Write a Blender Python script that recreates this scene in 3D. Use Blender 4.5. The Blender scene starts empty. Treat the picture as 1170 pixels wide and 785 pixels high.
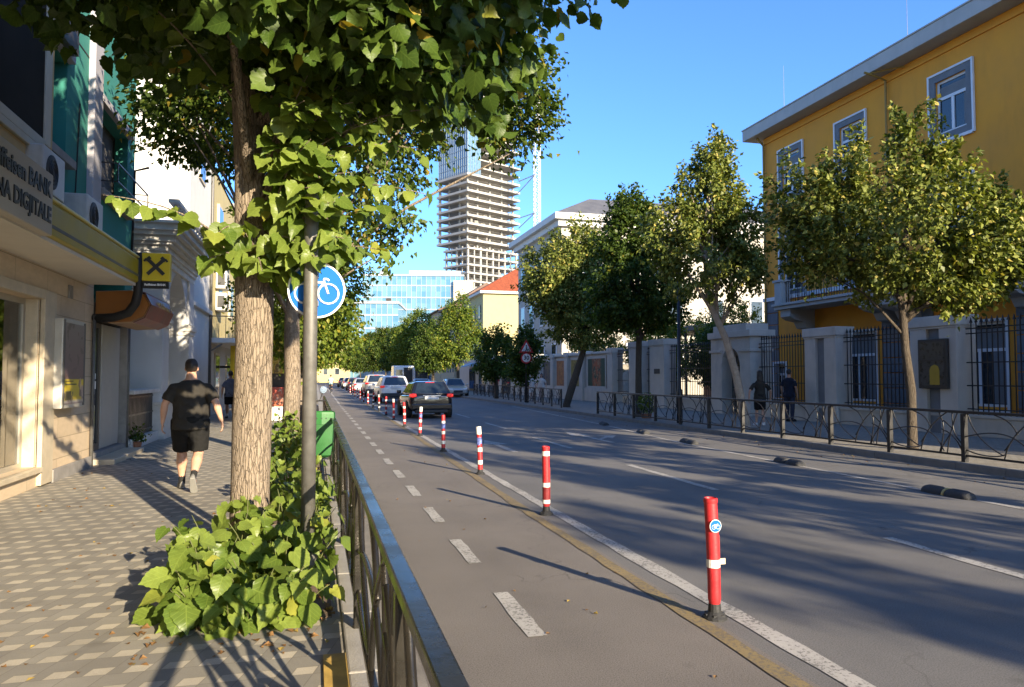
import bpy, bmesh, math, random
import numpy as np
from mathutils import Vector, Matrix, Euler, noise as mnoise

R = math.radians
random.seed(7)
rng = np.random.default_rng(11)
S = bpy.context.scene
COL = S.collection

# ------------------------------------------------------------------ camera
cam_d = bpy.data.cameras.new("Camera")
cam = bpy.data.objects.new("Camera", cam_d)
COL.objects.link(cam)
cam_d.sensor_width = 36.0
cam_d.lens = 860.0 / 1170.0 * 36.0
cam_d.clip_start = 0.05
cam_d.clip_end = 6000
cam.location = (0, 0, 1.65)
cam.rotation_euler = (R(90 + 2.497), 0, R(-14.648))
S.camera = cam

# ------------------------------------------------------------------ light
SUN_ELEV = 17.6
SUN_DIR = Vector((0.352, -0.936, 0)).normalized()          # horizontal direction towards the sun
w = bpy.data.worlds.new("World")
S.world = w
w.use_nodes = True
nt = w.node_tree
nt.nodes.clear()
sky = nt.nodes.new("ShaderNodeTexSky")
sky.sky_type = 'NISHITA'
sky.sun_disc = False
sky.sun_elevation = R(SUN_ELEV)
sky.sun_rotation = math.atan2(SUN_DIR.x, SUN_DIR.y)
sky.altitude = 200
sky.air_density = 1.0
sky.dust_density = 0.7
sky.ozone_density = 5.0
bg = nt.nodes.new("ShaderNodeBackground")
bg.inputs[1].default_value = 0.122
wo = nt.nodes.new("ShaderNodeOutputWorld")
tint = nt.nodes.new("ShaderNodeMixRGB"); tint.blend_type = 'MULTIPLY'; tint.inputs[0].default_value = 1.0
tint.inputs[2].default_value = (.63, .785, .99, 1)            # clear, dry late-afternoon air
nt.links.new(sky.outputs[0], tint.inputs[1])
nt.links.new(tint.outputs[0], bg.inputs[0])
nt.links.new(bg.outputs[0], wo.inputs[0])

sun_d = bpy.data.lights.new("Sun", 'SUN')
sun_d.energy = 4.5
sun_d.angle = R(0.5)
sun_d.color = (1.0, 0.84, 0.60)
sun = bpy.data.objects.new("Sun", sun_d)
COL.objects.link(sun)
sd = Vector((SUN_DIR.x * math.cos(R(SUN_ELEV)), SUN_DIR.y * math.cos(R(SUN_ELEV)), math.sin(R(SUN_ELEV))))
sun.rotation_euler = sd.to_track_quat('Z', 'Y').to_euler()
sun.location = sd * 60

S.view_settings.view_transform = 'Standard'
S.view_settings.look = 'None'
S.view_settings.gamma = 1.0
S.view_settings.use_curve_mapping = False
S.view_settings.exposure = 1.68
S.cycles.max_bounces = 6
S.cycles.diffuse_bounces = 3
S.cycles.glossy_bounces = 3
S.cycles.transmission_bounces = 4
S.cycles.transparent_max_bounces = 6
S.cycles.sample_clamp_indirect = 6

# ------------------------------------------------------------------ helpers: tagging
def tag(o, label=None, cat=None, group=None, kind=None):
    if label: o["label"] = label
    if cat: o["category"] = cat
    if group: o["group"] = group
    if kind: o["kind"] = kind
    return o

def thing(name, label, cat, loc=(0, 0, 0), rz=0.0, group=None):
    o = bpy.data.objects.new(name, None)
    COL.objects.link(o)
    o.empty_display_size = 0.2
    o.location = loc
    o.rotation_euler = (0, 0, rz)
    return tag(o, label, cat, group)

def dup(o, parent=None, loc=None, rz=None, label=None):
    kids = [c for c in KIDS.get(o.name, [])]
    c = o.copy()
    COL.objects.link(c)
    if parent is not None:
        c.parent = parent
        KIDS.setdefault(parent.name, []).append(c)
    if loc is not None: c.location = loc
    if rz is not None: c.rotation_euler = (0, 0, rz)
    if label: c["label"] = label
    for k in kids:
        dup(k, c)
    return c
KIDS = {}

def link(name, me, mat, parent=None):
    o = bpy.data.objects.new(name, me)
    COL.objects.link(o)
    if mat is not None:
        me.materials.append(mat)
    if parent is not None:
        o.parent = parent
        KIDS.setdefault(parent.name, []).append(o)
    return o

# ------------------------------------------------------------------ helpers: shapes
class MB:
    """collects shapes into ONE mesh"""
    def __init__(s):
        s.v = []; s.f = []
    def add(s, vs, fs):
        b = len(s.v)
        s.v += [tuple(p) for p in vs]
        s.f += [tuple(b + i for i in f) for f in fs]
        return s
    def box(s, x0, x1, y0, y1, z0, z1):
        if x0 > x1: x0, x1 = x1, x0
        if y0 > y1: y0, y1 = y1, y0
        if z0 > z1: z0, z1 = z1, z0
        return s.add([(x0,y0,z0),(x1,y0,z0),(x1,y1,z0),(x0,y1,z0),(x0,y0,z1),(x1,y0,z1),(x1,y1,z1),(x0,y1,z1)],
                     [(0,3,2,1),(4,5,6,7),(0,1,5,4),(1,2,6,5),(2,3,7,6),(3,0,4,7)])
    def quad(s, a, b, c, d):
        return s.add([a, b, c, d], [(0, 1, 2, 3)])
    def bar(s, p, q, wx=.04, wy=.04, up=(0, 0, 1)):
        p = Vector(p); q = Vector(q); d = (q - p)
        if d.length < 1e-6: return s
        d.normalize(); u = Vector(up)
        if abs(d.dot(u)) > .98: u = Vector((0, 1, 0))
        a = d.cross(u).normalized(); b = a.cross(d).normalized()
        vs = []
        for e in (p, q):
            for sx, sy in ((-1,-1),(1,-1),(1,1),(-1,1)):
                vs.append(e + a*(sx*wx/2) + b*(sy*wy/2))
        return s.add(vs, [(3,2,1,0),(4,5,6,7),(0,1,5,4),(1,2,6,5),(2,3,7,6),(3,0,4,7)])
    def tube(s, pts, rad, n=8, caps=True, wob=0.0, seed=0):
        pts = [Vector(p) for p in pts]
        m = len(pts)
        if not hasattr(rad, '__len__'): rad = [rad]*m
        t0 = (pts[1]-pts[0]).normalized()
        ref = Vector((0,0,1)) if abs(t0.z) < .9 else Vector((1,0,0))
        a = t0.cross(ref).normalized()
        vs = []; fs = []
        for i in range(m):
            if i == 0: t = pts[1]-pts[0]
            elif i == m-1: t = pts[-1]-pts[-2]
            else: t = pts[i+1]-pts[i-1]
            t.normalize()
            a = (a - t*a.dot(t))
            if a.length < 1e-6: a = t.orthogonal()
            a.normalize(); b = t.cross(a)
            for k in range(n):
                th = 2*math.pi*k/n
                r = rad[i]
                if wob:
                    r *= 1 + wob*mnoise.noise(Vector((math.cos(th)*1.3+seed, math.sin(th)*1.3, pts[i].z*1.1+seed)))
                vs.append(pts[i] + a*(r*math.cos(th)) + b*(r*math.sin(th)))
        for i in range(m-1):
            for k in range(n):
                k2 = (k+1) % n
                fs.append((i*n+k, i*n+k2, (i+1)*n+k2, (i+1)*n+k))
        if caps:
            fs.append(tuple(range(n-1, -1, -1)))
            fs.append(tuple((m-1)*n+k for k in range(n)))
        return s.add(vs, fs)
    def lathe(s, prof, c=(0,0,0), n=16, axis='z', cap=True):
        """prof: [(r, h)]"""
        vs = []; fs = []
        for (r, h) in prof:
            for k in range(n):
                th = 2*math.pi*k/n
                x, y = r*math.cos(th), r*math.sin(th)
                if axis == 'z': p = (c[0]+x, c[1]+y, c[2]+h)
                elif axis == 'y': p = (c[0]+x, c[1]+h, c[2]+y)
                else: p = (c[0]+h, c[1]+x, c[2]+y)
                vs.append(p)
        m = len(prof)
        for i in range(m-1):
            for k in range(n):
                k2 = (k+1) % n
                fs.append((i*n+k, i*n+k2, (i+1)*n+k2, (i+1)*n+k))
        if cap:
            fs.append(tuple(range(n-1, -1, -1)))
            fs.append(tuple((m-1)*n+k for k in range(n)))
        return s.add(vs, fs)
    def prism(s, poly, h0, h1, axis='z'):
        """poly of 2D points extruded along axis: z:(x,y) y:(x,z) x:(y,z)"""
        n = len(poly)
        def P(p, h):
            if axis == 'z': return (p[0], p[1], h)
            if axis == 'y': return (p[0], h, p[1])
            return (h, p[0], p[1])
        vs = [P(p, h0) for p in poly] + [P(p, h1) for p in poly]
        fs = [tuple(range(n-1, -1, -1)), tuple(range(n, 2*n))]
        fs += [(i, (i+1) % n, n+(i+1) % n, n+i) for i in range(n)]
        return s.add(vs, fs)
    def loft(s, rings, caps=True):
        n = len(rings[0]); vs = [p for r in rings for p in r]; fs = []
        for i in range(len(rings)-1):
            for k in range(n):
                k2 = (k+1) % n
                fs.append((i*n+k, i*n+k2, (i+1)*n+k2, (i+1)*n+k))
        if caps:
            fs.append(tuple(range(n-1, -1, -1)))
            fs.append(tuple((len(rings)-1)*n+k for k in range(n)))
        return s.add(vs, fs)
    def build(s, name, mat, parent=None, bevel=0.0, smooth=False, world=True, fix=True, segs=2):
        me = bpy.data.meshes.new(name)
        vs = s.v
        if parent is not None and world:
            root = parent
            while root.parent is not None: root = root.parent
            inv = (Matrix.Translation(root.location) @ root.rotation_euler.to_matrix().to_4x4()).inverted()
            vs = [inv @ Vector(p) for p in vs]
        me.from_pydata([tuple(p) for p in vs], [], s.f)
        if fix:
            bm = bmesh.new(); bm.from_mesh(me)
            bmesh.ops.recalc_face_normals(bm, faces=bm.faces)
            bm.to_mesh(me); bm.free()
        if smooth:
            me.polygons.foreach_set("use_smooth", [True]*len(me.polygons))
        o = link(name, me, mat, parent)
        if bevel:
            b = o.modifiers.new("bevel", 'BEVEL'); b.width = bevel; b.segments = segs
            b.limit_method = 'ANGLE'; b.angle_limit = R(40)
        if smooth and smooth != 'all':
            try:
                me.set_sharp_from_angle(angle=R(40))
            except Exception:
                pass
        return o

def arc(cx, cy, r, a0, a1, n=10, ry=None):
    ry = r if ry is None else ry
    return [(cx + r*math.cos(R(a0+(a1-a0)*i/n)), cy + ry*math.sin(R(a0+(a1-a0)*i/n))) for i in range(n+1)]

def text_mesh(body, size, align='CENTER', extrude=0.003, bold=0.0, sx=1.0):
    cu = bpy.data.curves.new("txt", 'FONT')
    cu.body = body; cu.size = size; cu.extrude = extrude; cu.offset = bold
    cu.align_x = align; cu.align_y = 'CENTER'; cu.resolution_u = 3
    o = bpy.data.objects.new("txt", cu)
    COL.objects.link(o)
    dg = bpy.context.evaluated_depsgraph_get()
    me = bpy.data.meshes.new_from_object(o.evaluated_get(dg))
    bpy.data.objects.remove(o); bpy.data.curves.remove(cu)
    if sx != 1.0:
        me.transform(Matrix.Diagonal((sx, 1, 1, 1)))
    return me

def text(name, body, size, mat, parent, loc, rot, **kw):
    """rot: matrix whose columns are reading direction, up, and outward normal, in world space"""
    me = text_mesh(body, size, **kw)
    me.transform(Matrix.Translation(Vector(loc)) @ rot.to_4x4())
    if parent is not None:
        root = parent
        while root.parent is not None: root = root.parent
        inv = (Matrix.Translation(root.location) @ root.rotation_euler.to_matrix().to_4x4()).inverted()
        me.transform(inv)
    me.materials.clear()
    return link(name, me, mat, parent)

FACE_STREET_L = Matrix(((0, 0, 1), (1, 0, 0), (0, 1, 0)))      # on the left-hand facades: reads along +Y, faces +X
FACE_STREET_R = Matrix(((0, 0, -1), (-1, 0, 0), (0, 1, 0)))    # on the right-hand facades: reads along -Y, faces -X
FACE_CAM = Matrix(((1, 0, 0), (0, 0, -1), (0, 1, 0)))          # faces -Y

# ------------------------------------------------------------------ materials
MATS = {}
class NT:
    def __init__(s, name):
        m = bpy.data.materials.new(name); m.use_nodes = True
        s.m = m; s.t = m.node_tree; s.t.nodes.clear()
        s.out = s.n("ShaderNodeOutputMaterial")
    def n(s, typ, **kw):
        x = s.t.nodes.new(typ)
        for k, v in kw.items(): setattr(x, k, v)
        return x
    def l(s, a, b): s.t.links.new(a, b)
    def math(s, op, a, b=None, c=None, clamp=False):
        x = s.n("ShaderNodeMath", operation=op); x.use_clamp = clamp
        for i, v in enumerate((a, b, c)):
            if v is None: continue
            if isinstance(v, (int, float)): x.inputs[i].default_value = v
            else: s.l(v, x.inputs[i])
        return x.outputs[0]
    def mix(s, fac, a, b, mode='MIX'):
        x = s.n("ShaderNodeMixRGB", blend_type=mode)
        for i, v in enumerate((fac, a, b)):
            if isinstance(v, (int, float)): x.inputs[i].default_value = v
            elif isinstance(v, (tuple, list)): x.inputs[i].default_value = (*v[:3], 1)
            else: s.l(v, x.inputs[i])
        return x.outputs[0]
    def noise(s, scale, detail=4, rough=.55, vec=None, mapscale=None):
        if vec is None: vec = s.obj()
        if mapscale:
            mp = s.n("ShaderNodeMapping"); mp.inputs['Scale'].default_value = mapscale
            s.l(vec, mp.inputs[0]); vec = mp.outputs[0]
        x = s.n("ShaderNodeTexNoise"); x.inputs['Scale'].default_value = scale
        x.inputs['Detail'].default_value = detail; x.inputs['Roughness'].default_value = rough
        s.l(vec, x.inputs['Vector'])
        return x.outputs['Fac']
    def obj(s):
        if not hasattr(s, '_tc'): s._tc = s.n("ShaderNodeTexCoord")
        return s._tc.outputs['Object']
    def ramp(s, fac, stops, interp='LINEAR'):
        x = s.n("ShaderNodeValToRGB"); cr = x.color_ramp; cr.interpolation = interp
        while len(cr.elements) < len(stops): cr.elements.new(.5)
        for e, (p, c) in zip(cr.elements, stops):
            e.position = p
            e.color = (*c, 1) if hasattr(c, '__len__') else (c, c, c, 1)
        s.l(fac, x.inputs[0])
        return x.outputs[0]
    def remap(s, v, a, b, c, d):
        x = s.n("ShaderNodeMapRange")
        for i, q in enumerate((a, b, c, d)): x.inputs[i+1].default_value = q
        s.l(v, x.inputs[0]); return x.outputs[0]
    def bump(s, h, strength=.3, dist=.01):
        x = s.n("ShaderNodeBump"); x.inputs['Strength'].default_value = strength
        x.inputs['Distance'].default_value = dist; s.l(h, x.inputs['Height']); return x.outputs[0]
    def principled(s, col, rough=.6, metal=0.0, nrm=None, spec=.5, trans=0.0, alpha=None):
        p = s.n("ShaderNodeBsdfPrincipled")
        for k, v in (('Base Color', col), ('Roughness', rough), ('Metallic', metal), ('Specular IOR Level', spec), ('Transmission Weight', trans)):
            if isinstance(v, (int, float)): p.inputs[k].default_value = v
            elif isinstance(v, (tuple, list)): p.inputs[k].default_value = (*v[:3], 1)
            else: s.l(v, p.inputs[k])
        if nrm is not None: s.l(nrm, p.inputs['Normal'])
        s.l(p.outputs[0], s.out.inputs[0])
        return p

def M(name, col, rough=.6, metal=0.0, var=.12, scale=3.0, bump=.0, bscale=60, spec=.5, stain=0.0, stain_col=(.06,.05,.04), fine=.0):
    if name in MATS: return MATS[name]
    t = NT(name)
    n1 = t.noise(scale, 5, .6)
    c = t.mix(t.remap(n1, .3, .7, 0, 1), tuple(x*(1-var) for x in col), tuple(min(1, x*(1+var)) for x in col))
    if fine:
        n2 = t.noise(bscale*1.7, 3, .6)
        c = t.mix(fine, c, t.ramp(n2, [(.3, tuple(x*.5 for x in col)), (.7, tuple(min(1, x*1.5) for x in col))]))
    if stain:
        n3 = t.noise(1.1, 6, .65, mapscale=(1.6, 1.6, .35))
        c = t.mix(t.remap(n3, .52, .75, 0, stain), c, stain_col)
    r = t.remap(n1, .3, .7, max(0, rough-.08), min(1, rough+.08))
    nb = t.bump(t.noise(bscale, 4, .6), bump, .01) if bump else None
    t.principled(c, r, metal, nb, spec)
    MATS[name] = t.m
    return t.m

def glass_mat(name, tint=(.03, .04, .05), rough=.05, spec=.8):
    if name in MATS: return MATS[name]
    t = NT(name)
    n = t.noise(2.5, 2)
    c = t.mix(t.remap(n, .35, .65, 0, 1), tuple(x*.7 for x in tint), tuple(x*1.3 for x in tint))
    b = t.bump(t.noise(1.3, 2), .03, .05)
    t.principled(c, rough, 0, b, spec)
    MATS[name] = t.m
    return t.m

def emit_none(): pass

# asphalt: grain, patches, wheel tracks, cracks
def asphalt(name, base, tint):
    t = NT(name)
    fine = t.noise(110, 4, .8)
    patch = t.noise(.55, 5, .6)
    track = t.noise(1.0, 3, .5, mapscale=(1.4, .03, 1))
    c = t.mix(t.remap(patch, .35, .65, 0, 1), tuple(x*.78 for x in base), tuple(x*1.16 for x in tint))
    c = t.mix(t.remap(track, .35, .65, 0, .45), c, tuple(x*1.32 for x in tint))
    c = t.mix(t.remap(fine, .42, .72, 0, .8), c, tuple(x*2.1 for x in base))
    c = t.mix(t.remap(fine, .5, .28, 0, .7), c, tuple(x*.30 for x in base))
    v = t.n("ShaderNodeTexVoronoi"); v.feature = 'DISTANCE_TO_EDGE'; v.inputs['Scale'].default_value = .27
    wv = t.n("ShaderNodeVectorMath", operation='ADD')
    nz = t.n("ShaderNodeTexNoise"); nz.inputs['Scale'].default_value = 1.6; nz.inputs['Detail'].default_value = 4
    t.l(t.obj(), nz.inputs[0])
    sc = t.n("ShaderNodeVectorMath", operation='SCALE'); sc.inputs['Scale'].default_value = 1.3
    t.l(nz.outputs['Color'], sc.inputs[0]); t.l(t.obj(), wv.inputs[0]); t.l(sc.outputs[0], wv.inputs[1])
    t.l(wv.outputs[0], v.inputs['Vector'])
    crack = t.math('MULTIPLY', t.remap(v.outputs['Distance'], .0, .005, 1, 0), t.remap(patch, .45, .6, 0, .55))
    c = t.mix(crack, c, tuple(x*.3 for x in base))
    spots = t.noise(3.1, 2, .5)
    c = t.mix(t.remap(spots, .68, .78, 0, .35), c, tuple(x*.45 for x in base))
    t.principled(c, t.remap(fine, .2, .8, .75, .95), 0, t.bump(fine, .55, .006), .35)
    MATS[name] = t.m
    return t.m

def pavers(name):
    """rows of interlocking grey pavers with small pale ones set into every second row"""
    t = NT(name)
    sp = t.n("ShaderNodeSeparateXYZ"); t.l(t.obj(), sp.inputs[0])
    x, y = sp.outputs[0], sp.outputs[1]
    P = 0.184; H = .255; HL = .39; W_ = .60
    yy = t.math('DIVIDE', t.math('ADD', y, 200*H), H)
    row = t.math('FLOOR', yy); fy = t.math('FRACT', yy)
    odd = t.math('LESS_THAN', fy, HL)                         # band that holds the pale pavers
    xs = t.math('SUBTRACT', x, t.math('MULTIPLY', y, .29))
    xx = t.math('DIVIDE', t.math('ADD', xs, 400*P), P)
    fx = t.math('FRACT', xx)
    light = t.math('MULTIPLY', t.math('LESS_THAN', fx, W_), odd)
    dy0 = t.math('MULTIPLY', t.math('MINIMUM', fy, t.math('SUBTRACT', 1, fy)), H)
    dy1 = t.math('ADD', t.math('MULTIPLY', t.math('ABSOLUTE', t.math('SUBTRACT', fy, HL)), H), t.math('MULTIPLY', t.math('GREATER_THAN', fx, W_), 1))
    jy = t.math('LESS_THAN', t.math('MINIMUM', dy0, dy1), .003)
    e1 = t.math('ABSOLUTE', t.math('SUBTRACT', fx, W_))
    e2 = t.math('ADD', t.math('MINIMUM', fx, t.math('SUBTRACT', 1, fx)), t.math('MULTIPLY', t.math('SUBTRACT', 1, odd), 5))
    jx = t.math('LESS_THAN', t.math('MULTIPLY', t.math('MINIMUM', e1, e2), P), .003)
    joint = t.math('MAXIMUM', jy, jx)
    cell = t.n("ShaderNodeTexWhiteNoise"); cell.noise_dimensions = '3D'
    cx = t.n("ShaderNodeCombineXYZ"); t.l(t.math('FLOOR', t.math('ADD', xx, .4)), cx.inputs[0]); t.l(row, cx.inputs[1]); t.l(light, cx.inputs[2])
    t.l(cx.outputs[0], cell.inputs[0])
    g = t.mix(cell.outputs[0], (.225, .21, .18), (.30, .28, .235))
    li = t.mix(cell.outputs[0], (.43, .385, .30), (.52, .465, .365))
    c = t.mix(light, g, li)
    dirt = t.noise(1.3, 6, .65)
    c = t.mix(t.remap(dirt, .42, .75, 0, .5), c, (.15, .135, .11))
    fine = t.noise(140, 3, .6)
    c = t.mix(t.remap(fine, .3, .7, 0, .25), c, (.10, .095, .085))
    stn = t.noise(2.7, 3, .5)
    c = t.mix(t.remap(stn, .64, .72, 0, .35), c, (.10, .09, .075))
    c = t.mix(t.math('MULTIPLY', joint, .5), c, (.12, .105, .08))
    h = t.math('SUBTRACT', t.math('MULTIPLY', fine, .3), joint)
    t.principled(c, .82, 0, t.bump(h, .5, .006), .3)
    MATS[name] = t.m
    return t.m

def brickgrid(name, base, mort, bw, bh, var=.2, mortar=.008, axis='yz', rough=.8, bump=.4):
    t = NT(name)
    sp = t.n("ShaderNodeSeparateXYZ"); t.l(t.obj(), sp.inputs[0])
    cb = t.n("ShaderNodeCombineXYZ")
    t.l(sp.outputs['XYZ'.index(axis[0].upper())], cb.inputs[0]); t.l(sp.outputs['XYZ'.index(axis[1].upper())], cb.inputs[1])
    b = t.n("ShaderNodeTexBrick")
    b.inputs['Scale'].default_value = 1; b.inputs['Mortar Size'].default_value = mortar
    b.inputs['Brick Width'].default_value = bw; b.inputs['Row Height'].default_value = bh
    b.inputs['Color1'].default_value = (*[x*(1-var) for x in base], 1)
    b.inputs['Color2'].default_value = (*[x*(1+var) for x in base], 1)
    b.inputs['Mortar'].default_value = (*mort, 1)
    t.l(cb.outputs[0], b.inputs['Vector'])
    n = t.noise(5, 6, .65, mapscale=(1, 1, 3))
    c = t.mix(t.remap(n, .3, .7, 0, .5), b.outputs['Color'], tuple(x*.7 for x in base))
    h = t.math('SUBTRACT', t.math('MULTIPLY', n, .3), b.outputs['Fac'])
    t.principled(c, rough, 0, t.bump(h, bump, .01), .3)
    MATS[name] = t.m
    return t.m

def bark(name, a, b_, c_):
    t = NT(name)
    n1 = t.noise(1.0, 6, .7, mapscale=(55, 55, 7))
    n2 = t.noise(2.2, 4, .6, mapscale=(2, 2, 1))
    v = t.n("ShaderNodeTexVoronoi"); v.feature = 'DISTANCE_TO_EDGE'; v.inputs['Scale'].default_value = 1
    mp = t.n("ShaderNodeMapping"); mp.inputs['Scale'].default_value = (46, 46, 7); t.l(t.obj(), mp.inputs[0])
    ad = t.n("ShaderNodeVectorMath", operation='ADD'); t.l(mp.outputs[0], ad.inputs[0])
    nz = t.n("ShaderNodeTexNoise"); nz.inputs['Scale'].default_value = 22; nz.inputs['Detail'].default_value = 5; t.l(t.obj(), nz.inputs[0]); t.l(nz.outputs['Color'], ad.inputs[1])
    t.l(ad.outputs[0], v.inputs['Vector'])
    crack = t.math('MULTIPLY', t.remap(v.outputs['Distance'], .0, .14, 1, 0), t.remap(n1, .35, .6, .1, 1))
    c = t.mix(t.remap(n1, .3, .7, 0, 1), a, b_)
    c = t.mix(t.remap(n2, .35, .65, 0, .5), c, tuple(x*.75 for x in a))
    c = t.mix(t.math('MULTIPLY', crack, .55), c, c_)
    h = t.math('SUBTRACT', t.math('MULTIPLY', n1, .8), crack)
    t.principled(c, .9, 0, t.bump(h, .9, .02), .2)
    MATS[name] = t.m
    return t.m

def leaf_mat(name, dark, light, yellow, yfrac=.06, trans=.35, veins=False, rough=.45):
    t = NT(name)
    g = t.n("ShaderNodeNewGeometry")
    rnd = g.outputs['Random Per Island']
    c = t.ramp(rnd, [(0, dark), (.55, tuple((a+b)/2 for a, b in zip(dark, light))), (1-yfrac-.02, light), (1-yfrac+.005, yellow), (1, tuple(y*.9 for y in yellow))])
    n = t.noise(14, 3, .6)
    c = t.mix(t.remap(n, .3, .7, 0, .3), c, tuple(x*.55 for x in dark))
    nrm = None
    if veins:
        uv = t.n("ShaderNodeUVMap")
        sp = t.n("ShaderNodeSeparateXYZ"); t.l(uv.outputs[0], sp.inputs[0])
        ax = t.math('ABSOLUTE', sp.outputs[0])
        f = t.math('FRACT', t.math('MULTIPLY', t.math('SUBTRACT', sp.outputs[1], t.math('MULTIPLY', ax, .9)), 5.0))
        tri = t.math('ABSOLUTE', t.math('SUBTRACT', f, .5))
        side = t.remap(tri, .0, .09, 1, 0)
        mid = t.remap(ax, .0, .03, 1, 0)
        vein = t.math('MAXIMUM', side, mid)
        c = t.mix(t.math('MULTIPLY', vein, .22), c, tuple(min(1, x*1.7) for x in light))
        nrm = t.bump(t.math('SUBTRACT', t.math('MULTIPLY', tri, .3), t.math('MULTIPLY', vein, .5)), .25, .006)
    p = t.n("ShaderNodeBsdfPrincipled")
    t.l(c, p.inputs['Base Color']); p.inputs['Roughness'].default_value = rough; p.inputs['Specular IOR Level'].default_value = .22
    tr = t.n("ShaderNodeBsdfTranslucent")
    tc = t.mix(1.0, c, (1.5, 1.55, .55), 'MULTIPLY')
    t.l(tc, tr.inputs[0])
    if nrm is not None: t.l(nrm, p.inputs['Normal'])
    mx = t.n("ShaderNodeMixShader"); mx.inputs[0].default_value = trans
    t.l(p.outputs[0], mx.inputs[1]); t.l(tr.outputs[0], mx.inputs[2]); t.l(mx.outputs[0], t.out.inputs[0])
    MATS[name] = t.m
    return t.m

mAsphalt = asphalt('asphalt', (.104, .101, .098), (.120, .115, .109))
mBike = asphalt('bike_lane_asphalt', (.122, .109, .096), (.138, .123, .108))
mPavers = pavers('zigzag_pavers')
mPaveR = brickgrid('grey_paving', (.26, .24, .205), (.11, .10, .085), .2, .1, .14, .006, 'xy')
mKerb = M('kerb_concrete', (.27, .255, .23), .85, var=.2, scale=4, bump=.4, bscale=70, fine=.2)
mDirt = M('tree_pit_soil', (.13, .09, .06), .95, var=.35, scale=9, bump=.9, bscale=45, fine=.4)
def worn_paint(name, col, under, wear=.5):
    t = NT(name)
    a = t.noise(34, 6, .75); b = t.noise(2.3, 4, .6); f = t.noise(150, 3, .7)
    c = t.mix(t.remap(b, .3, .7, 0, 1), tuple(x*.78 for x in col), col)
    c = t.mix(t.remap(f, .4, .7, 0, .45), c, tuple(x*.55 for x in col))
    lim = t.math('ADD', t.math('MULTIPLY', b, .28), .44 - wear*.12)
    hole = t.math('MULTIPLY', t.math('SUBTRACT', a, lim), 14, clamp=True)
    c = t.mix(t.math('MULTIPLY', hole, .85), c, under)
    t.principled(c, .8, 0, t.bump(t.math('SUBTRACT', f, hole), .3, .004), .25)
    MATS[name] = t.m
    return t.m
mWhitePaint = worn_paint('road_paint_white', (.44, .42, .385), (.115, .11, .105), .55)
mYellowPaint = worn_paint('road_paint_yellow', (.27, .205, .10), (.12, .108, .095), .75)
mBlackMetal = M('black_painted_iron', (.012, .012, .014), .38, var=.3, scale=6, bump=.1, bscale=30, spec=.5)
mDarkMetal = M('dark_bronze_metal', (.055, .05, .042), .27, .75, var=.25, scale=5, bump=.08, bscale=30)
mSteel = M('galvanised_steel', (.14, .135, .125), .55, .4, var=.2, scale=12, bump=.06, bscale=40)
mWhite = M('white_plastic', (.72, .72, .70), .5, var=.06)
mBlack = M('black_matt', (.012, .012, .012), .6, var=.3)
mGlass = glass_mat('dark_window_glass')
mGlassSky = glass_mat('sky_window_glass', (.02, .027, .034), .04, .7)
mCurtain = M('net_curtain', (.55, .55, .56), .9, var=.15, scale=9)
mRubber = M('black_rubber', (.018, .018, .018), .7, var=.3, scale=12, bump=.3, bscale=60, fine=.2)
mRed = M('red_flexible_plastic', (.40, .018, .022), .5, var=.28, scale=6, bump=.15, bscale=30, stain=.85, stain_col=(.13,.03,.028), fine=.15)
mReflect = M('reflective_tape', (.70, .69, .64), .4, var=.12, scale=25, stain=.6, stain_col=(.25,.22,.19))
mBlue = M('blue_sign_face', (.006, .115, .46), .65, var=.06, spec=.15)
mBark = bark('linden_bark', (.31, .25, .19), (.20, .16, .12), (.07, .052, .04))
mBarkDark = bark('grey_bark', (.12, .098, .075), (.075, .06, .046), (.028, .022, .017))
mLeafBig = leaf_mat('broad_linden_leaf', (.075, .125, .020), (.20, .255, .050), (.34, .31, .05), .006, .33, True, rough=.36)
mLeafCrown = leaf_mat('shaded_broad_linden_leaf', (.030, .062, .010), (.095, .145, .024), (.34, .25, .04), .025, .22, True, rough=.42)  # darker copy of the broad leaf, the upper crown's shade put into its colour
mLeaf = leaf_mat('linden_leaf', (.035, .068, .011), (.12, .165, .028), (.24, .19, .03), .04, .34)
mLeafOlive = leaf_mat('olive_linden_leaf', (.045, .072, .012), (.29, .32, .075), (.44, .37, .10), .07, .22)
mLeafDark = leaf_mat('dark_street_tree_leaf', (.028, .058, .011), (.095, .14, .022), (.2, .19, .03), .03, .32)
mLeafFresh = leaf_mat('fresh_green_leaf', (.06, .105, .014), (.20, .25, .035), (.34, .29, .04), .05, .36)
# ================================================================== SETTING: ground, road, pavements
def sheet(name, mat, x0, x1, y0, y1, z, kind='structure'):
    o = MB().quad((x0,y0,z),(x1,y0,z),(x1,y1,z),(x0,y1,z)).build(name, mat)
    o["kind"] = kind
    return o
mGround = M('bare_ground', (.16, .145, .125), .95, var=.25, scale=.2)
sheet('ground', mGround, -1500, 1500, -400, 2600, -.03)
sheet('road', mAsphalt, 2.62, 11.0, -60, 420, 0.0)
sheet('bike_path', mBike, .42, 2.62, -60, 420, 0.0)
o = MB().box(-3.9, .18, -60, 16.9, -.02, .12).box(-5.2, .18, 16.9, 24.6, -.02, .12).box(-4.1, .18, 24.6, 420, -.02, .12).build('pavement', mPavers); o["kind"] = 'structure'
o = MB().box(11.25, 17.0, -60, 420, -.02, .12).build('far_pavement', mPaveR); o["kind"] = 'structure'
k = MB()
y = -30.0
while y < 300:
    L = 1.0 if y < 60 else 6.0
    k.box(.18, .42, y+.004, y+L-.004, -.02, .135)
    y += L
k.build('kerb', mKerb, bevel=.012)["kind"] = 'structure'
k = MB(); y = -30.0
while y < 300:
    L = 1.0 if y < 60 else 6.0
    k.box(11.0, 11.25, y+.004, y+L-.004, -.02, .13)
    y += L
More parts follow.
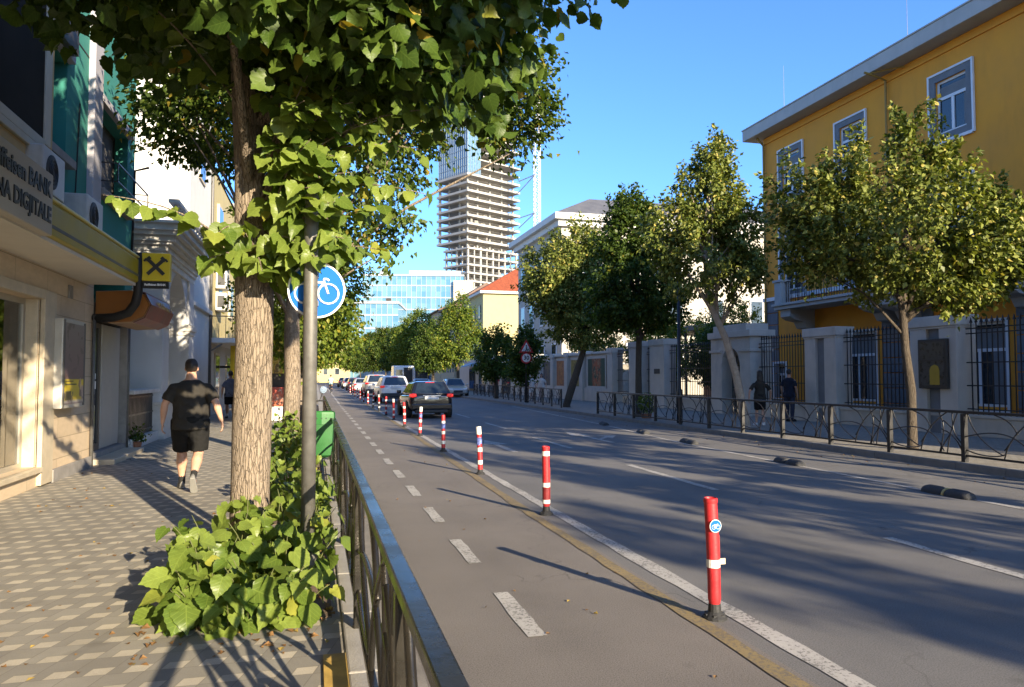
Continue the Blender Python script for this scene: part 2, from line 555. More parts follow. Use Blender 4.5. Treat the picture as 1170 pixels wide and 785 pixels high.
k.build('far_kerb', M('dark_kerb_stone', (.17,.165,.155), .9, var=.25, scale=4, bump=.4, fine=.2), bevel=.012)["kind"] = 'structure'
# yellow dab on the kerb by the camera
MB().box(.06, .18, 3.6, 4.3, .1, .134).build('kerb_paint', M('kerb_yellow', (.42,.27,.06), .85, var=.25, scale=9, stain=.6, stain_col=(.2,.17,.12)))["kind"] = 'structure'
# soil strip beside the kerb and tree pits with stone edging
pit = MB()
for (y0, y1) in ((4.98, 7.6), (8.2, 15.2), (20.6, 23.4), (-2.4, 0.0)):
    pit.box(-.82, .12, y0, y1, .05, .128)
pit.build('soil', mDirt)["kind"] = 'structure'
# drain channel next to kerb
sheet('gutter', M('gutter_dust', (.17,.155,.135), .95, var=.3, scale=5, fine=.3, bscale=80), .42, .60, -30, 200, .004)
sheet('far_gutter', M('gutter_dust', (.1,.1,.1)), 10.78, 11.0, -30, 200, .004)

# ---- painted markings (worn strips, edges slightly ragged)
def strip(mb, x0, y0, x1, y1, wdt, z=.005, rag=.012, step=.35):
    d = Vector((x1-x0, y1-y0)); L = d.length; d.normalize(); nrm = Vector((-d.y, d.x))
    n = max(2, int(L/step)) if L < 60 else int(L/2)
    pts = []
    for i in range(n+1):
        q = Vector((x0, y0)) + d*(L*i/n)
        a = wdt/2 + random.uniform(-rag, rag); b = wdt/2 + random.uniform(-rag, rag)
        pts.append((q+nrm*a, q-nrm*b))
    for i in range(n):
        a, b = pts[i], pts[i+1]
        mb.quad((a[0].x,a[0].y,z),(a[1].x,a[1].y,z),(b[1].x,b[1].y,z),(b[0].x,b[0].y,z))
m = MB(); y = 4.65-1.93*8
while y < 46:
    strip(m, 1.385, y, 1.385, y+1.0, .125, rag=.008, step=.15); y += 1.93
strip(m, 1.40, 46, 1.9, 150, .12)
m.build('bike_lane_marking', mWhitePaint)["kind"] = 'structure'
m = MB(); strip(m, 2.76, -30, 2.84, 9, .15); strip(m, 2.84, 9, 2.96, 40, .13); strip(m, 2.96, 40, 4.2, 200, .13)
m.build('edge_line', mWhitePaint)["kind"] = 'structure'
m = MB(); strip(m, 2.46, -30, 2.52, 9, .115, z=.006); strip(m, 2.52, 9, 2.74, 24, .13, z=.006); strip(m, 2.74, 24, 3.0, 55, .15, z=.006)
m.build('yellow_line', mYellowPaint)["kind"] = 'structure'
m = MB(); y = 9.9-6.55*4
while y < 110:
    x = 5.64 + max(0, y-14)*.022
    strip(m, x, y, x+.03, y+3.2, .12); y += 6.55
m.build('lane_dashes', mWhitePaint)["kind"] = 'structure'
m = MB(); strip(m, 8.3, -30, 8.55, 9, .11); strip(m, 8.55, 9, 8.78, 17, .11); strip(m, 8.78, 17, 9.55, 24.5, .11); strip(m, 9.55, 24.5, 10.5, 40, .11)
m.build('bay_line', mWhitePaint)["kind"] = 'structure'
# arrows on the lanes
def arrow(mb, x, y, L=4.0, bent=0):
    strip(mb, x, y, x, y+L*.62, .14)
    z = .005
    mb.add([(x-.3,y+L*.6,z),(x+.3,y+L*.6,z),(x,y+L,z)], [(0,1,2)])
    if bent:
        strip(mb, x, y+L*.25, x+bent*.55, y+L*.45, .14, z=.0055)
        mb.add([(x+bent*.45,y+L*.30,z+.001),(x+bent*.45,y+L*.60,z+.001),(x+bent*.95,y+L*.55,z+.001)], [(0,1,2)])
m = MB(); arrow(m, 4.25, 15.9, 3.2); arrow(m, 7.2, 17.6, 3.8, 1)
m.build('lane_arrows', mWhitePaint)["kind"] = 'structure'
# litter: dry leaves in the pits and along the kerbs
def flat_leaves(n, xs, ys, z, smin=.03, smax=.07):
    vs = []; fs = []
    for i in range(n):
        x = random.uniform(*xs); y = random.uniform(*ys); a = random.uniform(0, 6.28); s_ = random.uniform(smin, smax)
        ca, sa = math.cos(a), math.sin(a); b = len(vs); t_ = random.uniform(.1, .5)
        for (u, v_, w_) in ((0,-.5,0),(.4,0,t_),(0,.55,.1),(-.4,0,t_)):
            vs.append((x+s_*(u*ca-v_*sa), y+s_*(u*sa+v_*ca), z+s_*w_))
        fs += [(b,b+1,b+2),(b,b+2,b+3)]
    return vs, fs
mDry = leaf_mat('dry_leaf', (.16,.085,.035), (.30,.17,.07), (.42,.30,.08), .15, .15, rough=.8)
lit = MB()
lit.add(*flat_leaves(260, (-.80,.12), (5.0,7.5), .131)); lit.add(*flat_leaves(70, (-1.0,.1), (4.4,5.1), .123, .02, .06)); lit.add(*flat_leaves(200, (-.80,.12), (8.2,15), .131))
lit.add(*flat_leaves(60, (-2.2,-.9), (3.5,9), .123, .02, .05)); lit.add(*flat_leaves(110, (.43,.75), (2,30), .006, .02, .05))
lit.add(*flat_leaves(40, (1.0,2.5), (3,20), .006, .02, .04)); lit.add(*flat_leaves(120, (9.8,11.0), (6,30), .006, .03, .06))
lit.add(*flat_leaves(50, (-3.6,-2.2), (9,17), .123, .02, .05))
lit.build('leaf_litter', mDry, fix=False)["kind"] = 'stuff'
# ================================================================== TREES
def _norm(a):
    return a / np.maximum(np.linalg.norm(a, axis=1, keepdims=True), 1e-9)

def heart_template():
    mid = [(0, .05), (0, .28), (0, .55), (0, .80), (0, 1.08)]
    out = [(.16, -.04), (.30, .00), (.41, .10), (.455, .21), (.50, .30), (.47, .40), (.475, .52), (.40, .60), (.37, .71), (.27, .78), (.22, .87), (.10, .94)]
    v = []; uv = []
    def z(x, y): return .20*abs(x) + .13*math.sin(y*9+abs(x)*7)*abs(x) + .05*math.sin(y*21+x*16)*abs(x)*2 - .22*max(0, y-.25)**2
    for x, y in mid: v.append((x, y, z(x, y)))
    for sgn in (1, -1):
        for x, y in out: v.append((sgn*x, y*(1.0 if sgn > 0 else .96), z(x, y)))
    f = []
    for s_, b in ((1, 5), (-1, 17)):
        q = [(0, b, b+1), (0, b+1, b+2), (0, b+2, b+3, 1), (1, b+3, b+4), (1, b+4, b+5), (1, b+5, b+6, 2), (2, b+6, b+7), (2, b+7, b+8), (2, b+8, b+9, 3), (3, b+9, b+10), (3, b+10, b+11, 4)]
        for a in q: f.append(a if s_ > 0 else tuple(reversed(a)))
    return np.array(v), f, [(x, y) for x, y, _ in v]
HEART = heart_template()
SIMPLE = (np.array([(0,0,0),(.36,.42,.12),(0,1,-.08),(-.36,.42,.12)], float), [(0,1,2),(0,2,3)], [(0,0),(.36,.42),(0,1),(-.36,.42)])

def leaf_cloud(name, P, tip, nrm, size, mat, parent=None, template=SIMPLE):
    tip = _norm(tip)
    nrm = _norm(nrm - tip*np.sum(nrm*tip, axis=1, keepdims=True))
    xax = np.cross(tip, nrm)
    V, F, UV = template
    n = len(P); k = len(V)
    wx = rng.uniform(.78, 1.18, n)[:, None]; cz = rng.uniform(-.5, 2.2, n)[:, None]; cur = rng.uniform(-.35, .30, n)[:, None]; tw = rng.uniform(-.35, .35, n)[:, None]
    VX = V[None, :, 0]*wx + .12*tw*V[None, :, 1]**2
    VZ = V[None, :, 2]*cz + cur*V[None, :, 1]**2 + tw*V[None, :, 0]*V[None, :, 1]          # each leaf folded, curled and twisted its own way
    verts = (P[:, None, :] + size[:, None, None]*(VX[:, :, None]*xax[:, None, :] + V[None, :, 1, None]*tip[:, None, :] + VZ[:, :, None]*nrm[:, None, :])).reshape(-1, 3)
    lt = np.array([len(f) for f in F]); flat = np.concatenate([np.array(f) for f in F])
    loops = (flat[None, :] + (np.arange(n)*k)[:, None]).reshape(-1)
    tot = np.tile(lt, n); start = np.concatenate([[0], np.cumsum(tot)[:-1]])
    me = bpy.data.meshes.new(name)
    me.vertices.add(n*k); me.vertices.foreach_set("co", verts.astype(np.float32).ravel())
    me.loops.add(len(loops)); me.loops.foreach_set("vertex_index", loops.astype(np.int32))
    me.polygons.add(len(tot)); me.polygons.foreach_set("loop_start", start.astype(np.int32))
    me.polygons.foreach_set("loop_total", tot.astype(np.int32))
    if template is HEART:
        uvl = me.uv_layers.new(name="UVMap")
        uvs = np.array(UV)[np.tile(flat, n)]
        uvl.data.foreach_set("uv", uvs.astype(np.float32).ravel())
        me.polygons.foreach_set("use_smooth", np.ones(len(tot), bool))
    me.update(calc_edges=True); me.validate()
    return link(name, me, mat, parent)

def crown_leaves(lobes, n_clumps, lpc, size, spray=.7, lat=.16, up=.6, rmin=.45):
    """lobes: (cx,cy,cz,rx,ry,rz,weight) in the tree's own space"""
    wts = np.array([l[6] for l in lobes], float); wts /= wts.sum()
    ids = rng.choice(len(lobes), n_clumps, p=wts)
    L = np.array(lobes, float)[ids]
    d = _norm(rng.normal(size=(n_clumps, 3)))
    r = rmin + (1-rmin)*rng.random(n_clumps)**.55
    C = L[:, :3] + d*r[:, None]*L[:, 3:6]
    gc = np.average(np.array(lobes)[:, :3], axis=0, weights=wts)
    outw = _norm(_norm((C-gc)) + .6*d)
    axis = _norm(outw + np.array([0, 0, up]) + .35*rng.normal(size=(n_clumps, 3)))
    ln = spray*rng.uniform(.6, 1.35, n_clumps)
    cnt = np.maximum(4, (lpc*rng.uniform(.5, 1.5, n_clumps)).astype(int))
    idx = np.repeat(np.arange(n_clumps), cnt); n = len(idx)
    t = rng.random(n)
    P = C[idx] + axis[idx]*((t-.35)*ln[idx])[:, None] + rng.normal(size=(n, 3))*(lat*(1.15-.75*t))[:, None]
    nrm = outw[idx]*.55 + np.array([0, 0, .65]) + .6*rng.normal(size=(n, 3))
    tip = axis[idx]*.35 + outw[idx]*.3 + np.array([0, 0, -.55]) + .55*rng.normal(size=(n, 3))
    sz = size*rng.uniform(.65, 1.3, n)
    return P, tip, nrm, sz, C

def trunk_mesh(parent, pts, rad, C=None, limbs=10, mat=None, n=14, wob=.12, seed=1, twigs=0, limb_r=.045):
    mb = MB()
    P = [Vector(p) for p in pts]
    # refine
    Q = []; RR = []
    for i in range(len(P)-1):
        m_ = 6
        for j in range(m_):
            f = j/m_
            Q.append(P[i].lerp(P[i+1], f)); RR.append(rad[i]*(1-f)+rad[i+1]*f)
    Q.append(P[-1]); RR.append(rad[-1])
    mb.tube(Q, RR, n, wob=wob, seed=seed)
    if C is not None and limbs:
        sel = rng.choice(len(C), min(limbs, len(C)), replace=False)
        for k, i in enumerate(sel):
            c = Vector(C[i])
            j = int(rng.integers(int(len(Q)*.55), len(Q)))
            a = Q[j].copy()
            if c.z < a.z - .3:
                a = Q[int(len(Q)*.55)].copy()
            mid = a.lerp(c, .5) + Vector((random.uniform(-.15,.15), random.uniform(-.15,.15), .18))
            r0 = min(RR[j]*.75, limb_r*(1+.3*random.random()))
            mb.tube([a, a.lerp(mid, .55)+Vector((0,0,.03)), mid, mid.lerp(c,.6), c], [r0, r0*.8, r0*.55, r0*.35, r0*.15], 6, seed=k)
    return mb.build('trunk', mat or mBark, parent, smooth='all', world=False, fix=False)

def tree(label, base, pts, rad, lobes, n_clumps, lpc, size, lmat=None, bmat=None, group=None, cat='tree', spray=.7, lat=.16, up=.6, limbs=12, rmin=.45, rz=0, n=12, name='linden_tree', seed=1):
    t = thing(name, label, cat, base, rz, group)
    P, tip, nrm, sz, C = crown_leaves(lobes, n_clumps, lpc, size, spray, lat, up, rmin)
    trunk_mesh(t, pts, rad, C, limbs, bmat or mBarkDark, n, seed=seed)
    leaf_cloud('crown', P, tip, nrm, sz, lmat or mLeaf, t)
    return t

GL = 'lindens along the near kerb'
GR = 'lindens along the far kerb'
# ---- the big linden by the camera: two stems above a straight trunk, broad leaves, sucker sprays
t = thing('linden_tree', 'big linden with thick flaking trunk and broad sunlit leaf sprays beside the round cycle sign', 'tree', (-.5, 6.55, .12), 0, GL)
lob = [(.2, .2, 5.6, 2.3, 2.4, 1.5, 3), (-1.15, .3, 5.6, 1.3, 1.5, 1.0, 1.2), (1.2, .5, 5.2, 1.5, 1.6, 1.1, 1.8), (0, 0, 7.3, 2.0, 2.0, 1.6, 1.2), (-.2, -1.6, 4.85, 1.5, .9, .75, 1.2), (.9, -.9, 4.5, 1.0, .8, .65, .9), (.6, .2, 4.5, .8, .7, .55, .7)]
P, tip, nrm, sz, C = crown_leaves(lob, 520, 26, .135, .75, .20, .1, .35)
tr = trunk_mesh(t, [(0,0,-.05),(-.01,0,.12),(0,.01,.9),(.01,.02,1.9),(.0,.03,2.55),(-.05,.05,3.2),(-.12,.1,4.3),(-.1,.2,6.0)], [.20,.165,.155,.15,.152,.12,.10,.05], C, 15, mBark, 28, .10, 3, limb_r=.04)
mb = MB()
mb.tube([(.03,.02,2.3),(.12,.05,2.75),(.2,.1,3.4),(.42,.2,4.4),(.7,.3,5.6)], [.11,.105,.085,.07,.04], 16, wob=.1, seed=9)
mb.build('stem', mBark, t, smooth='all', world=False, fix=False)
# sucker sprays round the trunk: (start, end, sag, n)
SPR = [((.15,-.2,1.95),(.70,-.78,2.12),.05,12),((.2,-.2,2.1),(.66,-.85,2.38),.05,12),((.2,-.15,1.85),(.50,-.78,1.98),.06,9),((.0,-.1,2.05),(-1.02,-.5,2.42),.06,11),((.1,-.1,2.0),(1.02,-.55,2.42),.05,17),((.1,-.12,1.95),(1.0,-.5,2.06),.02,17),
       ((.05,-.15,2.55),(.65,-.6,3.3),0,11),((.05,-.15,2.5),(.95,-.6,3.15),.1,13),((.1,-.15,2.6),(.42,-.75,3.3),0,10),((.1,-.1,2.2),(.45,-.75,2.55),.1,12),
       ((.1,-.16,2.3),(.45,-.8,2.85),.05,12),((0,-.16,1.9),(.1,-.55,1.95),.12,9),((.05,-.15,2.0),(.35,-.6,2.15),.1,11),((-.05,-.12,1.98),(-.35,-.45,1.95),.1,6),
       ((.1,-.1,2.9),(1.25,-.7,3.7),.1,14),((.15,-.05,2.8),(1.5,-.6,3.35),.15,14),((.2,0,3.2),(1.9,-.5,3.75),.1,14),((.1,-.1,3.2),(.3,-.9,3.85),.05,11),
       ((.1,-.1,2.3),(.75,-.5,2.75),.1,12),((0,-.1,2.15),(-.25,-.6,2.2),.15,8),((.1,-.1,1.85),(.55,-.35,1.75),.08,9),((.05,-.15,2.75),(.4,-.9,3.15),.1,11),((.2,-.1,2.6),(.62,-.85,2.75),.08,12),((.25,-.1,2.9),(.75,-.9,3.15),.08,12),((.3,-.1,3.3),(.8,-.95,3.65),.08,13),((.2,-.1,2.2),(.62,-.8,2.42),.1,11),((.1,-.1,2.75),(1.3,-.65,2.95),.12,15),((.1,-.1,2.5),(1.35,-.55,2.6),.1,15),((.3,0,3.5),(.6,-1.0,4.0),.05,12),((.1,0,3.3),(1.0,-.8,4.1),.05,12),((-.1,0,3.3),(-1.0,-.8,4.0),.1,12)]
PP = []; TT = []; NN = []; SS = []
mb = MB()
for (a, b, sag, n_) in SPR:
    a = Vector(a) + Vector((0,0,.42)); b = Vector(b) + Vector((0,0,.50))
    pts = []
    for i in range(9):
        f = i/8
        q = a.lerp(b, f); q.z += .18*math.sin(f*math.pi)*.6 - sag*f*f
        pts.append(q)
    sm = MB(); sm.tube(pts, [.011-.008*i/8 for i in range(9)], 5); sm.build('sucker_twig', mBark, t, smooth='all', world=False, fix=False)
    d = (b-a).normalized(); side = d.cross(Vector((0,0,1))).normalized()
    n_ = int(n_*1.45)
    for k in range(n_):
        f = .14 + .88*k/n_
        i = min(7, int(f*8)); q = pts[i].lerp(pts[i+1], f*8-i) if f < 1 else pts[8]
        sg = 1 if k % 2 else -1
        PP.append(q + side*(sg*.03) + Vector((random.uniform(-.04,.04), random.uniform(-.04,.04), random.uniform(-.05,.03))))
        TT.append(d*.45 + side*(sg*.6) + Vector((0,0,-.75)) + Vector(rng.normal(size=3)*.28))
        NN.append(Vector((.30,-.75,.60)) + d*.1 + Vector(rng.normal(size=3)*.33))
        SS.append(random.uniform(.13, .215)*(1.12-.45*f))
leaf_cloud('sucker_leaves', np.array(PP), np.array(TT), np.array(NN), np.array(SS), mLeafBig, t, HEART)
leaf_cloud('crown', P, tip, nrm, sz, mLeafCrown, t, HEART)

# ---- the other lindens of the near row
tree('linden with a thin grey trunk and dark crown behind the big kerbside linden', (-.42, 14.3, .12), [(0,0,-.05),(0,0,.15),(.02,0,1.5),(.0,.05,2.7),(.1,0,4.0),(0,0,6.5)], [.2,.16,.145,.13,.11,.05],
     [(.2,0,6.5,2.6,2.6,1.6,3),(-1.45,.0,6.35,1.25,1.5,1.0,1.4),(2.2,0,7.75,1.7,1.8,1.2,1.7),(3.5,.3,7.9,1.5,1.5,1.2,1.3),(4.2,.1,6.7,.75,.9,.65,.6),(2.9,0,9.0,1.8,1.8,1.2,1.1),(0,0,8.4,2.1,2.1,1.4,1.2),(.8,-.3,5.0,1.3,1.4,.8,.8),(1.5,-.2,4.4,.8,.9,.6,.45)], 620, 62, .112, mLeaf, mBark, GL, spray=.7, lat=.2, up=.2, limbs=26, n=20, seed=4)
tree('low leafy linden whose branches hang beside the cycle sign pole', (-.45, 22.2, .12), [(0,0,-.05),(0,0,.15),(.02,0,1.5),(.0,.05,2.5),(.1,0,4.0)], [.17,.14,.125,.11,.06],
     [(.1,0,4.0,1.7,2.0,2.2,3),(.4,0,2.9,1.1,1.5,1.0,1.2),(-.8,0,5,1.3,1.4,1.4,1),(.4,0,5.6,1.2,1.4,1.5,1)], 360, 52, .125, mLeafFresh, mBark, GL, spray=.6, lat=.2, up=.2, limbs=14, seed=6)
tree('bright green linden at the end of the near kerb row', (-.4, 31.5, .12), [(0,0,-.05),(.02,0,1.5),(.0,.05,2.5),(.1,0,4.0)], [.15,.125,.11,.06],
     [(.1,0,4.3,1.6,2.0,2.2,3),(.5,0,3.0,1.2,1.5,.9,1)], 240, 44, .15, mLeafFresh, mBark, GL, spray=.6, lat=.22, up=.2, limbs=8, seed=8)
for y, r, lab in ((41, 1.5, 'small linden over the parked scooters far down the near kerb'), (52, 1.7, 'yellowish linden near the cyclist on the near kerb'), (66, 1.8, 'most distant linden of the near kerb')):
    tree(lab, (-.3, y, .12), [(0,0,0),(0,0,2.2),(0,0,4)], [.13,.11,.05], [(0,0,4.4,r,r,2.1,2),(.2,0,3.2,r*.8,r*.8,.9,1)], 150, 34, .2, mLeafFresh, mBark, GL, spray=.6, lat=.25, limbs=5, seed=y)
# the tree standing behind the camera in the same row, it shades the facade; road-side lobes shaped to darken the big linden's crown
tree('tall linden of the near row, standing behind the viewer', (-.75, -1.4, .12), [(0,0,-.05),(0,0,1.5),(0,0,3.0),(0,0,5.5)], [.2,.165,.14,.07],
     [(-.3,0,6.4,2.0,2.3,1.6,1.8),(.4,0,9.4,1.8,2.0,1.2,.8),(3.1,0,8.6,2.2,2.4,1.9,2.5),(4.6,-.5,8.3,1.6,1.9,1.5,1.5)], 860, 40, .17, mLeaf, mBark, GL, limbs=14, seed=12)
tree('second linden behind the viewer on the near kerb', (-.7, -9.4, .12), [(0,0,-.05),(0,0,1.5),(0,0,3.0),(0,0,5.5)], [.2,.165,.14,.07],
     [(0,0,5.8,2.7,2.7,1.8,3),(0,0,7.6,1.8,1.8,1.4,1)], 220, 24, .17, mLeaf, mBark, GL, limbs=8, seed=13)

# ---- far kerb row
tree('broad yellow green linden with many pointed shoots in front of the yellow building', (12.06, 13.14, .12), [(0,0,-.05),(0,0,.12),(.0,.0,1.2),(-.08,.05,2.1),(-.12,.05,2.9),(-.05,0,4.2),(0,0,5.6)], [.13,.10,.09,.085,.08,.06,.03],
     [(0,0,4.45,1.45,1.5,1.15,3),(-1.25,.5,4.5,1.05,1.2,.9,1.6),(1.4,-.5,4.25,1.1,1.2,.8,1.5),(.15,0,5.95,.5,.6,.95,.9),(-1.3,.3,5.6,.5,.6,.85,.7),(-2.1,.5,5.1,.5,.6,.7,.5),(.85,-.2,5.45,.5,.6,.65,.5),(1.65,-.4,5.0,.45,.5,.55,.4),(2.2,-.8,4.0,.7,.8,.6,.7),(-1.7,.6,4.2,.7,.8,.7,.6),(.2,.1,3.55,1.2,1.2,.45,1.0),(1.2,-.3,3.35,.8,.8,.4,.6)], 470, 60, .118, mLeafOlive, mBarkDark, GR, spray=.85, lat=.10, up=1.05, rmin=.55, limbs=13, n=16, seed=21)
tree('leaning pale trunked linden with a tall narrow crown', (12.0, 19.3, .12), [(0,0,-.05),(0,0,.12),(-.25,.1,1.6),(-.5,.2,2.6),(-.95,.35,3.7),(-1.05,.4,5.2),(-.9,.3,7)], [.15,.125,.11,.10,.085,.06,.03],
     [(-1.2,.4,5.0,1.15,1.2,1.3,2.4),(-.9,.3,6.6,.95,1.0,1.1,2),(-.75,.2,7.6,.5,.6,.75,.7),(-.2,.1,5.6,.8,.9,1.0,1),(-.2,.0,4.4,.6,.8,.55,.6),(-2.0,.6,5.6,.7,.8,1.1,.9)], 340, 54, .122, mLeafOlive, M('pale_bark', (.34,.28,.22), .9, var=.3, scale=8, bump=.5, bscale=30, fine=.3), GR, spray=.6, lat=.15, up=.6, limbs=22, n=16, seed=22)
tree('dark linden with a straight black trunk beside the tall lamp column', (11.9, 26.5, .12), [(0,0,-.05),(0,0,.12),(.0,0,1.8),(.03,0,3.0),(0,0,5.0),(0,0,7.2)], [.16,.13,.12,.11,.08,.03],
     [(0,0,5.0,1.7,1.8,1.4,3),(-.3,0,6.7,1.3,1.3,1.3,2),(-.45,0,7.9,.6,.7,.7,.6),(.6,0,4.3,1.1,1.3,.9,1),(-.9,0,4.1,.9,1.2,.8,1)], 440, 62, .14, mLeafDark, mBarkDark, GR, spray=.65, lat=.17, up=.6, limbs=22, n=16, seed=23)
tree('wide round linden with a leaning dark trunk, upper half sunlit, beside the poster wall', (12.1, 35.6, .12), [(0,0,-.05),(0,0,.12),(.5,0,1.6),(.95,0,2.9),(.9,0,4.4),(.7,0,7)], [.22,.19,.17,.15,.10,.04],
     [(.5,0,5.9,2.3,2.3,2.0,3),(-.5,.2,6.4,1.7,1.8,1.8,1.8),(1.5,0,6.7,1.4,1.6,1.9,1.4),(.6,0,8.0,1.2,1.4,1.2,1),(.9,0,4.1,1.7,1.8,.9,1.2)], 520, 62, .16, mLeafOlive, mBarkDark, GR, spray=.7, lat=.21, up=.5, limbs=22, n=16, seed=24)
for (x, y, r, h, lab, lm) in ((12.2, 43.2, .95, 4.6, 'small dark young linden beside the warning sign', mLeafDark), (12.1, 50.6, 1.35, 5.2, 'dark bushy young linden further along the far railing', mLeafDark),
        (12.1, 65, 2.1, 9.0, 'tall bright green linden in front of the brown gabled house', mLeafFresh), (11.9, 78, 2.3, 7.6, 'dark linden beyond the parked van', mLeafDark),
        (12.0, 92, 2.9, 10.0, 'big linden with a pointed top below the glass office block', mLeafFresh), (11.8, 108, 2.8, 9.0, 'grey green linden in the shaded far row', mLeafDark),
        (11.5, 128, 3.2, 10.3, 'broad distant linden below the left end of the glass office block', mLeaf), (11.0, 150, 3.4, 10.5, 'very distant linden where the street bends', mLeaf), (10, 175, 4, 10.5, 'farthest linden closing the street', mLeafFresh)):
    zc = h*.55
    tree(lab, (x, y, .12), [(0,0,0),(0,0,h*.25),(0,0,h*.5),(0,0,h*.8)], [.14,.12,.09,.03], [(0,0,zc,r,r,h*.27,3),(.0,0,h*.78,r*.6,r*.6,h*.18,1.2),(-.4*r,0,h*.42,r*.75,r*.8,h*.15,1)], int(150+32*r*r), 42, .11+y*.0011, lm, mBarkDark, GR, spray=.55+.05*r, lat=.14+.04*r, limbs=8, n=8, seed=int(y))
# lindens of the far row behind the viewer, they cast the dappled shade on the road
for y, r in ((6.2, 1.5), (-1.0, 1.15), (-8.2, 1.1), (-15.6, 1.15), (-23, 1.2), (-30.5, 1.3)):
    lab = {6.2: 'linden just outside the frame beside the far railing', -1.0: 'linden across the road level with the viewer', -8.2: 'nearest linden behind the viewer across the road', -15.6: 'second linden behind the viewer across the road', -30.5: 'rearmost linden behind the viewer across the road', -23: 'third linden behind the viewer across the road'}[y]
    tree(lab, (12.1, y, .12), [(0,0,0),(0,0,2),(0,0,4),(0,0,6)], [.14,.12,.1,.03], [(0,0,5.0,r,r,1.8,3),(0,0,7.0,r*.7,r*.7,1.4,1.3)], 150, 44, .15, mLeaf, mBarkDark, GR, limbs=8, seed=int(y)+40)

# ---- park trees behind the wall
GP = 'trees in the garden behind the wall'
for (x, y, r, h, lab, lm) in ((19.5, 41, 1.9, 5.6, 'bushy garden tree seen above the pillared wall', mLeafFresh), (21.5, 36.0, 1.8, 6.0, 'light green garden tree right of the lamp column', mLeafFresh), (19.2, 33.5, 1.3, 4.2, 'low garden tree behind the iron fence', mLeafDark), (24, 47, 2.6, 6.2, 'spreading garden tree behind the poster wall', mLeaf), (20.0, 52, 1.8, 5.5, 'garden tree above the orange poster', mLeafDark)):
    tree(lab, (x, y, 0), [(0,0,0),(0,0,h*.3),(0,0,h*.7)], [.14,.11,.04], [(0,0,h*.62,r,r,h*.32,3),(.5,0,h*.45,r*.8,r*.8,h*.2,1)], 200, 44, .13, lm, mBarkDark, GP, limbs=8, n=8, seed=int(y)+3)

# ---- sucker shrubs at the foot of the kerb trees
def sucker_shrub(label, base, spots, n_stems, h, smin, smax, cat='shrub'):
    t = thing('linden_shrub', label, cat, base, 0, 'leafy suckers at the foot of the kerb trees')
    PP, TT, NN, SS = [], [], [], []
    mb = MB()
    for i in range(n_stems):
        cx, cy, rx, ry, hh = random.choice(spots)
        a = random.uniform(0, 6.28); rr = random.random()**.5
        x, y = cx + rx*rr*math.cos(a), cy + ry*rr*math.sin(a)
        H_ = h*hh*random.uniform(.55, 1.1)*(1.05-.45*rr)
        lean = Vector((math.cos(a)*rx*.45*rr + random.uniform(-.12,.12), math.sin(a)*ry*.35*rr - random.uniform(0,.12), 0))
        pts = [Vector((x, y, 0)) + lean*(f*f) + Vector((0, 0, H_*f)) for f in (0, .3, .6, .85, 1)]
        sm = MB(); sm.tube(pts, [.007, .006, .005, .004, .002], 5); sm.build('stem', M('green_stem', (.09,.10,.03), .7), t, smooth='all', world=False, fix=False)
        m_ = max(6, int(H_/.052))
        for k in range(m_):
            f = .12 + .90*k/m_
            j = min(3, int(f*4)); q = pts[j].lerp(pts[j+1], min(1, f*4-j))
            b = k*2.4 + a
            side = Vector((math.cos(b), math.sin(b), 0))
            PP.append(q + side*.05)
            TT.append(side*.8 + Vector((0,-.15,-.6)) + Vector(rng.normal(size=3)*.22))
            NN.append(Vector((.15,-.45,.75)) + side*.45 + Vector(rng.normal(size=3)*.28))
            SS.append(random.uniform(smin, smax)*(1.1-.5*f))
    leaf_cloud('leaves', np.array(PP), np.array(TT), np.array(NN), np.array(SS), mLeafBig, t, HEART)
    return t
sucker_shrub('sprawling broad leaved shoots at the foot of the big linden', (-.45, 5.6, .12), [(.0,-.2,.42,.5,.85),(.15,.1,.32,.7,.85),(-.2,-.3,.28,.35,.75),(.22,.55,.22,.4,.95),(.05,-.55,.36,.22,.6),(-.15,.5,.25,.25,1.0)], 70, .80, .10, .23)
sucker_shrub('leafy shoots between the sign pole and the green litter bin', (-.25, 9.8, .12), [(0,0,.32,1.3,.9),(.15,-.6,.2,.7,.8)], 40, .8, .11, .17)
sucker_shrub('leafy shoots round the second kerb trunk', (-.42, 13.9, .12), [(0,0,.42,1.1,1)], 30, .95, .11, .17)
# ================================================================== LEFT-HAND BUILDINGS
mTrav = brickgrid('travertine_cladding', (.58, .46, .32), (.30, .24, .16), 1.2, .305, .10, .006, 'yz', .6, .35)
mTravPlain = M('travertine_trim', (.47, .40, .29), .5, var=.18, scale=5, bump=.15, bscale=50, fine=.12)
mTeal = M('teal_render', (.028, .20, .165), .85, var=.14, scale=1.3, bump=.5, bscale=55, stain=.35, stain_col=(.012,.09,.075), fine=.12)
mOchre = M('pale_ochre_render', (.52, .36, .16), .85, var=.12, scale=1.3, bump=.3, bscale=50, stain=.3, stain_col=(.2,.15,.09))
mCream = M('cream_trim', (.52, .45, .33), .75, var=.1, scale=3, bump=.1)
mFascia = M('yellow_green_fascia', (.36, .275, .014), .4, var=.08, scale=2, stain=.3, stain_col=(.25,.2,.03))
mFasciaStripe = M('grey_stripe', (.10, .10, .09), .5)
mSoffit = M('white_soffit', (.62, .58, .50), .7, var=.06, scale=2, stain=.25, stain_col=(.4,.35,.28))
mPanelGrey = M('grey_sign_panel', (.42, .385, .32), .6, var=.08, scale=2)
mLetters = M('dark_sign_letters', (.02, .02, .02), .4)
mSignYellow = M('yellow_sign_face', (.62, .46, .015), .35, var=.05)
mDarkBrown = M('dark_brown_frame', (.035, .028, .022), .5, var=.2)
mLilac = M('pale_grey_band', (.36, .35, .38), .8, var=.1, scale=2, bump=.2)
mStoneSill = M('grey_stone_sill', (.24, .225, .21), .8, var=.2, scale=5, bump=.3)
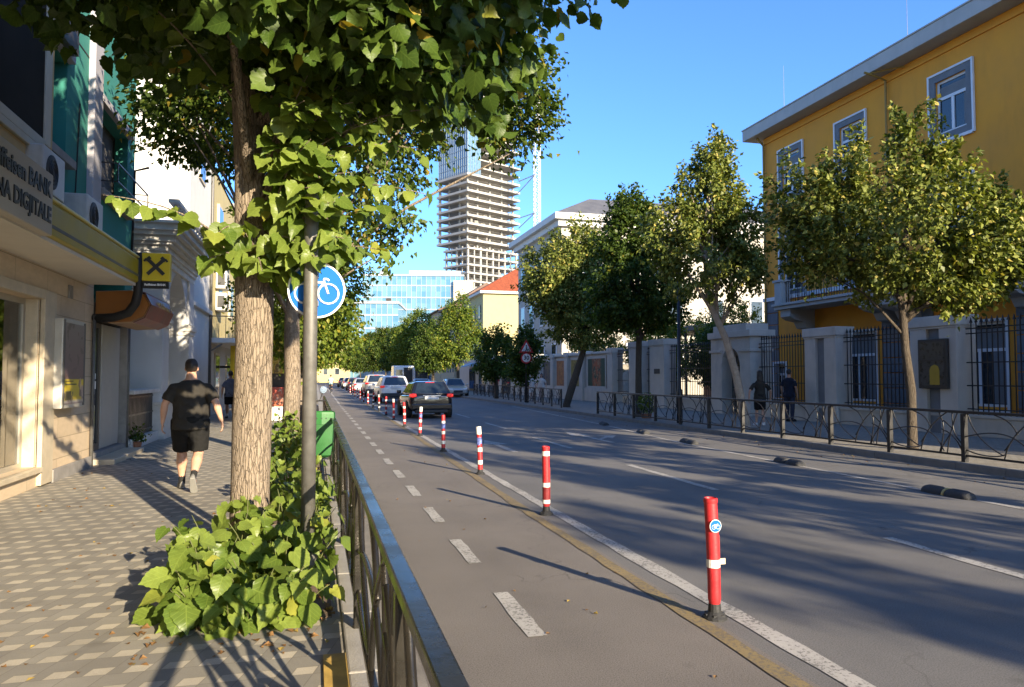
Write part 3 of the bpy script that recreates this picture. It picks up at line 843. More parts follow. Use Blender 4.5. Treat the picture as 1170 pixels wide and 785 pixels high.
mAcWhite = M('air_conditioner_white', (.55, .54, .50), .5, var=.1, scale=5, stain=.3)
mAcGrill = M('air_conditioner_grille', (.05, .05, .05), .6)
mWhiteWall = M('white_render', (.62, .60, .56), .85, var=.06, scale=1.2, bump=.2, bscale=40, stain=.25, stain_col=(.45,.43,.40))
mPaleBlue = M('pale_grey_render', (.50, .51, .53), .85, var=.06, scale=1.2, bump=.2, bscale=40, stain=.2, stain_col=(.36,.36,.36))
mMould = M('grey_cornice_stone', (.54, .53, .51), .7, var=.12, scale=4, bump=.2, bscale=40, stain=.3, stain_col=(.2,.2,.2))
mShutter = M('grey_shutter', (.36, .345, .31), .55, var=.1, scale=4)

def clear_glass(name, fac=.22):
    t = NT(name)
    tr = t.n("ShaderNodeBsdfTransparent"); tr.inputs[0].default_value = (.75, .8, .78, 1)
    g = t.n("ShaderNodeBsdfGlossy"); g.inputs['Roughness'].default_value = .02
    fr = t.n("ShaderNodeFresnel"); fr.inputs[0].default_value = 1.5
    mx = t.n("ShaderNodeMixShader"); t.l(t.math('ADD', fr.outputs[0], fac*.35, clamp=True), mx.inputs[0])
    t.l(tr.outputs[0], mx.inputs[1]); t.l(g.outputs[0], mx.inputs[2]); t.l(mx.outputs[0], t.out.inputs[0])
    return t.m
mShopGlass = clear_glass('shop_window_glass')

def poster_mat(name, bands, blob, blob2, axis_v=2, axis_h=1, scale=3.0, z0=0.0, z1=1.0, thr=.52):
    """abstract print: vertical colour bands with soft blobs"""
    t = NT(name)
    sp = t.n("ShaderNodeSeparateXYZ"); t.l(t.obj(), sp.inputs[0])
    v = t.remap(sp.outputs[axis_v], z0, z1, 0, 1)
    c = t.ramp(v, bands)
    n = t.noise(scale, 3, .55)
    c = t.mix(t.remap(n, thr, thr+.05, 0, .9), c, blob)
    n2 = t.noise(scale*2.3, 3, .5)
    c = t.mix(t.remap(n2, .58, .63, 0, .85), c, blob2)
    t.principled(c, .35, 0, None, .5)
    return t.m

# ---------------- bank with a stone ground floor; ochre and teal storeys above
B = thing('bank_building', 'corner building with travertine ground floor, teal upper wall and yellow green canopy', 'building', (-3.7, 6, .12))
wl = MB()
wl.box(-14, -3.7, -12, 7.9, .1, 3.55).box(-14, -3.7, 11.75, 14.30, .1, 3.55)      # either side of the shop window
wl.box(-14, -3.7, 7.9, 11.75, .1, .40).box(-14, -3.7, 7.9, 11.75, 2.72, 3.55).box(-14, -4.9, 7.9, 11.75, .40, 2.72)
wl.build('stone_wall', mTrav, B)
tr = MB()
tr.box(-3.72, -3.64, 11.75, 12.22, .14, 2.86).box(-3.72, -3.64, 7.55, 7.9, .14, 2.86).box(-3.72, -3.645, 7.9, 11.75, 2.72, 2.86).box(-3.72, -3.62, 7.9, 11.75, .33, .40)
tr.box(-3.98, -3.72, 11.70, 11.749, .40, 2.72)
tr.build('window_surround', mTravPlain, B, bevel=.008)
pl = MB().box(-3.69, -3.64, -12, 7.5, .1, .30).box(-3.69, -3.64, 12.26, 14.28, .1, .30)
pl.build('plinth', mStoneSill, B, bevel=.005)
wn = MB().box(-3.93, -3.87, 7.9, 11.70, .40, .47).box(-3.93, -3.87, 7.9, 11.70, 2.64, 2.72).box(-3.93, -3.87, 11.62, 11.70, .47, 2.64).box(-3.93, -3.87, 9.6, 9.68, .47, 2.64).build('shop_window', M('pale_metal_frame', (.40,.37,.31), .4, .4), B)
MB().box(-3.905, -3.895, 7.95, 9.6, .47, 2.64).box(-3.905, -3.895, 9.68, 11.62, .47, 2.64).build('pane', mShopGlass, wn)
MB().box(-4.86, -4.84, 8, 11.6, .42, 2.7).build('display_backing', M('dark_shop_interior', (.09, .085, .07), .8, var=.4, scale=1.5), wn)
MB().box(-4.06, -4.03, 9.75, 11.45, .5, 2.55).build('display_poster', poster_mat('shop_display_print', [(0,(.55,.5,.3)),(.3,(.40,.44,.22)),(.45,(.14,.12,.10)),(.60,(.25,.23,.2)),(.72,(.6,.62,.6)),(.86,(.75,.55,.04)),(1,(.7,.55,.08))], (.62,.32,.28), (.7,.66,.6), z0=.4, z1=2.4, scale=2.2), wn)
MB().box(-4.75, -4.0, 8.0, 11.6, .42, .95).build('display_counter', M('pale_counter', (.5,.5,.44), .5), wn, bevel=.01)

# canopy over the pavement: white soffit, yellow fascia with stripe, rounded top edge
cp = MB().box(-3.70, -2.97, -6, 13.95, 3.19, 3.235)
cp.build('canopy_soffit', mSoffit, B)
fa = MB().prism([(-3.7, 3.236), (-2.98, 3.236), (-2.93, 3.26), (-2.93, 3.62), (-2.96, 3.69), (-3.02, 3.71), (-3.7, 3.74)], 9.41, 13.95, 'y')
fa.build('canopy_fascia', mFascia, B, bevel=.012)
MB().box(-2.93, -2.925, 9.42, 13.95, 3.345, 3.385).build('canopy_stripe', mFasciaStripe, B)
MB().box(-2.99, -2.915, 9.42, 13.95, 3.665, 3.70).build('canopy_rim', M('pale_yellow_rim', (.62,.55,.20), .35), B, bevel=.01)
MB().prism([(-3.7, 3.236), (-2.98, 3.236), (-2.95, 3.3), (-2.95, 3.85), (-3.0, 3.92), (-3.7, 3.92)], -6, 9.40, 'y').build('canopy_box', mOchre, B)
mb = MB(); mb.tube([(-2.96, 13.99, 3.76), (-2.95, 14.02, 3.45), (-2.95, 14.05, 3.1), (-3.0, 14.1, 2.9), (-3.12, 14.15, 2.74), (-3.35, 14.2, 2.66), (-3.68, 14.25, 2.64)], [.075]*7, 10)
mb.build('canopy_downpipe', mBlack, B, smooth='all')
MB().box(-3.68, -2.98, 13.953, 13.985, 3.2, 3.70).build('canopy_end', mBlack, B)

# ochre upper wall with a dark glazed bay
MB().box(-14, -3.50, -12, 11.38, 3.93, 12.5).build('ochre_upper_wall', mOchre, B)
g = MB().box(-3.50, -3.46, 10.98, 11.2, 4.70, 12.4).box(-3.50, -3.46, 3, 10.98, 4.62, 4.75).box(-3.50, -3.455, 3, 11.3, 4.52, 4.615).build('bay_window', mCream, B, bevel=.01)
MB().box(-3.496, -3.485, 3, 10.975, 4.76, 12.3).build('pane', M('dark_smoked_panel', (.030,.026,.021), .85, var=.3, scale=1.5, spec=.1), g)
# teal upper wall
tw = MB()
tw.box(-14, -3.7, 11.39, 11.52, 3.56, 12.5).box(-14, -3.7, 12.62, 14.30, 3.56, 12.5).box(-14, -3.7, 16.45, 17.05, 3.0, 12.5)
for y0, y1 in ((11.52, 12.62), (14.30, 16.45)):
    tw.box(-14, -3.7, y0, y1, 3.56, 4.92).box(-14, -3.7, y0, y1, 6.42, 8.4).box(-14, -3.7, y0, y1, 9.9, 12.5)
    tw.box(-14, -4.06, y0, y1, 4.92, 6.42).box(-14, -4.06, y0, y1, 8.4, 9.9)
tw.build('teal_wall', mTeal, B)
MB().box(-3.72, -3.60, 13.72, 14.22, 3.78, 12.4).build('pale_pilaster', mLilac, B, bevel=.008)
MB().box(-3.703, -3.692, 11.5, 13.7, 6.94, 6.965).box(-3.703, -3.692, 11.52, 13.7, 4.26, 4.28).build('wall_joint', mBlack, B)
for (y0, y1) in ((11.52, 12.62), (14.30, 16.45)):
    for z0 in (4.92, 8.4):
        fr = MB().box(-4.0, -3.94, y0, y1, z0, z0+.06).box(-4.0, -3.94, y0, y1, z0+1.44, z0+1.5).box(-4.0, -3.94, y0, y0+.06, z0+.06, z0+1.44).box(-4.0, -3.94, y1-.06, y1, z0+.06, z0+1.44).box(-4.0, -3.94, (y0+y1)/2-.03, (y0+y1)/2+.03, z0+.06, z0+1.44).build('window', mDarkBrown, B)
        MB().box(-3.985, -3.965, y0+.06, (y0+y1)/2-.03, z0+.06, z0+1.44).build('pane', mGlass, fr)
        MB().box(-3.985, -3.960, (y0+y1)/2+.03, y1-.06, z0+.06, z0+1.44).build('pane', M('window_blind', (.09,.085,.08), .8), fr)
        MB().box(-4.05, -3.56, y0-.06, y1+.06, z0-.13, z0-.003).build('sill', mStoneSill, fr, bevel=.008)
        MB().box(-3.72, -3.60, y0-.06, y1+.06, z0+1.503, z0+1.64).build('lintel', mLilac, fr, bevel=.008)
# box-like shutter housing over the first window
MB().box(-3.7, -3.50, 11.6, 12.45, 6.46, 7.1).build('shutter_box', mDarkBrown, B, bevel=.01)
# window grille
gr = MB()
for z in (5.02, 5.34): gr.bar((-3.34, 14.2, z), (-3.34, 16.6, z), .022, .022)
for y in (14.2, 16.6):
    gr.bar((-3.34, y, 5.02), (-3.34, y, 5.34), .02, .02).bar((-3.7, y, 5.02), (-3.34, y, 5.02), .02, .02).bar((-3.7, y, 5.34), (-3.34, y, 5.34), .02, .02)
gr.build('flower_rail', mBlackMetal, B)
mb = MB(); mb.tube([(-3.68, 16.86, 3.7), (-3.66, 16.88, 5.2), (-3.66, 16.9, 5.9), (-3.4, 16.95, 6.0)], .025, 6).tube([(-3.68, 12.9, 3.8), (-3.67, 13.05, 4.6), (-3.68, 13.2, 6)], .012, 5)
mb.build('cable', mBlack, B)
# roof edge
MB().box(-14, -3.3, -12, 17.2, 12.5, 12.8).build('roof', mStoneSill, B)

# air conditioners standing on the canopy
def ac_unit(label, y, z, x=-3.62):
    t = thing('air_conditioner', label, 'air conditioner', (x, y, z), 0, 'air conditioners on the canopy')
    MB().box(x-.02, x+.32, y-.42, y+.42, z+.05, z+.62).build('case', mAcWhite, t, bevel=.02)
    g = MB(); g.lathe([(.22, 0), (.22, .012), (.19, .018)], (x+.321, y-.1, z+.335), 20, 'x')
    for r in (.06, .11, .16):
        pts = [(x+.345, y-.1+r*math.cos(a*.5236), z+.335+r*math.sin(a*.5236)) for a in range(13)]
        g.tube(pts, .006, 4)
    g.build('fan_grille', mAcGrill, t)
    MB().box(x, x+.3, y-.36, y-.30, z, z+.05).box(x, x+.3, y+.30, y+.36, z, z+.05).build('feet', mBlack, t)
    return t
ac_unit('weathered white air conditioner just above the grey sign panel', 10.85, 3.93)
ac_unit('white air conditioner on the yellow green canopy below the teal window', 12.75, 3.75)

# sign panel with the bank's lettering
T = thing('sign_panel', 'grey sign panel with dark lettering fixed over the canopy edge', 'sign', (-2.9, 8.4, 3.2))
MB().box(-2.975, -2.86, 5.9, 9.38, 3.21, 3.90).build('board', mPanelGrey, T, bevel=.015)
text('lettering', "Raiffeisen BANK", .25, mLetters, T, (-2.855, 9.28, 3.70), FACE_STREET_L, align='RIGHT', bold=.006, extrude=.006)
text('lettering', "ZONA DIGJITALE", .24, mLetters, T, (-2.855, 9.31, 3.42), FACE_STREET_L, align='RIGHT', bold=.006, extrude=.006)

# projecting square sign
T = thing('projecting_sign', 'square yellow projecting sign with a black crossed emblem above a black name strip', 'sign', (-2.7, 14.06, 3.2))
MB().box(-2.90, -2.44, 14.0, 14.14, 3.285, 3.77).build('sign_box', mSignYellow, T, bevel=.012)
MB().box(-2.88, -2.47, 14.0, 14.12, 3.165, 3.275).build('name_strip', mBlack, T, bevel=.006)
em = MB(); cx, cz = -2.67, 3.53
for s_ in (-1, 1):
    y = 13.992 + .003*s_
    em.bar((cx - s_*.13, y, cz-.13), (cx + s_*.13, y, cz+.13), .060, .012, up=(0, 1, 0))
    # the hooked upper ends
    em.bar((cx + s_*.155, y+.001, cz+.105), (cx + s_*.085, y+.001, cz+.165), .055, .012, up=(0, 1, 0))
    em.bar((cx + s_*.150, y+.002, cz+.135), (cx + s_*.185, y+.002, cz+.09), .035, .012, up=(0, 1, 0))
em.build('emblem', mLetters, T)
text('lettering', "Raiffeisen BANK", .050, mWhite, T, (-2.675, 13.992, 3.22), FACE_CAM, bold=.002)
MB().bar((-2.98, 14.07, 3.6), (-2.9, 14.07, 3.6), .05, .05).build('bracket', mBlack, T)

# wall-mounted light box with a notice
T = thing('notice_case', 'metal poster case with a maroon and yellow notice on the travertine wall', 'display case', (-3.7, 12.7, 1.2))
MB().box(-3.70, -3.53, 12.16, 13.22, 1.18, 2.50).build('case', M('brushed_case', (.50,.48,.43), .4, .3, var=.1), T, bevel=.012)
MB().box(-3.53, -3.522, 12.22, 13.16, 1.24, 2.44).build('notice', poster_mat('notice_print', [(0,(.16,.12,.13)),(.03,(.5,.45,.4)),(.06,(.62,.47,.02)),(.30,(.66,.50,.03)),(.31,(.17,.11,.11)),(.6,(.20,.14,.14)),(1,(.24,.2,.19))], (.42,.32,.30), (.12,.08,.08), scale=2.0, z0=.04, z1=1.24, thr=.6), T)
MB().box(-3.521, -3.518, 12.28, 12.55, 1.30, 1.43).box(-3.521, -3.518, 12.28, 12.8, 1.52, 1.54).box(-3.521, -3.518, 12.28, 12.65, 1.57, 1.585).build('notice_lines', M('notice_dark_ink', (.16,.13,.05), .6), T)
MB().box(-3.535, -3.515, 12.17, 12.22, 1.2, 2.48).box(-3.535, -3.515, 13.16, 13.21, 1.2, 2.48).build('frame', mSteel, T)
# little vent and pipe on the wall
T = thing('wall_vent', 'small square vent high on the travertine wall', 'vent', (-3.7, 12.95, 2.9)); MB().box(-3.7, -3.672, 12.9, 13.08, 2.86, 3.06).build('grille', mStoneSill, T, bevel=.005)
T = thing('corner_pipe', 'thin metal pipe running up the end of the travertine wall', 'pipe', (-3.66, 14.2, .12)); mb = MB(); mb.tube([(-3.655, 14.2, .12), (-3.655, 14.2, 2.7)], .03, 8); mb.build('pipe', mSteel, T, smooth='all')

# ---------------- shop doorway beyond the bank, under a barrel awning
Sh = thing('shop_front', 'narrow shop front with dark door frame and pale shutter beside the bank', 'shop front', (-3.85, 15.7, .12))
MB().box(-14, -4.0, 14.31, 17.05, .1, 2.99).box(-4.0, -3.72, 14.31, 14.42, .1, 3.0).box(-4.0, -3.72, 16.85, 17.05, .1, 2.99).box(-4.0, -3.72, 14.42, 16.85, .1, .30).build('wall', mStoneSill, Sh)
d = MB().box(-3.93, -3.85, 14.45, 14.53, .30, 2.62).box(-3.93, -3.85, 15.35, 15.43, .30, 2.62).box(-3.93, -3.85, 14.53, 15.35, 2.54, 2.62).box(-3.93, -3.85, 14.53, 15.35, .30, .42).build('door', M('brown_door_frame', (.13,.115,.095), .5, .2), Sh)
MB().box(-3.90, -3.88, 14.53, 15.35, .42, 2.54).build('pane', mGlassSky, d)
MB().box(-3.877, -3.872, 14.62, 15.2, .5, 1.12).build('poster', poster_mat('door_poster_print', [(0,(.5,.5,.42)),(.5,(.45,.45,.34)),(1,(.5,.5,.44))], (.5,.42,.08), (.3,.35,.2), scale=5, z0=.5, z1=1.1), d)
st = MB()
for (y, z, w_, h_) in ((14.95, 1.42, .2, .14), (15.2, 1.42, .1, .14), (14.95, 1.6, .2, .1), (15.17, 1.6, .12, .1), (14.95, 1.75, .3, .07)):
    st.box(-3.878, -3.874, y-w_/2, y+w_/2, z, z+h_)
st.build('sticker', mWhite, d)
MB().box(-3.92, -3.84, 15.46, 16.78, .31, 2.62).build('shutter', mShutter, Sh, bevel=.01)
MB().box(-3.99, -3.84, 14.45, 16.84, 2.64, 2.98).build('lintel', mDarkBrown, Sh)
MB().box(-3.8, -3.35, 14.45, 16.8, .10, .21).build('doorstep', mTravPlain, Sh, bevel=.012)
mb = MB(); mb.tube([(-3.71, 16.95, .12), (-3.71, 16.95, 2.95)], .028, 8); mb.build('downpipe', mSteel, Sh, smooth='all')
T = thing('awning', 'maroon boxed awning with faint gold lettering and an orange end over the shop door', 'awning', (-3.4, 15.6, 2.6))
prof = [(-3.72, 2.72), (-3.72, 3.14), (-3.15, 3.17), (-2.93, 3.10), (-2.84, 2.92), (-2.93, 2.70), (-3.15, 2.60), (-3.5, 2.58)]
MB().prism(prof, 14.50, 16.6, 'y').build('awning_frame', M('tan_awning_underside', (.42, .27, .15), .7, var=.15, scale=3), T, bevel=.01)
en = [( (x+3.3)*.97-3.3, (z-2.87)*.95+2.87) for x, z in prof]
MB().prism(en, 14.47, 14.503, 'y').build('awning_end', M('orange_awning_end', (.28, .10, .012), .6, var=.15, scale=4), T)
fr_ = MB()
pp = [(-3.15, 3.19), (-2.915, 3.12), (-2.815, 2.92), (-2.915, 2.68), (-3.1, 2.59)]
for i in range(4):
    a, b = pp[i], pp[i+1]
    fr_.quad((a[0], 14.46, a[1]), (b[0], 14.46, b[1]), (b[0], 16.64, b[1]), (a[0], 16.64, a[1]))
o = fr_.build('awning_cover', M('maroon_awning_print', (.20, .055, .04), .45, var=.45, scale=3, stain=.6, stain_col=(.35,.2,.13)), T)
md = o.modifiers.new('thick', 'SOLIDIFY'); md.thickness = .012; md.offset = 1
scr = MB(); random.seed(5)
for k in range(7):                 # unreadable gold flourishes
    y = 15.05 + k*.2
    scr.tube([(-2.845, y, 3.0+random.uniform(-.03,.03)), (-2.812, y+.05, 2.93+random.uniform(-.02,.05)), (-2.83, y+.1, 3.0+random.uniform(-.05,.03)), (-2.818, y+.16, 2.91)], .010, 4)
scr.build('gold_scrollwork', M('faded_gold', (.42,.30,.12), .5), T)

# ---------------- portico house
mWhite2 = mPaleBlue
H = thing('portico_house', 'grey white house with a heavy stepped cornice carried on square piers', 'house', (-4.5, 21, .12))
MB().box(-14, -6.0, 17.06, 25.4, .1, 6.6).build('back_wall', mPaleBlue, H)
pi_ = []
for (y0, lab) in ((19.95, 'near'), (23.9, 'far')):
    p_ = MB().box(-4.42, -3.62, y0, y0+.85, .12, 4.45)
    o = p_.build('pier', mPaleBlue, H, bevel=.012)
    MB().box(-4.50, -3.54, y0-.08, y0+.93, 2.98, 3.08).box(-4.46, -3.58, y0-.04, y0+.89, 2.86, 2.975).box(-4.47, -3.57, y0-.05, y0+.90, 3.083, 3.17).build('capital', mMould, o, bevel=.01)
    MB().box(-4.52, -3.52, y0-.10, y0+.95, .12, .95).box(-4.56, -3.48, y0-.14, y0+.99, .953, 1.03).build('pedestal', mMould, o, bevel=.012)
# arch spandrels between the piers (street side) and from near pier to the wall (camera side)
def arch_panel(mb, a0, a1, zspring, ztop, fixed0, fixed1, axis):
    c = (a0+a1)/2; r = (a1-a0)/2
    pts = [(a0, ztop), (a0, zspring)] + [(c - r*math.cos(R(180*i/14)), zspring + r*math.sin(R(180*i/14))) for i in range(1, 14)] + [(a1, zspring), (a1, ztop)]
    # as strips, so each piece is convex
    xs = [a0 + (a1-a0)*i/16 for i in range(17)]
    for i in range(16):
        za = zspring + math.sqrt(max(0, r*r-(xs[i]-c)**2)); zb = zspring + math.sqrt(max(0, r*r-(xs[i+1]-c)**2))
        mb.prism([(xs[i], za), (xs[i+1], zb), (xs[i+1], ztop), (xs[i], ztop)], fixed0, fixed1, axis)
sp_ = MB(); arch_panel(sp_, 20.80, 23.90, 2.9, 4.45, -4.35, -3.69, 'x'); arch_panel(sp_, -6.0, -4.42, 3.3, 4.45, 20.02, 20.7, 'y')
sp_.build('arch', mPaleBlue, H)
cor = MB(); z = 4.452
for (dx, hh) in ((.0, .16), (.05, .10), (.10, .14), (.22, .07), (.30, .14), (.42, .10), (.50, .16), (.58, .07)):
    cor.box(-6.0, -3.62+dx, 19.93-dx, 24.77+dx, z, z+hh-.002); z += hh
cor.build('cornice', mMould, H, bevel=.008)
bl = MB()
for k in range(12): bl.lathe([(.05,0),(.05,.04),(.035,.08),(.06,.2),(.035,.36),(.05,.42),(.05,.46)], (-3.35, 19.8+k*.42, z), 8)
bl.box(-3.47, -3.23, 19.5, 24.9, z+.462, z+.54)
bl.build('roof_balustrade', mMould, H)
dk = MB()
for y in (21.0, 22.4): dk.box(-5.999, -5.96, y, y+.55, 2.2, 2.32)
dk.build('wall_plate', M('dark_plate', (.1,.1,.1), .5), H)
# iron fence on a low stone base between the shop and the portico
T = thing('iron_balustrade', 'black ornamental iron balustrade on a low stone base by the portico', 'fence', (-3.8, 18.4, .12))
MB().box(-3.95, -3.65, 17.08, 19.84, .12, .34).box(-3.98, -3.62, 17.08, 19.80, 1.27, 1.36).build('stone_base', mMould, T, bevel=.01)
f = MB()
for k in range(22):
    y = 17.15 + k*.122
    f.box(-3.815, -3.785, y, y+.075, .342, 1.268)
for z in (.42, .80, 1.18): f.box(-3.83, -3.77, 17.1, 19.8, z, z+.035)
f.build('iron_panel', mBlackMetal, T)
T = thing('potted_plant', 'small dark plant on the kerbstone at the shop corner', 'plant', (-3.72, 17.35, .12))
P_ = np.array([(-3.62+random.gauss(0,.09), 17.35+random.gauss(0,.12), .32+abs(random.gauss(0,.12))) for _ in range(160)]) - np.array([-3.72,17.35,.12])
MB().lathe([(.09,0),(.12,.16),(.115,.16)], (-3.62, 17.35, .12), 12).build('pot', M('terracotta', (.3,.13,.07), .8), T)
leaf_cloud('leaves', P_, rng.normal(size=(160,3)), rng.normal(size=(160,3))+np.array([0,0,.8]), rng.uniform(.05,.09,160), mLeafDark, T)

# ---------------- tall white building, its sunlit flank shows above the portico
H = thing('white_apartment_block', 'tall plain white block rising behind the portico house', 'building', (-6, 28, .12))
MB().box(-16, -3.9, 25.45, 30.4, .1, 15).build('wall', mWhiteWall, H)
for z in (5.2, 8.4, 11.6):
    fr = MB().box(-3.9, -3.85, 27.2, 28.5, z, z+1.6).build('window', mCream, H)
    MB().box(-3.85, -3.845, 27.28, 28.42, z+.08, z+1.52).build('pane', mGlass, fr)
MB().box(-3.9, -3.78, 25.6, 30.4, 3.95, 4.1).build('string_course', mMould, H, bevel=.01)
mb = MB(); mb.tube([(-3.84, 30.3, .1), (-3.84, 30.3, 15)], .05, 8); mb.build('downpipe', mSteel, H, smooth='all')
MB().box(-16, -3.6, 25.2, 30.6, 15, 15.25).build('roof', mStoneSill, H)
# rusty dark roof sheet leaning beyond the teal corner
H = thing('yellow_apartment_house', 'cream yellow house with a balcony and stacked air conditioners', 'house', (-4, 37, .12))
mYellowHouse = M('cream_yellow_render', (.46, .38, .18), .85, var=.08, scale=1.5, bump=.2, stain=.3, stain_col=(.4,.33,.18))
MB().box(-14, -4.0, 30.42, 44, .1, 10).build('wall', mYellowHouse, H)
MB().box(-4.0, -3.96, 30.45, 44, .1, 3.0).build('ground_floor_wall', M('grey_beige_render', (.40,.37,.32), .85, var=.1), H)
for (y, z, h_) in ((32.5, .3, 2.3), (36.5, .3, 2.3), (33.0, 4.4, 1.6), (37.5, 4.4, 1.6), (41.5, 4.4, 1.6), (33.0, 7.3, 1.5), (37.5, 7.3, 1.5)):
    fr = MB().box(-4.0, -3.90, y, y+1.4, z, z+h_).build('window', mCream, H)
    MB().box(-3.90, -3.895, y+.1, y+1.3, z+.1, z+h_-.1).build('pane', mGlass, fr)
b = MB().box(-4.0, -3.05, 31.2, 40.5, 2.95, 3.15).build('balcony', mWhiteWall, H, bevel=.02)
rl = MB()
for k in range(32): rl.bar((-3.1, 31.3+k*.295, 3.15), (-3.1, 31.3+k*.295, 3.98), .02, .02)
rl.bar((-3.1, 31.25, 4.0), (-3.1, 40.45, 4.0), .04, .04); rl.bar((-3.98, 31.25, 4.0), (-3.1, 31.25, 4.0), .04, .04)
for k in range(4): rl.bar((-3.9+k*.25, 31.25, 3.15), (-3.9+k*.25, 31.25, 3.98), .02, .02)
rl.build('balcony_railing', mBlackMetal, b)
mb = MB(); mb.tube([(-3.93, 30.9, .12), (-3.93, 30.9, 2.6), (-3.5, 31.0, 2.9)], .04, 6); mb.build('downpipe', mSteel, H)
for (y, z, lab) in ((33.2, 4.35, 'lower of two air conditioners on the cream yellow house'), (33.2, 5.25, 'upper of two air conditioners on the cream yellow house'), (36.2, 6.9, 'air conditioner high on the cream yellow house beyond the pair')):
    t = thing('air_conditioner', lab, 'air conditioner', (-3.98, y, z), 0, 'air conditioners on the yellow house')
    MB().box(-3.98, -3.55, y-.5, y+.5, z, z+.72).build('case', mAcWhite, t, bevel=.02)
    g = MB(); g.lathe([(.26, 0), (.26, .015)], (-3.55, y, z+.36), 16, 'x')
    g2 = g.box(-3.9, -3.62, y-.503, y-.500, z+.12, z+.6)
    g.build('fan_grille', mAcGrill, t)
T = thing('hanging_sign', 'tall bright yellow vertical sign on the cream yellow house', 'sign', (-3.6, 34, 1.3)); MB().box(-3.50, -3.27, 34.0, 34.14, 1.35, 3.0).build('board', mSignYellow, T, bevel=.01)
MB().box(-4.0, -3.5, 34.04, 34.1, 2.0, 2.1).build('bracket', mBlack, T)
# more houses further along the near side
for (y0, y1, h, colr, lab) in ((44.2, 58, 11, (.42,.38,.32), 'plain beige house farther along the near side'), (58.2, 76, 9, (.5,.47,.4), 'pale house half hidden by the near kerb trees'), (76.2, 110, 13, (.40,.36,.30), 'long tan building far down the near side'), (110.2, 160, 10, (.5,.45,.36), 'farthest low building on the near side')):
    H = thing('street_house', lab, 'house', (-6, (y0+y1)/2, .1))
    MB().box(-16, -4.4, y0, y1, .1, h).build('wall', M('render_%d' % y0, colr, .85, var=.1, scale=1.2), H)
    y = y0+1.5
    while y < y1-2:
        for z in (3.6, 6.6):
            fr = MB().box(-4.4, -4.32, y, y+1.2, z, z+1.5).build('window', mCream, H)
            MB().box(-4.32, -4.315, y+.1, y+1.1, z+.1, z+1.4).build('pane', mGlass, fr)
        y += 3.6
    MB().box(-16.2, -4.1, y0, y1, h, h+.3).build('roof', mStoneSill, H)
H = thing('end_house', 'sunlit cream yellow house closing the end of the street', 'house', (2, 215, 0))
MB().box(-12, 9, 205, 222, 0, 12).build('wall', mYellowHouse, H)
MB().box(-12.5, 9.5, 204.5, 222.5, 12, 12.5).build('roof', mStoneSill, H)
for x in range(-10, 8, 3):
    for z in (2, 5.2, 8.4):
        fr = MB().box(x, x+1.3, 204.9, 205, z, z+1.8).build('window', mCream, H); MB().box(x+.12, x+1.18, 204.88, 204.9, z+.12, z+1.68).build('pane', mGlass, fr)
# ================================================================== RIGHT-HAND SIDE: wall, yellow building
mStoneWall = M('pale_painted_concrete', (.54, .49, .42), .85, var=.1, scale=2, bump=.3, bscale=40, stain=.35, stain_col=(.25,.245,.24), fine=.08)
mPlinth = M('beige_low_wall', (.47, .43, .36), .85, var=.12, scale=2, bump=.3, bscale=40, stain=.5, stain_col=(.2,.18,.15), fine=.1)
mDarkRecess = M('grey_recess_paint', (.19, .195, .20), .85, var=.12, scale=3, bump=.2)
mAmber = M('ochre_yellow_render', (.72, .295, .028), .85, var=.09, scale=.6, bump=.2, bscale=50, stain=.4, stain_col=(.46,.19,.022), fine=.06)
mQuoin = M('grey_quoin_stone', (.155, .165, .18), .85, var=.15, scale=3, bump=.3, bscale=40)
mCornice = M('grey_painted_cornice', (.40, .39, .37), .8, var=.08, scale=2, stain=.25, stain_col=(.2,.2,.2))
mWinWhite = M('white_window_paint', (.66, .67, .69), .5, var=.05)
mIron = mBlackMetal
WX = 16.4
# garden ground behind the wall
o = MB().box(17.0, 60, 2, 75, -.02, .14).build('garden_ground', M('garden_soil', (.13,.12,.08), .95, var=.3, scale=1)); o["kind"] = 'structure'

W = thing('boundary_wall', 'long pale wall of square pillars with spiked iron fence panels on a low beige base', 'wall', (WX, 20, .12))
pl = MB()
for (y0, y1) in ((-4, 25.7), (28.9, 34.2), (36.3, 38.0)):
    pl.box(WX, WX+.42, y0, y1, .12, .58).box(WX-.03, WX+.45, y0, y1, .582, .66)
pl.build('low_wall', mPlinth, W, bevel=.01)
def pillar(y0, y1, h=3.02, double=False, x=WX):
    if double:
        w = (y1-y0)
        m_ = MB().box(x-.12, x+.52, y0, y0+w*.36, .12, h).box(x-.12, x+.52, y1-w*.36, y1, .12, h)
        o = m_.build('pillar', mStoneWall, W, bevel=.012)
        MB().box(x-.02, x+.5, y0+w*.36+.002, y1-w*.36-.002, .12, h).build('recess', mDarkRecess, o)
    else:
        o = MB().box(x-.12, x+.52, y0, y1, .12, h).build('pillar', mStoneWall, W, bevel=.012)
    MB().box(x-.17, x+.57, y0-.06, y1+.06, h+.002, h+.29).box(x-.14, x+.54, y0-.03, y1+.03, h-.06, h-.002).build('cap', mStoneWall, o, bevel=.015)
    return o
for a in ((10.6, 12.2, 3.0, True), (16.15, 17.75, 3.0, True), (20.9, 22.5, 2.98, True), (33.3, 34.9, 3.18, False), (35.9, 37.5, 3.18, False), (39.85, 40.6, 2.98, False)):
    pillar(*a)
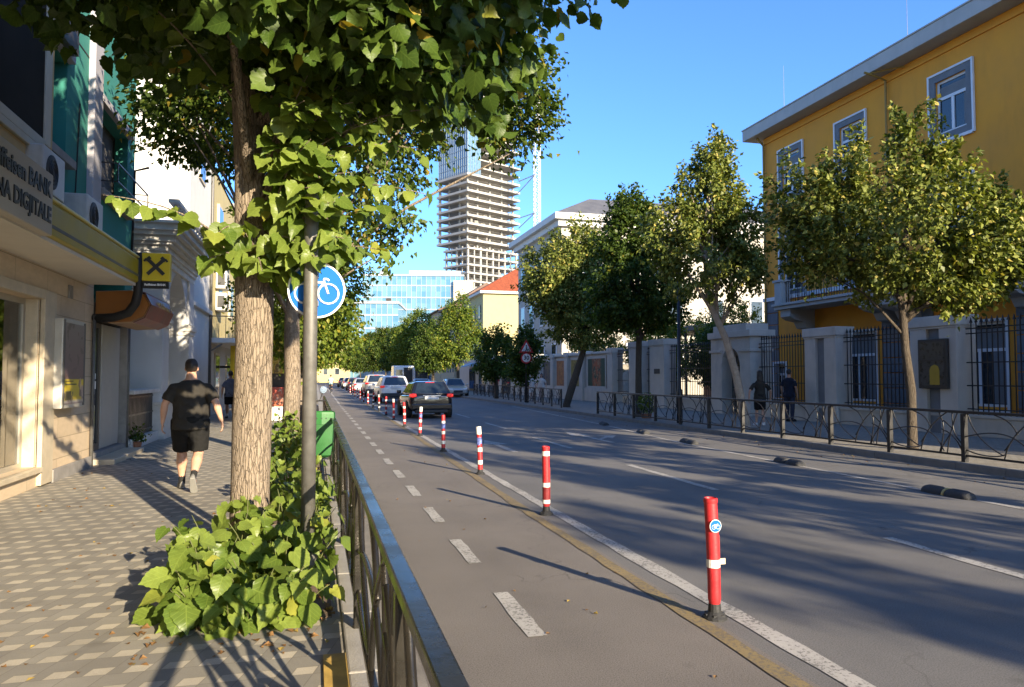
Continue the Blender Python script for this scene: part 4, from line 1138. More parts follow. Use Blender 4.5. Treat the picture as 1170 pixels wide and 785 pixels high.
def iron_panel(y0, y1, zb=.66, zt=2.85, spikes=True, x=WX+.2):
    f = MB(); n = max(2, int((y1-y0)/.155)); d = (y1-y0)/n
    for k in range(1, n):
        y = y0+k*d
        f.bar((x, y, zb), (x, y, zt+.22), .022, .022)
        f.add([(x-.03,y-.03,zt+.2),(x+.03,y-.03,zt+.2),(x+.03,y+.03,zt+.2),(x-.03,y+.03,zt+.2),(x,y,zt+.36)], [(0,1,4),(1,2,4),(2,3,4),(3,0,4),(3,2,1,0)])
    for z in (zb+.14, zb+.75, zb+1.35, zt-.08, zt+.05): f.bar((x, y0-.02, z), (x, y1+.02, z), .03, .03)
    return f.build('iron_panel', mIron, W)
for a in ((12.2, 16.15), (17.75, 20.9), (22.5, 25.7), (28.7, 33.3), (34.9, 35.9), (37.5, 39.85), (5.0, 10.6)):
    iron_panel(*a)
iron_panel(0, 5)
# wall bays that carry the posters
for (y0, y1) in ((40.62, 48.3), (48.3, 62)):
    m_ = MB().box(WX, WX+.4, y0, y1, .12, .95).box(WX+.12, WX+.35, y0, y1, .952, 3.0)
    m_.build('bay_wall', mStoneWall, W, bevel=.01)
for y in (45.1, 48.1, 51.2, 54.4):
    pillar(y-.3, y+.3, 2.95)
MB().box(WX-.03, WX+.45, 40.62, 62, 3.002, 3.14).build('coping', mStoneWall, W, bevel=.01)

# posters hung in the wall bays
def poster(y0, y1, z0, z1, mat, lab):
    t = thing('poster', lab, 'poster', (WX, (y0+y1)/2, z0), 0, 'posters along the wall')
    MB().box(WX+.06, WX+.115, y0-.14, y1+.14, z0-.16, z0-.003).box(WX+.06, WX+.115, y0-.14, y1+.14, z1+.003, z1+.14).box(WX+.06, WX+.115, y0-.14, y0-.003, z0, z1).box(WX+.06, WX+.115, y1+.003, y1+.14, z0, z1).build('frame', mStoneWall, t, bevel=.008)
    MB().box(WX+.085, WX+.11, y0, y1, z0, z1).build('print', mat, t)
    return t
def figure_print(name, base, fig, fig2, yc, w, z0, z1):
    """dark ground with a loose column of warm brush strokes"""
    t = NT(name)
    sp = t.n("ShaderNodeSeparateXYZ"); t.l(t.obj(), sp.inputs[0])
    d = t.math('ABSOLUTE', t.math('SUBTRACT', sp.outputs[1], yc))
    m_ = t.remap(d, w*.25, w*.5, 1, 0)
    n = t.noise(2.6, 5, .65)
    k = t.math('MULTIPLY', m_, t.remap(n, .42, .5, 0, 1))
    c = t.mix(k, base, fig)
    n2 = t.noise(5.1, 4, .6)
    c = t.mix(t.math('MULTIPLY', m_, t.remap(n2, .52, .58, 0, .9)), c, fig2)
    c = t.mix(t.remap(t.noise(9, 3), .4, .6, 0, .25), c, tuple(x*.5 for x in base))
    t.principled(c, .5, 0, None, .4)
    return t.m
poster(41.4, 44.3, 1.06, 2.72, figure_print('print_green', (.01,.055,.035), (.42,.09,.025), (.35,.22,.12), 0, 1.7, 0, 1), 'dark green poster with a loose orange figure on the pillared wall')
poster(45.7, 47.5, 1.0, 2.72, figure_print('print_yellow', (.30,.23,.03), (.12,.09,.03), (.40,.30,.08), 0, 1.6, 0, 1), 'mustard yellow poster half hidden by the leaning linden trunk')
poster(48.7, 50.6, 1.0, 2.72, figure_print('print_orange', (.33,.10,.035), (.45,.16,.05), (.16,.07,.05), 0, 1.8, 0, 1), 'rusty orange poster behind the two women')
poster(51.8, 53.8, 1.0, 2.72, figure_print('print_navy', (.02,.03,.065), (.10,.09,.07), (.06,.07,.10), 0, 1.6, 0, 1), 'dark navy poster nearest the warning sign')

# arched gateway
G = thing('gateway', 'pale arched gateway with a stepped cap in the iron fence', 'gateway', (WX, 27.2, .12))
gm = MB().box(WX-.2, WX+.75, 25.72, 26.45, .12, 3.2).box(WX-.2, WX+.75, 27.85, 28.68, .12, 3.2)
arch_panel(gm, 26.45, 27.85, 2.1, 3.2, WX-.2, WX+.75, 'x')
gm.build('arch', mStoneWall, G)
MB().box(WX-.3, WX+.85, 25.6, 28.8, 3.203, 3.46).box(WX-.22, WX+.77, 25.95, 28.45, 3.463, 3.72).build('cap', mStoneWall, G, bevel=.015)
for a_, b_ in ((25.66, 26.5), (27.8, 28.74)): MB().box(WX-.26, WX+.8, a_, b_, 2.62, 2.72).build('impost', mStoneWall, G, bevel=.01)
g = MB()
for k in range(9): g.bar((WX+.3, 26.5+k*.165, .14), (WX+.3, 26.5+k*.165, 2.5), .025, .025)
for z in (.3, 1.2, 2.1): g.bar((WX+.3, 26.45, z), (WX+.3, 27.85, z), .035, .035)
g.build('iron_gate', mIron, G)
# plate and notice case on pillars
T = thing('name_plate', 'small dark plate on the pillar behind the lamp column', 'sign', (WX-.15, 34.2, 1.9)); MB().box(WX-.15, WX-.122, 33.75, 34.35, 1.78, 2.02).build('plate', mDarkBrown, T, bevel=.004)
T = thing('notice_board', 'dark glazed notice board with a yellow sheet on the pillar behind the tree', 'notice board', (WX-.2, 16.9, 1.3))
MB().box(WX-.22, WX-.125, 16.38, 17.36, 1.32, 2.66).build('case', mDarkBrown, T, bevel=.01)
MB().box(WX-.226, WX-.221, 16.46, 17.28, 1.40, 2.58).build('panel', M('dark_notice_print', (.035,.038,.042), .3, var=.6, scale=7), T)
MB().prism([(16.62,1.42),(16.95,1.42),(16.95,1.82),(16.9,1.92),(16.78,1.97),(16.66,1.92),(16.62,1.82)], WX-.232, WX-.227, 'x').build('yellow_sheet', M('yellow_sheet', (.42,.27,.02), .5), T)
MB().box(WX-.24, WX-.22, 16.40, 17.34, 2.06, 2.10).build('rail', mDarkBrown, T)

# ---------------- yellow building
FX = 19.5; Y1 = 29.65; Y0 = -3.0
Yb = thing('yellow_building', 'three storey ochre yellow building with grey cornice, white framed windows and grey quoins', 'building', (FX, 17, 0))
wins = []   # (y0, y1, z0, z1)
ground = [(28.2, 29.0, .8, 2.2)] + [(y-1.0, y+1.0, .74, 3.28) for y in (23.85, 18.55, 13.2, 7.9, 2.6)]
first = [(y-.62, y+.62, 5.3, 7.8) for y in (27.65, 23.9, 19.4, 14.5, 9.8, 5.0)]
second = [(y-.60, y+.60, 9.45, 11.2) for y in (27.65, 23.95, 19.3, 14.5, 9.8, 5.0, .5)]
wl = MB()
def wall_with_holes(mb, x0, x1, ya, yb, za, zb, holes):
    hs = sorted(holes)
    y = ya
    for (h0, h1, z0, z1) in hs:
        mb.box(x0, x1, y, h0, za, zb); mb.box(x0, x1, h0, h1, za, z0); mb.box(x0, x1, h0, h1, z1, zb); y = h1
    mb.box(x0, x1, y, yb, za, zb)
wall_with_holes(wl, FX, FX+.35, Y0, Y1, 0, 4.4, ground)
wall_with_holes(wl, FX, FX+.35, Y0, Y1, 4.4, 8.6, first)
wall_with_holes(wl, FX, FX+.35, Y0, Y1, 8.6, 12.35, second)
wl.box(FX+.35, FX+14, Y1-.35, Y1, 0, 12.35).box(FX+.35, FX+14, Y0, Y0+.35, 0, 12.35).box(FX+13.6, FX+14, Y0+.35, Y1-.35, 0, 12.35)
wl.build('wall', mAmber, Yb)
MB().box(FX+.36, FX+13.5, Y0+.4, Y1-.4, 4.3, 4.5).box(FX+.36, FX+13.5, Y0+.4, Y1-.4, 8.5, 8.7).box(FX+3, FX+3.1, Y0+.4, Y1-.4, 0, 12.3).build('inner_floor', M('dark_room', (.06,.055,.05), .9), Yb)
MB().box(FX-.68, FX+14.5, Y0-.8, Y1+.62, 12.36, 12.84).box(FX-.71, FX+14.6, Y0-.85, Y1+.66, 12.843, 12.90).build('cornice', mCornice, Yb, bevel=.012)
MB().prism([(FX-.6, 12.905), (FX+14.5, 12.905), (FX+7, 14.2)], Y0-.7, Y1+.7, 'y').build('roof', mStoneSill, Yb)
MB().box(FX-.06, FX-.002, Y0, Y1, 12.05, 12.12).build('cornice_moulding', mAmber, Yb)
MB().box(FX-.10, FX-.002, Y0, Y1+.08, 4.95, 5.12).build('string_course', mWinWhite, Yb, bevel=.01)
q = MB()
z = .2
while z < 4.8:
    for (a, b_) in ((28.62 if False else Y1-.95, Y1+.05),):
        q.box(FX-.05, FX-.002, a, b_, z, z+.50).box(FX-.05, FX+.6, Y1+.002, Y1+.05, z, z+.50)
    z += .53
q.build('corner_quoins', mQuoin, Yb, bevel=.012)
for (ya, yb) in ((20.2, 22.5), (14.9, 17.2), (10.2, 11.6)):
    q = MB(); z = .2
    while z < 4.3:
        q.box(FX-.05, FX-.002, ya, yb, z, z+.50); z += .53
    q.build('rusticated_panel', mQuoin, Yb, bevel=.012)
def window(y0, y1, z0, z1, band=.0, kind='tall'):
    s_ = .22 if band else .09
    fr = MB()
    if band:
        fr.box(FX-.05, FX-.002, y0-s_, y0, z0-s_, z1+s_).box(FX-.05, FX-.002, y1, y1+s_, z0-s_, z1+s_).box(FX-.05, FX-.002, y0, y1, z1, z1+s_).box(FX-.05, FX-.002, y0, y1, z0-s_, z0)
        o = fr.build('window', mQuoin, Yb)
        tr_ = MB()
        a, b2, c, d = y0-s_, y1+s_, z0-s_, z1+s_
        tr_.box(FX-.08, FX-.003, a-.07, a, c-.07, d+.07).box(FX-.08, FX-.003, b2, b2+.07, c-.07, d+.07).box(FX-.08, FX-.003, a, b2, d, d+.07).box(FX-.08, FX-.003, a, b2, c-.10, c)
        tr_.build('outer_trim', mWinWhite, o, bevel=.006)
    else:
        fr.box(FX-.06, FX-.002, y0-s_, y0, z0-s_, z1+s_).box(FX-.06, FX-.002, y1, y1+s_, z0-s_, z1+s_).box(FX-.06, FX-.002, y0, y1, z1, z1+s_).box(FX-.10, FX-.002, y0-s_, y1+s_, z0-s_-.08, z0-s_-.002)
        o = fr.build('window', mWinWhite, Yb, bevel=.006)
    f = MB(); x0, x1 = FX+.06, FX+.13; yc = (y0+y1)/2; zt = z1-(z1-z0)*.33
    f.box(x0, x1, y0+.002, y0+.08, z0, z1).box(x0, x1, y1-.08, y1-.002, z0, z1).box(x0, x1, y0+.08, y1-.08, z1-.08, z1-.002).box(x0, x1, y0+.08, y1-.08, z0+.002, z0+.08)
    f.box(x0-.01, x1, y0+.08, y1-.08, zt-.05, zt+.05).box(x0-.008, x1, yc-.05, yc+.05, z0+.08, zt-.05)
    f.build('sash', mWinWhite, o)
    MB().box(x0+.03, x0+.04, y0+.08, y1-.08, z0+.08, z1-.08).build('pane', mGlassSky, o)
    MB().box(x0+.028, x0+.032, y0+.09, yc-.4, z0+.1, zt-.06).box(x0+.028, x0+.032, y0+.09, y1-.09, zt+.06, z1-.2).build('curtain', M('dim_net_curtain', (.16,.17,.18), .8), o)
    return o
for a in second: window(*a, band=.2)
for a in first: window(*a, band=.2)
for a in ground: window(*a)
# balcony on the first floor
bz = 4.35; by0, by1 = 16.0, 27.1
b = MB().box(FX-1.3, FX-.002, by0, by1, bz, bz+.14).box(FX-1.38, FX-.002, by0-.08, by1+.08, bz+.142, bz+.24).build('balcony', mCornice, Yb, bevel=.012)
for a_ in (by1-.46, by0+.02): MB().box(FX-1.28, FX-.85, a_, a_+.44, bz+.243, bz+1.12).box(FX-1.34, FX-.8, a_-.04, a_+.5, bz+1.122, bz+1.22).build('balcony_pier', mCornice, b, bevel=.01)
r_ = MB()
for k in range(70):
    y = by0+.55+k*.145
    if y > by1-.5: break
    r_.bar((FX-1.08, y, bz+.24), (FX-1.08, y, bz+1.1), .018, .018)
for k in range(5): r_.bar((FX-.75+k*.16, by1-.2, bz+.24), (FX-.75+k*.16, by1-.2, bz+1.1), .018, .018)
r_.bar((FX-1.08, by0+.46, bz+1.12), (FX-1.08, by1-.46, bz+1.12), .05, .04); r_.bar((FX-.85, by1-.2, bz+1.12), (FX, by1-.2, bz+1.12), .05, .04)
for y in np.arange(by0+.9, by1-1, 1.45):
    pts = [(FX-1.085, y+.3*math.cos(a/12*6.283), bz+.65+.3*math.sin(a/12*6.283)) for a in range(13)]
    r_.tube(pts, .012, 4)
r_.build('balcony_railing', mIron, b)
for y in (26.55, 22.0, 21.0, 16.6):
    cb = MB(); cb.prism([(FX-1.15, bz-.003), (FX-1.15, bz-.30), (FX-.95, bz-.42), (FX-.55, bz-.50), (FX-.40, bz-.75), (FX-.002, bz-.82), (FX-.002, bz-.003)], y-.32, y+.32, 'y')
    cb.build('bracket', mCornice, b, bevel=.012)
# downpipe, lightning rods
mb = MB(); mb.tube([(FX-.9, 22.1, 12.35), (FX-.45, 22.0, 12.2), (FX-.10, 22.0, 12.1), (FX-.10, 22.0, 5.2)], .04, 8).tube([(FX-.1, 21.1, 12.25), (FX-.7, 22.1, 12.33)], .025, 6)
mb.build('downpipe', M('ochre_pipe', (.28,.17,.03), .6), Yb)
mb = MB(); mb.tube([(FX-.10, Y1-.15, .2), (FX-.10, Y1-.15, 12.0), (FX-.4, Y1-.1, 12.35)], .05, 8); mb.build('downpipe', M('ochre_pipe', (.28,.17,.03), .6), Yb)
for y in (20.4, 27.2):
    mb = MB(); mb.tube([(FX-.6, y, 12.93), (FX-.6, y, 13.8), (FX-.6, y, 14.7)], [.008, .006, .004], 5); mb.build('lightning_rod', mSteel, Yb)
# table and chairs glimpsed through the fence
T = thing('garden_bench', 'low brown bench by the yellow wall behind the fence', 'bench', (18.9, 28.3, .14))
MB().box(18.7, 19.1, 27.6, 29.0, .52, .58).build('seat', M('brown_wood', (.2,.1,.04), .7, var=.3), T)
for y in (27.7, 28.9):
    MB().box(18.72, 18.78, y-.03, y+.03, .14, .52).box(19.02, 19.08, y-.03, y+.03, .14, .52).build('leg', mBlack, T)
# ================================================================== FAR BUILDINGS
mConc = M('raw_concrete', (.36, .345, .315), .9, var=.12, scale=.2, stain=.2, stain_col=(.3,.28,.25))
mConcDark = M('raw_concrete_core', (.22, .205, .18), .9, var=.2, scale=.15)
mTowerGlass = glass_mat('tower_curtain_glass', (.10, .19, .28), .08, 1.0)
mCraneW = M('white_crane_lattice', (.42, .42, .42), .5, var=.05)
# ---------------- unfinished tower: local x along its right face, local y along its left face
T = thing('unfinished_tower', 'concrete high rise under construction with open floor slabs, wider above than below', 'tower', (68.4, 343.9, 0), R(28.35))
FH = 3.9
def slab(k, x0, x1, y0, y1, th=.75):
    MB().box(x0, x1, y0, y1, k*FH-th, k*FH).build('floor_slab', mConc, T, world=False)
for k in range(1, 17): slab(k, 0, 33, 0, 18.5, .85)
for k in range(17, 26): slab(k, -.3 if k < 25 else -.6, 33.6, -.3, 23.6, 1.05)
for k in range(26, 37): slab(k, 9.0 if k % 3 else 6.5, 33.6 if k % 4 else 30.5, 0, 21.5, .6)
for k in range(27, 37, 2): slab(k, 19, 34.0, -.8, 8, .62)
for x in (1.0, 8.8, 16.6, 24.4, 32.0):
    for y in (1.0, 9.2, 17.2):
        MB().box(x-.4, x+.4, y-.4, y+.4, 0, 16.2*FH).build('column', mConc, T, world=False)
        MB().box(max(2.6, x)-.34, max(2.6, x)+.34, max(3.4, y)-.34, max(3.4, y)+.34, 16.2*FH+.01, (25 if x < 5 else 36)*FH-.8).build('column', mConc, T, world=False)
for x, y in ((1.0, 5.1), (1.0, 13.2), (4.9, 1.0), (12.7, 1.0), (20.5, 1.0), (28.3, 1.0)):
    MB().box(x-.26, x+.26, y-.26, y+.26, 0, 16.2*FH).build('column', mConc, T, world=False)
for (x, y) in ((1.0, 22.5), (16.6, 22.5), (32, 22.5)):
    MB().box(x-.5, x+.5, y-.5, y+.5, 17*FH, 25*FH-.8).build('column', mConc, T, world=False)
MB().box(11, 23, 7, 15, 0, 38*FH).build('lift_core', mConcDark, T, world=False)
g = MB().box(.2, 8.3, .3, 22.8, 25*FH+.01, 36.5*FH)
g.build('glazed_bay', mTowerGlass, T, world=False)
mu = MB()
for k in range(16): mu.box(.0, .2, .5+k*1.45, .72+k*1.45, 25*FH+.02, 36.5*FH)
for k in range(6): mu.box(.3+k*1.5, .5+k*1.5, .1, .3, 25*FH+.02, 36.5*FH)
for k in range(26, 37): mu.box(.02, .19, .2, 22.6, k*FH-.25, k*FH)
mu.build('mullion', M('blue_grey_mullion', (.20,.26,.32), .5), T, world=False)
rl = MB()
for k in range(1, 26):
    y1 = 18.4 if k < 17 else 23.4
    for h_ in (.55, 1.05):
        rl.box(.0, 33, -.02, .03, k*FH+h_, k*FH+h_+.05); rl.box(-.02, .03, .03, y1, k*FH+h_, k*FH+h_+.05)
rl.build('edge_guard', M('guard_rail_grey', (.30,.29,.27), .6), T, world=False)
rnd = random.Random(3)
for i in range(60):
    k = rnd.randint(1, 24); x = rnd.uniform(1, 31); y = rnd.uniform(1.2, 6); h_ = rnd.uniform(.5, 2.4)
    MB().box(x, x+rnd.uniform(.4, 3.0), y, y+.6, k*FH+.01, k*FH+h_).build('material_stack', mConcDark, T, world=False)
MB().box(27, 30, -1.4, .0, 22*FH+.1, 22*FH+.7).build('loading_platform', mDarkBrown, T, world=False)
# ---------------- crane tied to the tower
K = thing('tower_crane', 'white lattice mast of a tower crane tied to the unfinished tower', 'crane', (99.9, 335.6, 0))
c = MB(); bx, by, w_ = 99.9, 335.6, 1.25; zt = 128
for sx in (-1, 1):
    for sy in (-1, 1): c.bar((bx+sx*w_, by+sy*w_, 0), (bx+sx*w_, by+sy*w_, zt), .26, .26)
z = 0; n_ = 0
while z < zt-2.4:
    for sx in (-1, 1):
        c.bar((bx+sx*w_, by-w_, z), (bx+sx*w_, by+w_, z+2.4), .12, .12)
    for sy in (-1, 1):
        a = 1 if n_ % 2 else -1
        c.bar((bx-a*w_, by+sy*w_, z), (bx+a*w_, by+sy*w_, z+2.4), .14, .14); c.bar((bx-w_, by+sy*w_, z), (bx+w_, by+sy*w_, z), .12, .12)
    z += 2.4; n_ += 1
c.build('mast', mCraneW, K)
for z in (96, 78):
    MB().bar((bx-1.2, by-1.0, z), (94.5, 357.5-9, z), .35, .35).bar((bx-1.2, by+1.0, z), (97.5, 359.5, z-2.5), .3, .3).build('tie_beam', mCraneW, K)
MB().box(bx-1.6, bx+1.6, by-1.6, by+1.6, zt, zt+2.6).build('cab', mCraneW, K)
MB().bar((bx, by, zt+3.2), (bx+18, by+55, zt+3.2), 1.2, 1.4).bar((bx, by, zt+3.2), (bx-5, by-15, zt+3.2), 1.2, 1.4).bar((bx, by, zt+2), (bx, by, zt+10), .8, .8).build('jib', mCraneW, K)

# ---------------- blue glass office block, local x along its front
def facade_glass(name, a, b_, lines):
    t = NT(name)
    sp = t.n("ShaderNodeSeparateXYZ"); t.l(t.obj(), sp.inputs[0])
    cb = t.n("ShaderNodeCombineXYZ"); t.l(t.math('FLOOR', t.math('DIVIDE', sp.outputs[0], 1.5)), cb.inputs[0]); t.l(t.math('FLOOR', t.math('DIVIDE', sp.outputs[2], 1.85)), cb.inputs[2])
    wn_ = t.n("ShaderNodeTexWhiteNoise"); t.l(cb.outputs[0], wn_.inputs[0])
    c = t.mix(wn_.outputs[0], a, b_)
    t.principled(c, .12, 0, None, .9)
    return t.m
mOffice = facade_glass('pale_blue_office_glass', (.065, .17, .26), (.14, .26, .34), 1)
mOfficeFrame = M('white_office_frame', (.36, .38, .39), .5, var=.05)
O = thing('glass_office_block', 'pale blue glass office block in two steps with white roof edges', 'office building', (13.7, 234, 0), R(-12))
MB().box(0, 31, 0, 18, 0, 32.5).build('upper_block', mOffice, O, world=False)
MB().box(-4, 13.5, -24, -1, 0, 21.6).build('lower_block', mOffice, O, world=False)
m_ = MB()
for k in range(1, 22): m_.box(k*1.5-.05, k*1.5+.05, -.14, -.002, 0, 32.4)
for k in range(1, 9): m_.box(0, 31, -.18, -.003, k*3.7-.22, k*3.7+.1)
m_.box(-.2, 31.2, -.3, 18.2, 32.51, 33.0)
m_.build('mullion', mOfficeFrame, O, world=False)
m_ = MB()
for k in range(-2, 9): m_.box(k*1.5-.05, k*1.5+.05, -24.14, -24.002, 0, 21.5)
for k in range(1, 6): m_.box(-4, 13.5, -24.18, -24.003, k*3.7-.2, k*3.7+.2)
m_.box(-4.2, 13.7, -24.4, -.8, 21.61, 22.3)
m_.build('mullion', mOfficeFrame, O, world=False)
MB().box(14, 30, 3, 15, 33.01, 34.6).build('penthouse', mOfficeFrame, O, world=False)
MB().lathe([(1.4,0),(1.4,1.2),(.9,1.9),(.2,2.3)], (5.5, 6, 33), 12).build('roof_tank', mOfficeFrame, O, world=False, smooth=True)
for x in (-1, 10): MB().box(x, x+1.4, -23, -22, 22.31, 23.2).build('roof_vent', mDarkBrown, O, world=False)
MB().box(28, 34, -1.5, 2, 24, 31).build('corner_bay', M('cream_stucco', (.55,.48,.36), .8), O, world=False)

# ---------------- large cream institute with a dark hipped roof
mCreamW = M('pale_cream_stucco', (.40, .37, .31), .85, var=.06, scale=.7, stain=.2, stain_col=(.4,.38,.33))
mSlate = M('dark_slate_roof', (.10, .10, .105), .7, var=.2, scale=1.5, bump=.3, bscale=12)
mRedTile = brickgrid('red_roof_tile', (.30, .075, .03), (.15, .04, .02), .3, .35, .2, .02, 'xy', .8, .5)
H = thing('cream_institute', 'big pale cream building with deep white eaves and a dark hipped roof', 'building', (27, 67, 0))
MB().box(20, 46, 60, 74, 0, 14.8).build('wall', mCreamW, H)
MB().box(19.2, 46.8, 59.2, 74.8, 14.82, 15.35).box(19.6, 46.4, 59.6, 74.4, 14.3, 14.815).build('cornice', mWhiteWall, H, bevel=.02)
MB().loft([[(19.3,59.3,15.36),(46.7,59.3,15.36),(46.7,74.7,15.36),(19.3,74.7,15.36)], [(24.0,64.0,17.8),(41,64.0,17.8),(41,69.5,17.8),(24.0,69.5,17.8)]]).build('roof', mSlate, H)
for y in (62, 65.5, 69, 72):
    for z in (2.2, 6.2, 10.2):
        fr = MB().box(19.93, 19.998, y-.7, y+.7, z, z+2.3).build('window', mWinWhite, H); MB().box(19.92, 19.93, y-.58, y+.58, z+.12, z+2.18).build('pane', mGlassSky, fr)
for x in (22.5, 26.5, 30.5, 34.5, 38.5, 42.5):
    for z in (2.2, 6.2, 10.2):
        fr = MB().box(x-.7, x+.7, 59.93, 59.998, z, z+2.3).build('window', mWinWhite, H); MB().box(x-.58, x+.58, 59.92, 59.93, z+.12, z+2.18).build('pane', mGlassSky, fr)
# ---------------- yellow house with red hipped roof
mPaleYellow = M('pale_yellow_stucco', (.42, .36, .17), .85, var=.06, scale=.7, stain=.15)
H = thing('red_roofed_house', 'pale yellow house with a red tiled hipped roof', 'house', (38, 140, 0))
MB().box(29, 56, 131.4, 152, 0, 16.5).build('wall', mPaleYellow, H)
MB().box(28.3, 56.7, 130.7, 152.7, 16.52, 17.0).build('eaves', mWhiteWall, H, bevel=.02)
MB().loft([[(28.2,130.6,17.01),(56.8,130.6,17.01),(56.8,152.8,17.01),(28.2,152.8,17.01)], [(39.4,141,23.6),(46,141,23.6),(46,142,23.6),(39.4,142,23.6)]]).build('roof', mRedTile, H)
for y in (134, 139, 144, 149):
    for z in (6, 12):
        fr = MB().box(28.86, 28.998, y-.8, y+.8, z, z+2.6).build('window', mDarkBrown, H); MB().box(28.85, 28.86, y-.65, y+.65, z+.1, z+2.5).build('pane', mGlass, fr)
for x in (42, 47, 52):
    fr = MB().box(x-.8, x+.8, 131.26, 131.398, 6, 9).build('window', mWinWhite, H); MB().box(x-.65, x+.65, 131.25, 131.26, 6.1, 8.9).build('pane', mGlassSky, fr)
# ---------------- brown gabled houses beyond
mTan = M('tan_stucco', (.42, .33, .22), .85, var=.1, scale=.7)
for (x, y0, y1, h, lab, dz) in ((29, 160, 178, 19.6, 'tan house with a sloping brown roof below the unfinished tower', 2.8), (29.6, 182, 204, 19.4, 'farther tan house with dark windows beside the glass office block', 1.6), (24, 212, 240, 11, 'long grey house far down the far side', 1.2)):
    H = thing('gabled_house', lab, 'house', (x+5, (y0+y1)/2, 0))
    MB().box(x, x+14, y0, y1, 0, h-dz).build('wall', mTan, H)
    MB().prism([(x-.8, h-dz), (x-.8, h-dz+.25), (x+7, h+dz*.9), (x+14.8, h-dz+.25), (x+14.8, h-dz)], y0-.5, y1+.5, 'y').build('roof', M('brown_tile', (.16,.10,.07), .8, var=.2), H)
    y = y0+1.5
    while y < y1-1:
        for z in (2.5, 6, 9):
            if z+1.6 < h-dz:
                fr = MB().box(x-.06, x-.002, y-.6, y+.6, z, z+1.6).build('window', mDarkBrown, H); MB().box(x-.07, x-.06, y-.5, y+.5, z+.1, z+1.5).build('pane', mGlass, fr)
        y += 3.2
# ---------------- hotel-like block on the right, behind the garden
H = thing('cream_hotel', 'cream stone block with rows of tall dark windows behind the garden', 'building', (46, 72, 0))
MB().box(40.5, 62, 66, 82, 0, 14.2).box(35.0, 40.49, 66.5, 82, 0, 9.3).build('wall', mCreamW, H)
MB().box(40.2, 62.3, 65.7, 82.3, 14.21, 14.6).box(34.7, 40.19, 66.2, 82.3, 9.31, 9.6).build('cornice', mWhiteWall, H)
for x in (41.5, 43.3, 45.1, 47.5, 49.3, 51.5):
    for z in (1.5, 4.6, 7.7, 10.8):
        fr = MB().box(x-.5, x+.5, 65.94, 65.998, z, z+2.1).build('window', mQuoin, H); MB().box(x-.4, x+.4, 65.93, 65.94, z+.1, z+2.0).build('pane', mGlass, fr)
for x in (36, 37.8, 39.5):
    for z in (1.2, 6.4):
        fr = MB().box(x-.55, x+.55, 66.44, 66.498, z, z+1.9).build('window', mWinWhite, H); MB().box(x-.45, x+.45, 66.43, 66.44, z+.1, z+1.8).build('pane', mGlassSky, fr)
H = thing('garden_annex', 'low terracotta annex with a flat brown roof in the garden', 'building', (27, 45, .14))
MB().box(26.5, 32, 41.5, 48, .1, 4.5).build('wall', M('terracotta_render', (.42,.22,.12), .85, var=.12), H)
MB().box(22.8, 32.5, 40.2, 48.5, 4.52, 4.85).build('roof', mDarkBrown, H, bevel=.02)
for y in (40.5, 44, 48): MB().box(23.0, 23.12, y-.06, y+.06, .14, 4.515).build('post', mDarkBrown, H)
fr = MB().box(28, 29.5, 41.44, 41.498, 1.2, 3.4).build('window', mWinWhite, H); MB().box(28.1, 29.4, 41.42, 41.44, 1.3, 3.3).build('pane', mGlass, fr)
# ---------------- low white building at the end of the poster wall
H = thing('white_shop_row', 'low white building with pale blue awnings past the poster wall', 'shops', (17, 68, .12))
MB().box(16.6, 19.4, 62.3, 88, .1, 3.6).build('wall', mWhiteWall, H)
for y in (64, 69, 74, 79):
    fr = MB().box(16.52, 16.598, y, y+3, .14, 2.5).build('shop_window', mDarkBrown, H); MB().box(16.51, 16.52, y+.1, y+2.9, .3, 2.4).build('pane', mGlass, fr)
    MB().quad((16.58, y-.3, 3.1), (15.4, y-.3, 2.65), (15.4, y+3.3, 2.65), (16.58, y+3.3, 3.1)).build('awning', M('pale_blue_awning', (.35,.48,.55), .7), H).modifiers.new('t', 'SOLIDIFY').thickness = .04
T = thing('garden_wall', 'white flank wall catching the sun behind the garden trees', 'wall', (20, 57, 0)); MB().box(17.4, 34, 56.4, 56.8, 0, 2.6).build('wall_panel', mCreamW, T); MB().box(17.3, 34.1, 56.3, 56.9, 2.605, 2.75).build('coping', mWhiteWall, T)
# ================================================================== STREET FURNITURE
# ---------------- kerb railings with swirling bars
def railing_panel_mesh(L, h0, h1, r=.011, flat=False):
    """pattern of one bay in the y-z plane, y from 0 to L"""
    H_ = h1-h0
    def P(u, v): return (0, u*L, h0+v*H_)
    m = MB()
    curves = [
        [(.02,.28),(.08,.42),(.12,.62),(.125,1.0)], [(.12,.60),(.2,.74),(.24,.80)], [(.0,.05),(.06,.3),(.16,.5),(.27,.58)],
        [(.06,1.0),(.10,.8),(.16,.45),(.20,.0)], [(.16,.47),(.2,.33),(.27,.12),(.28,.0)],
        [(.30,1.0),(.245,.75),(.24,.5),(.27,.2),(.30,.0)],
        [(.20,1.0),(.30,.86),(.42,.62),(.52,.3),(.56,.0)],
        [(.24,.03),(.32,.33),(.46,.52),(.62,.585),(.80,.56),(1.0,.45)],
        [(.66,1.0),(.52,.90),(.44,.72),(.41,.58)],
        [(.98,1.0),(.93,.7),(.83,.42),(.69,.2),(.57,.08)],
        [(1.0,.12),(.88,.05),(.74,.03),(.62,.05),(.54,.12)],
        [(.44,.55),(.5,.36),(.555,.2)],
    ]
    for c in curves:
        # smooth the polyline once (Chaikin)
        q = [Vector(P(*p)) for p in c]
        for _ in range(2):
            n_ = [q[0]]
            for a, b in zip(q, q[1:]): n_ += [a.lerp(b, .25), a.lerp(b, .75)]
            n_.append(q[-1]); q = n_
        m.tube(q, r, 6)
    return m
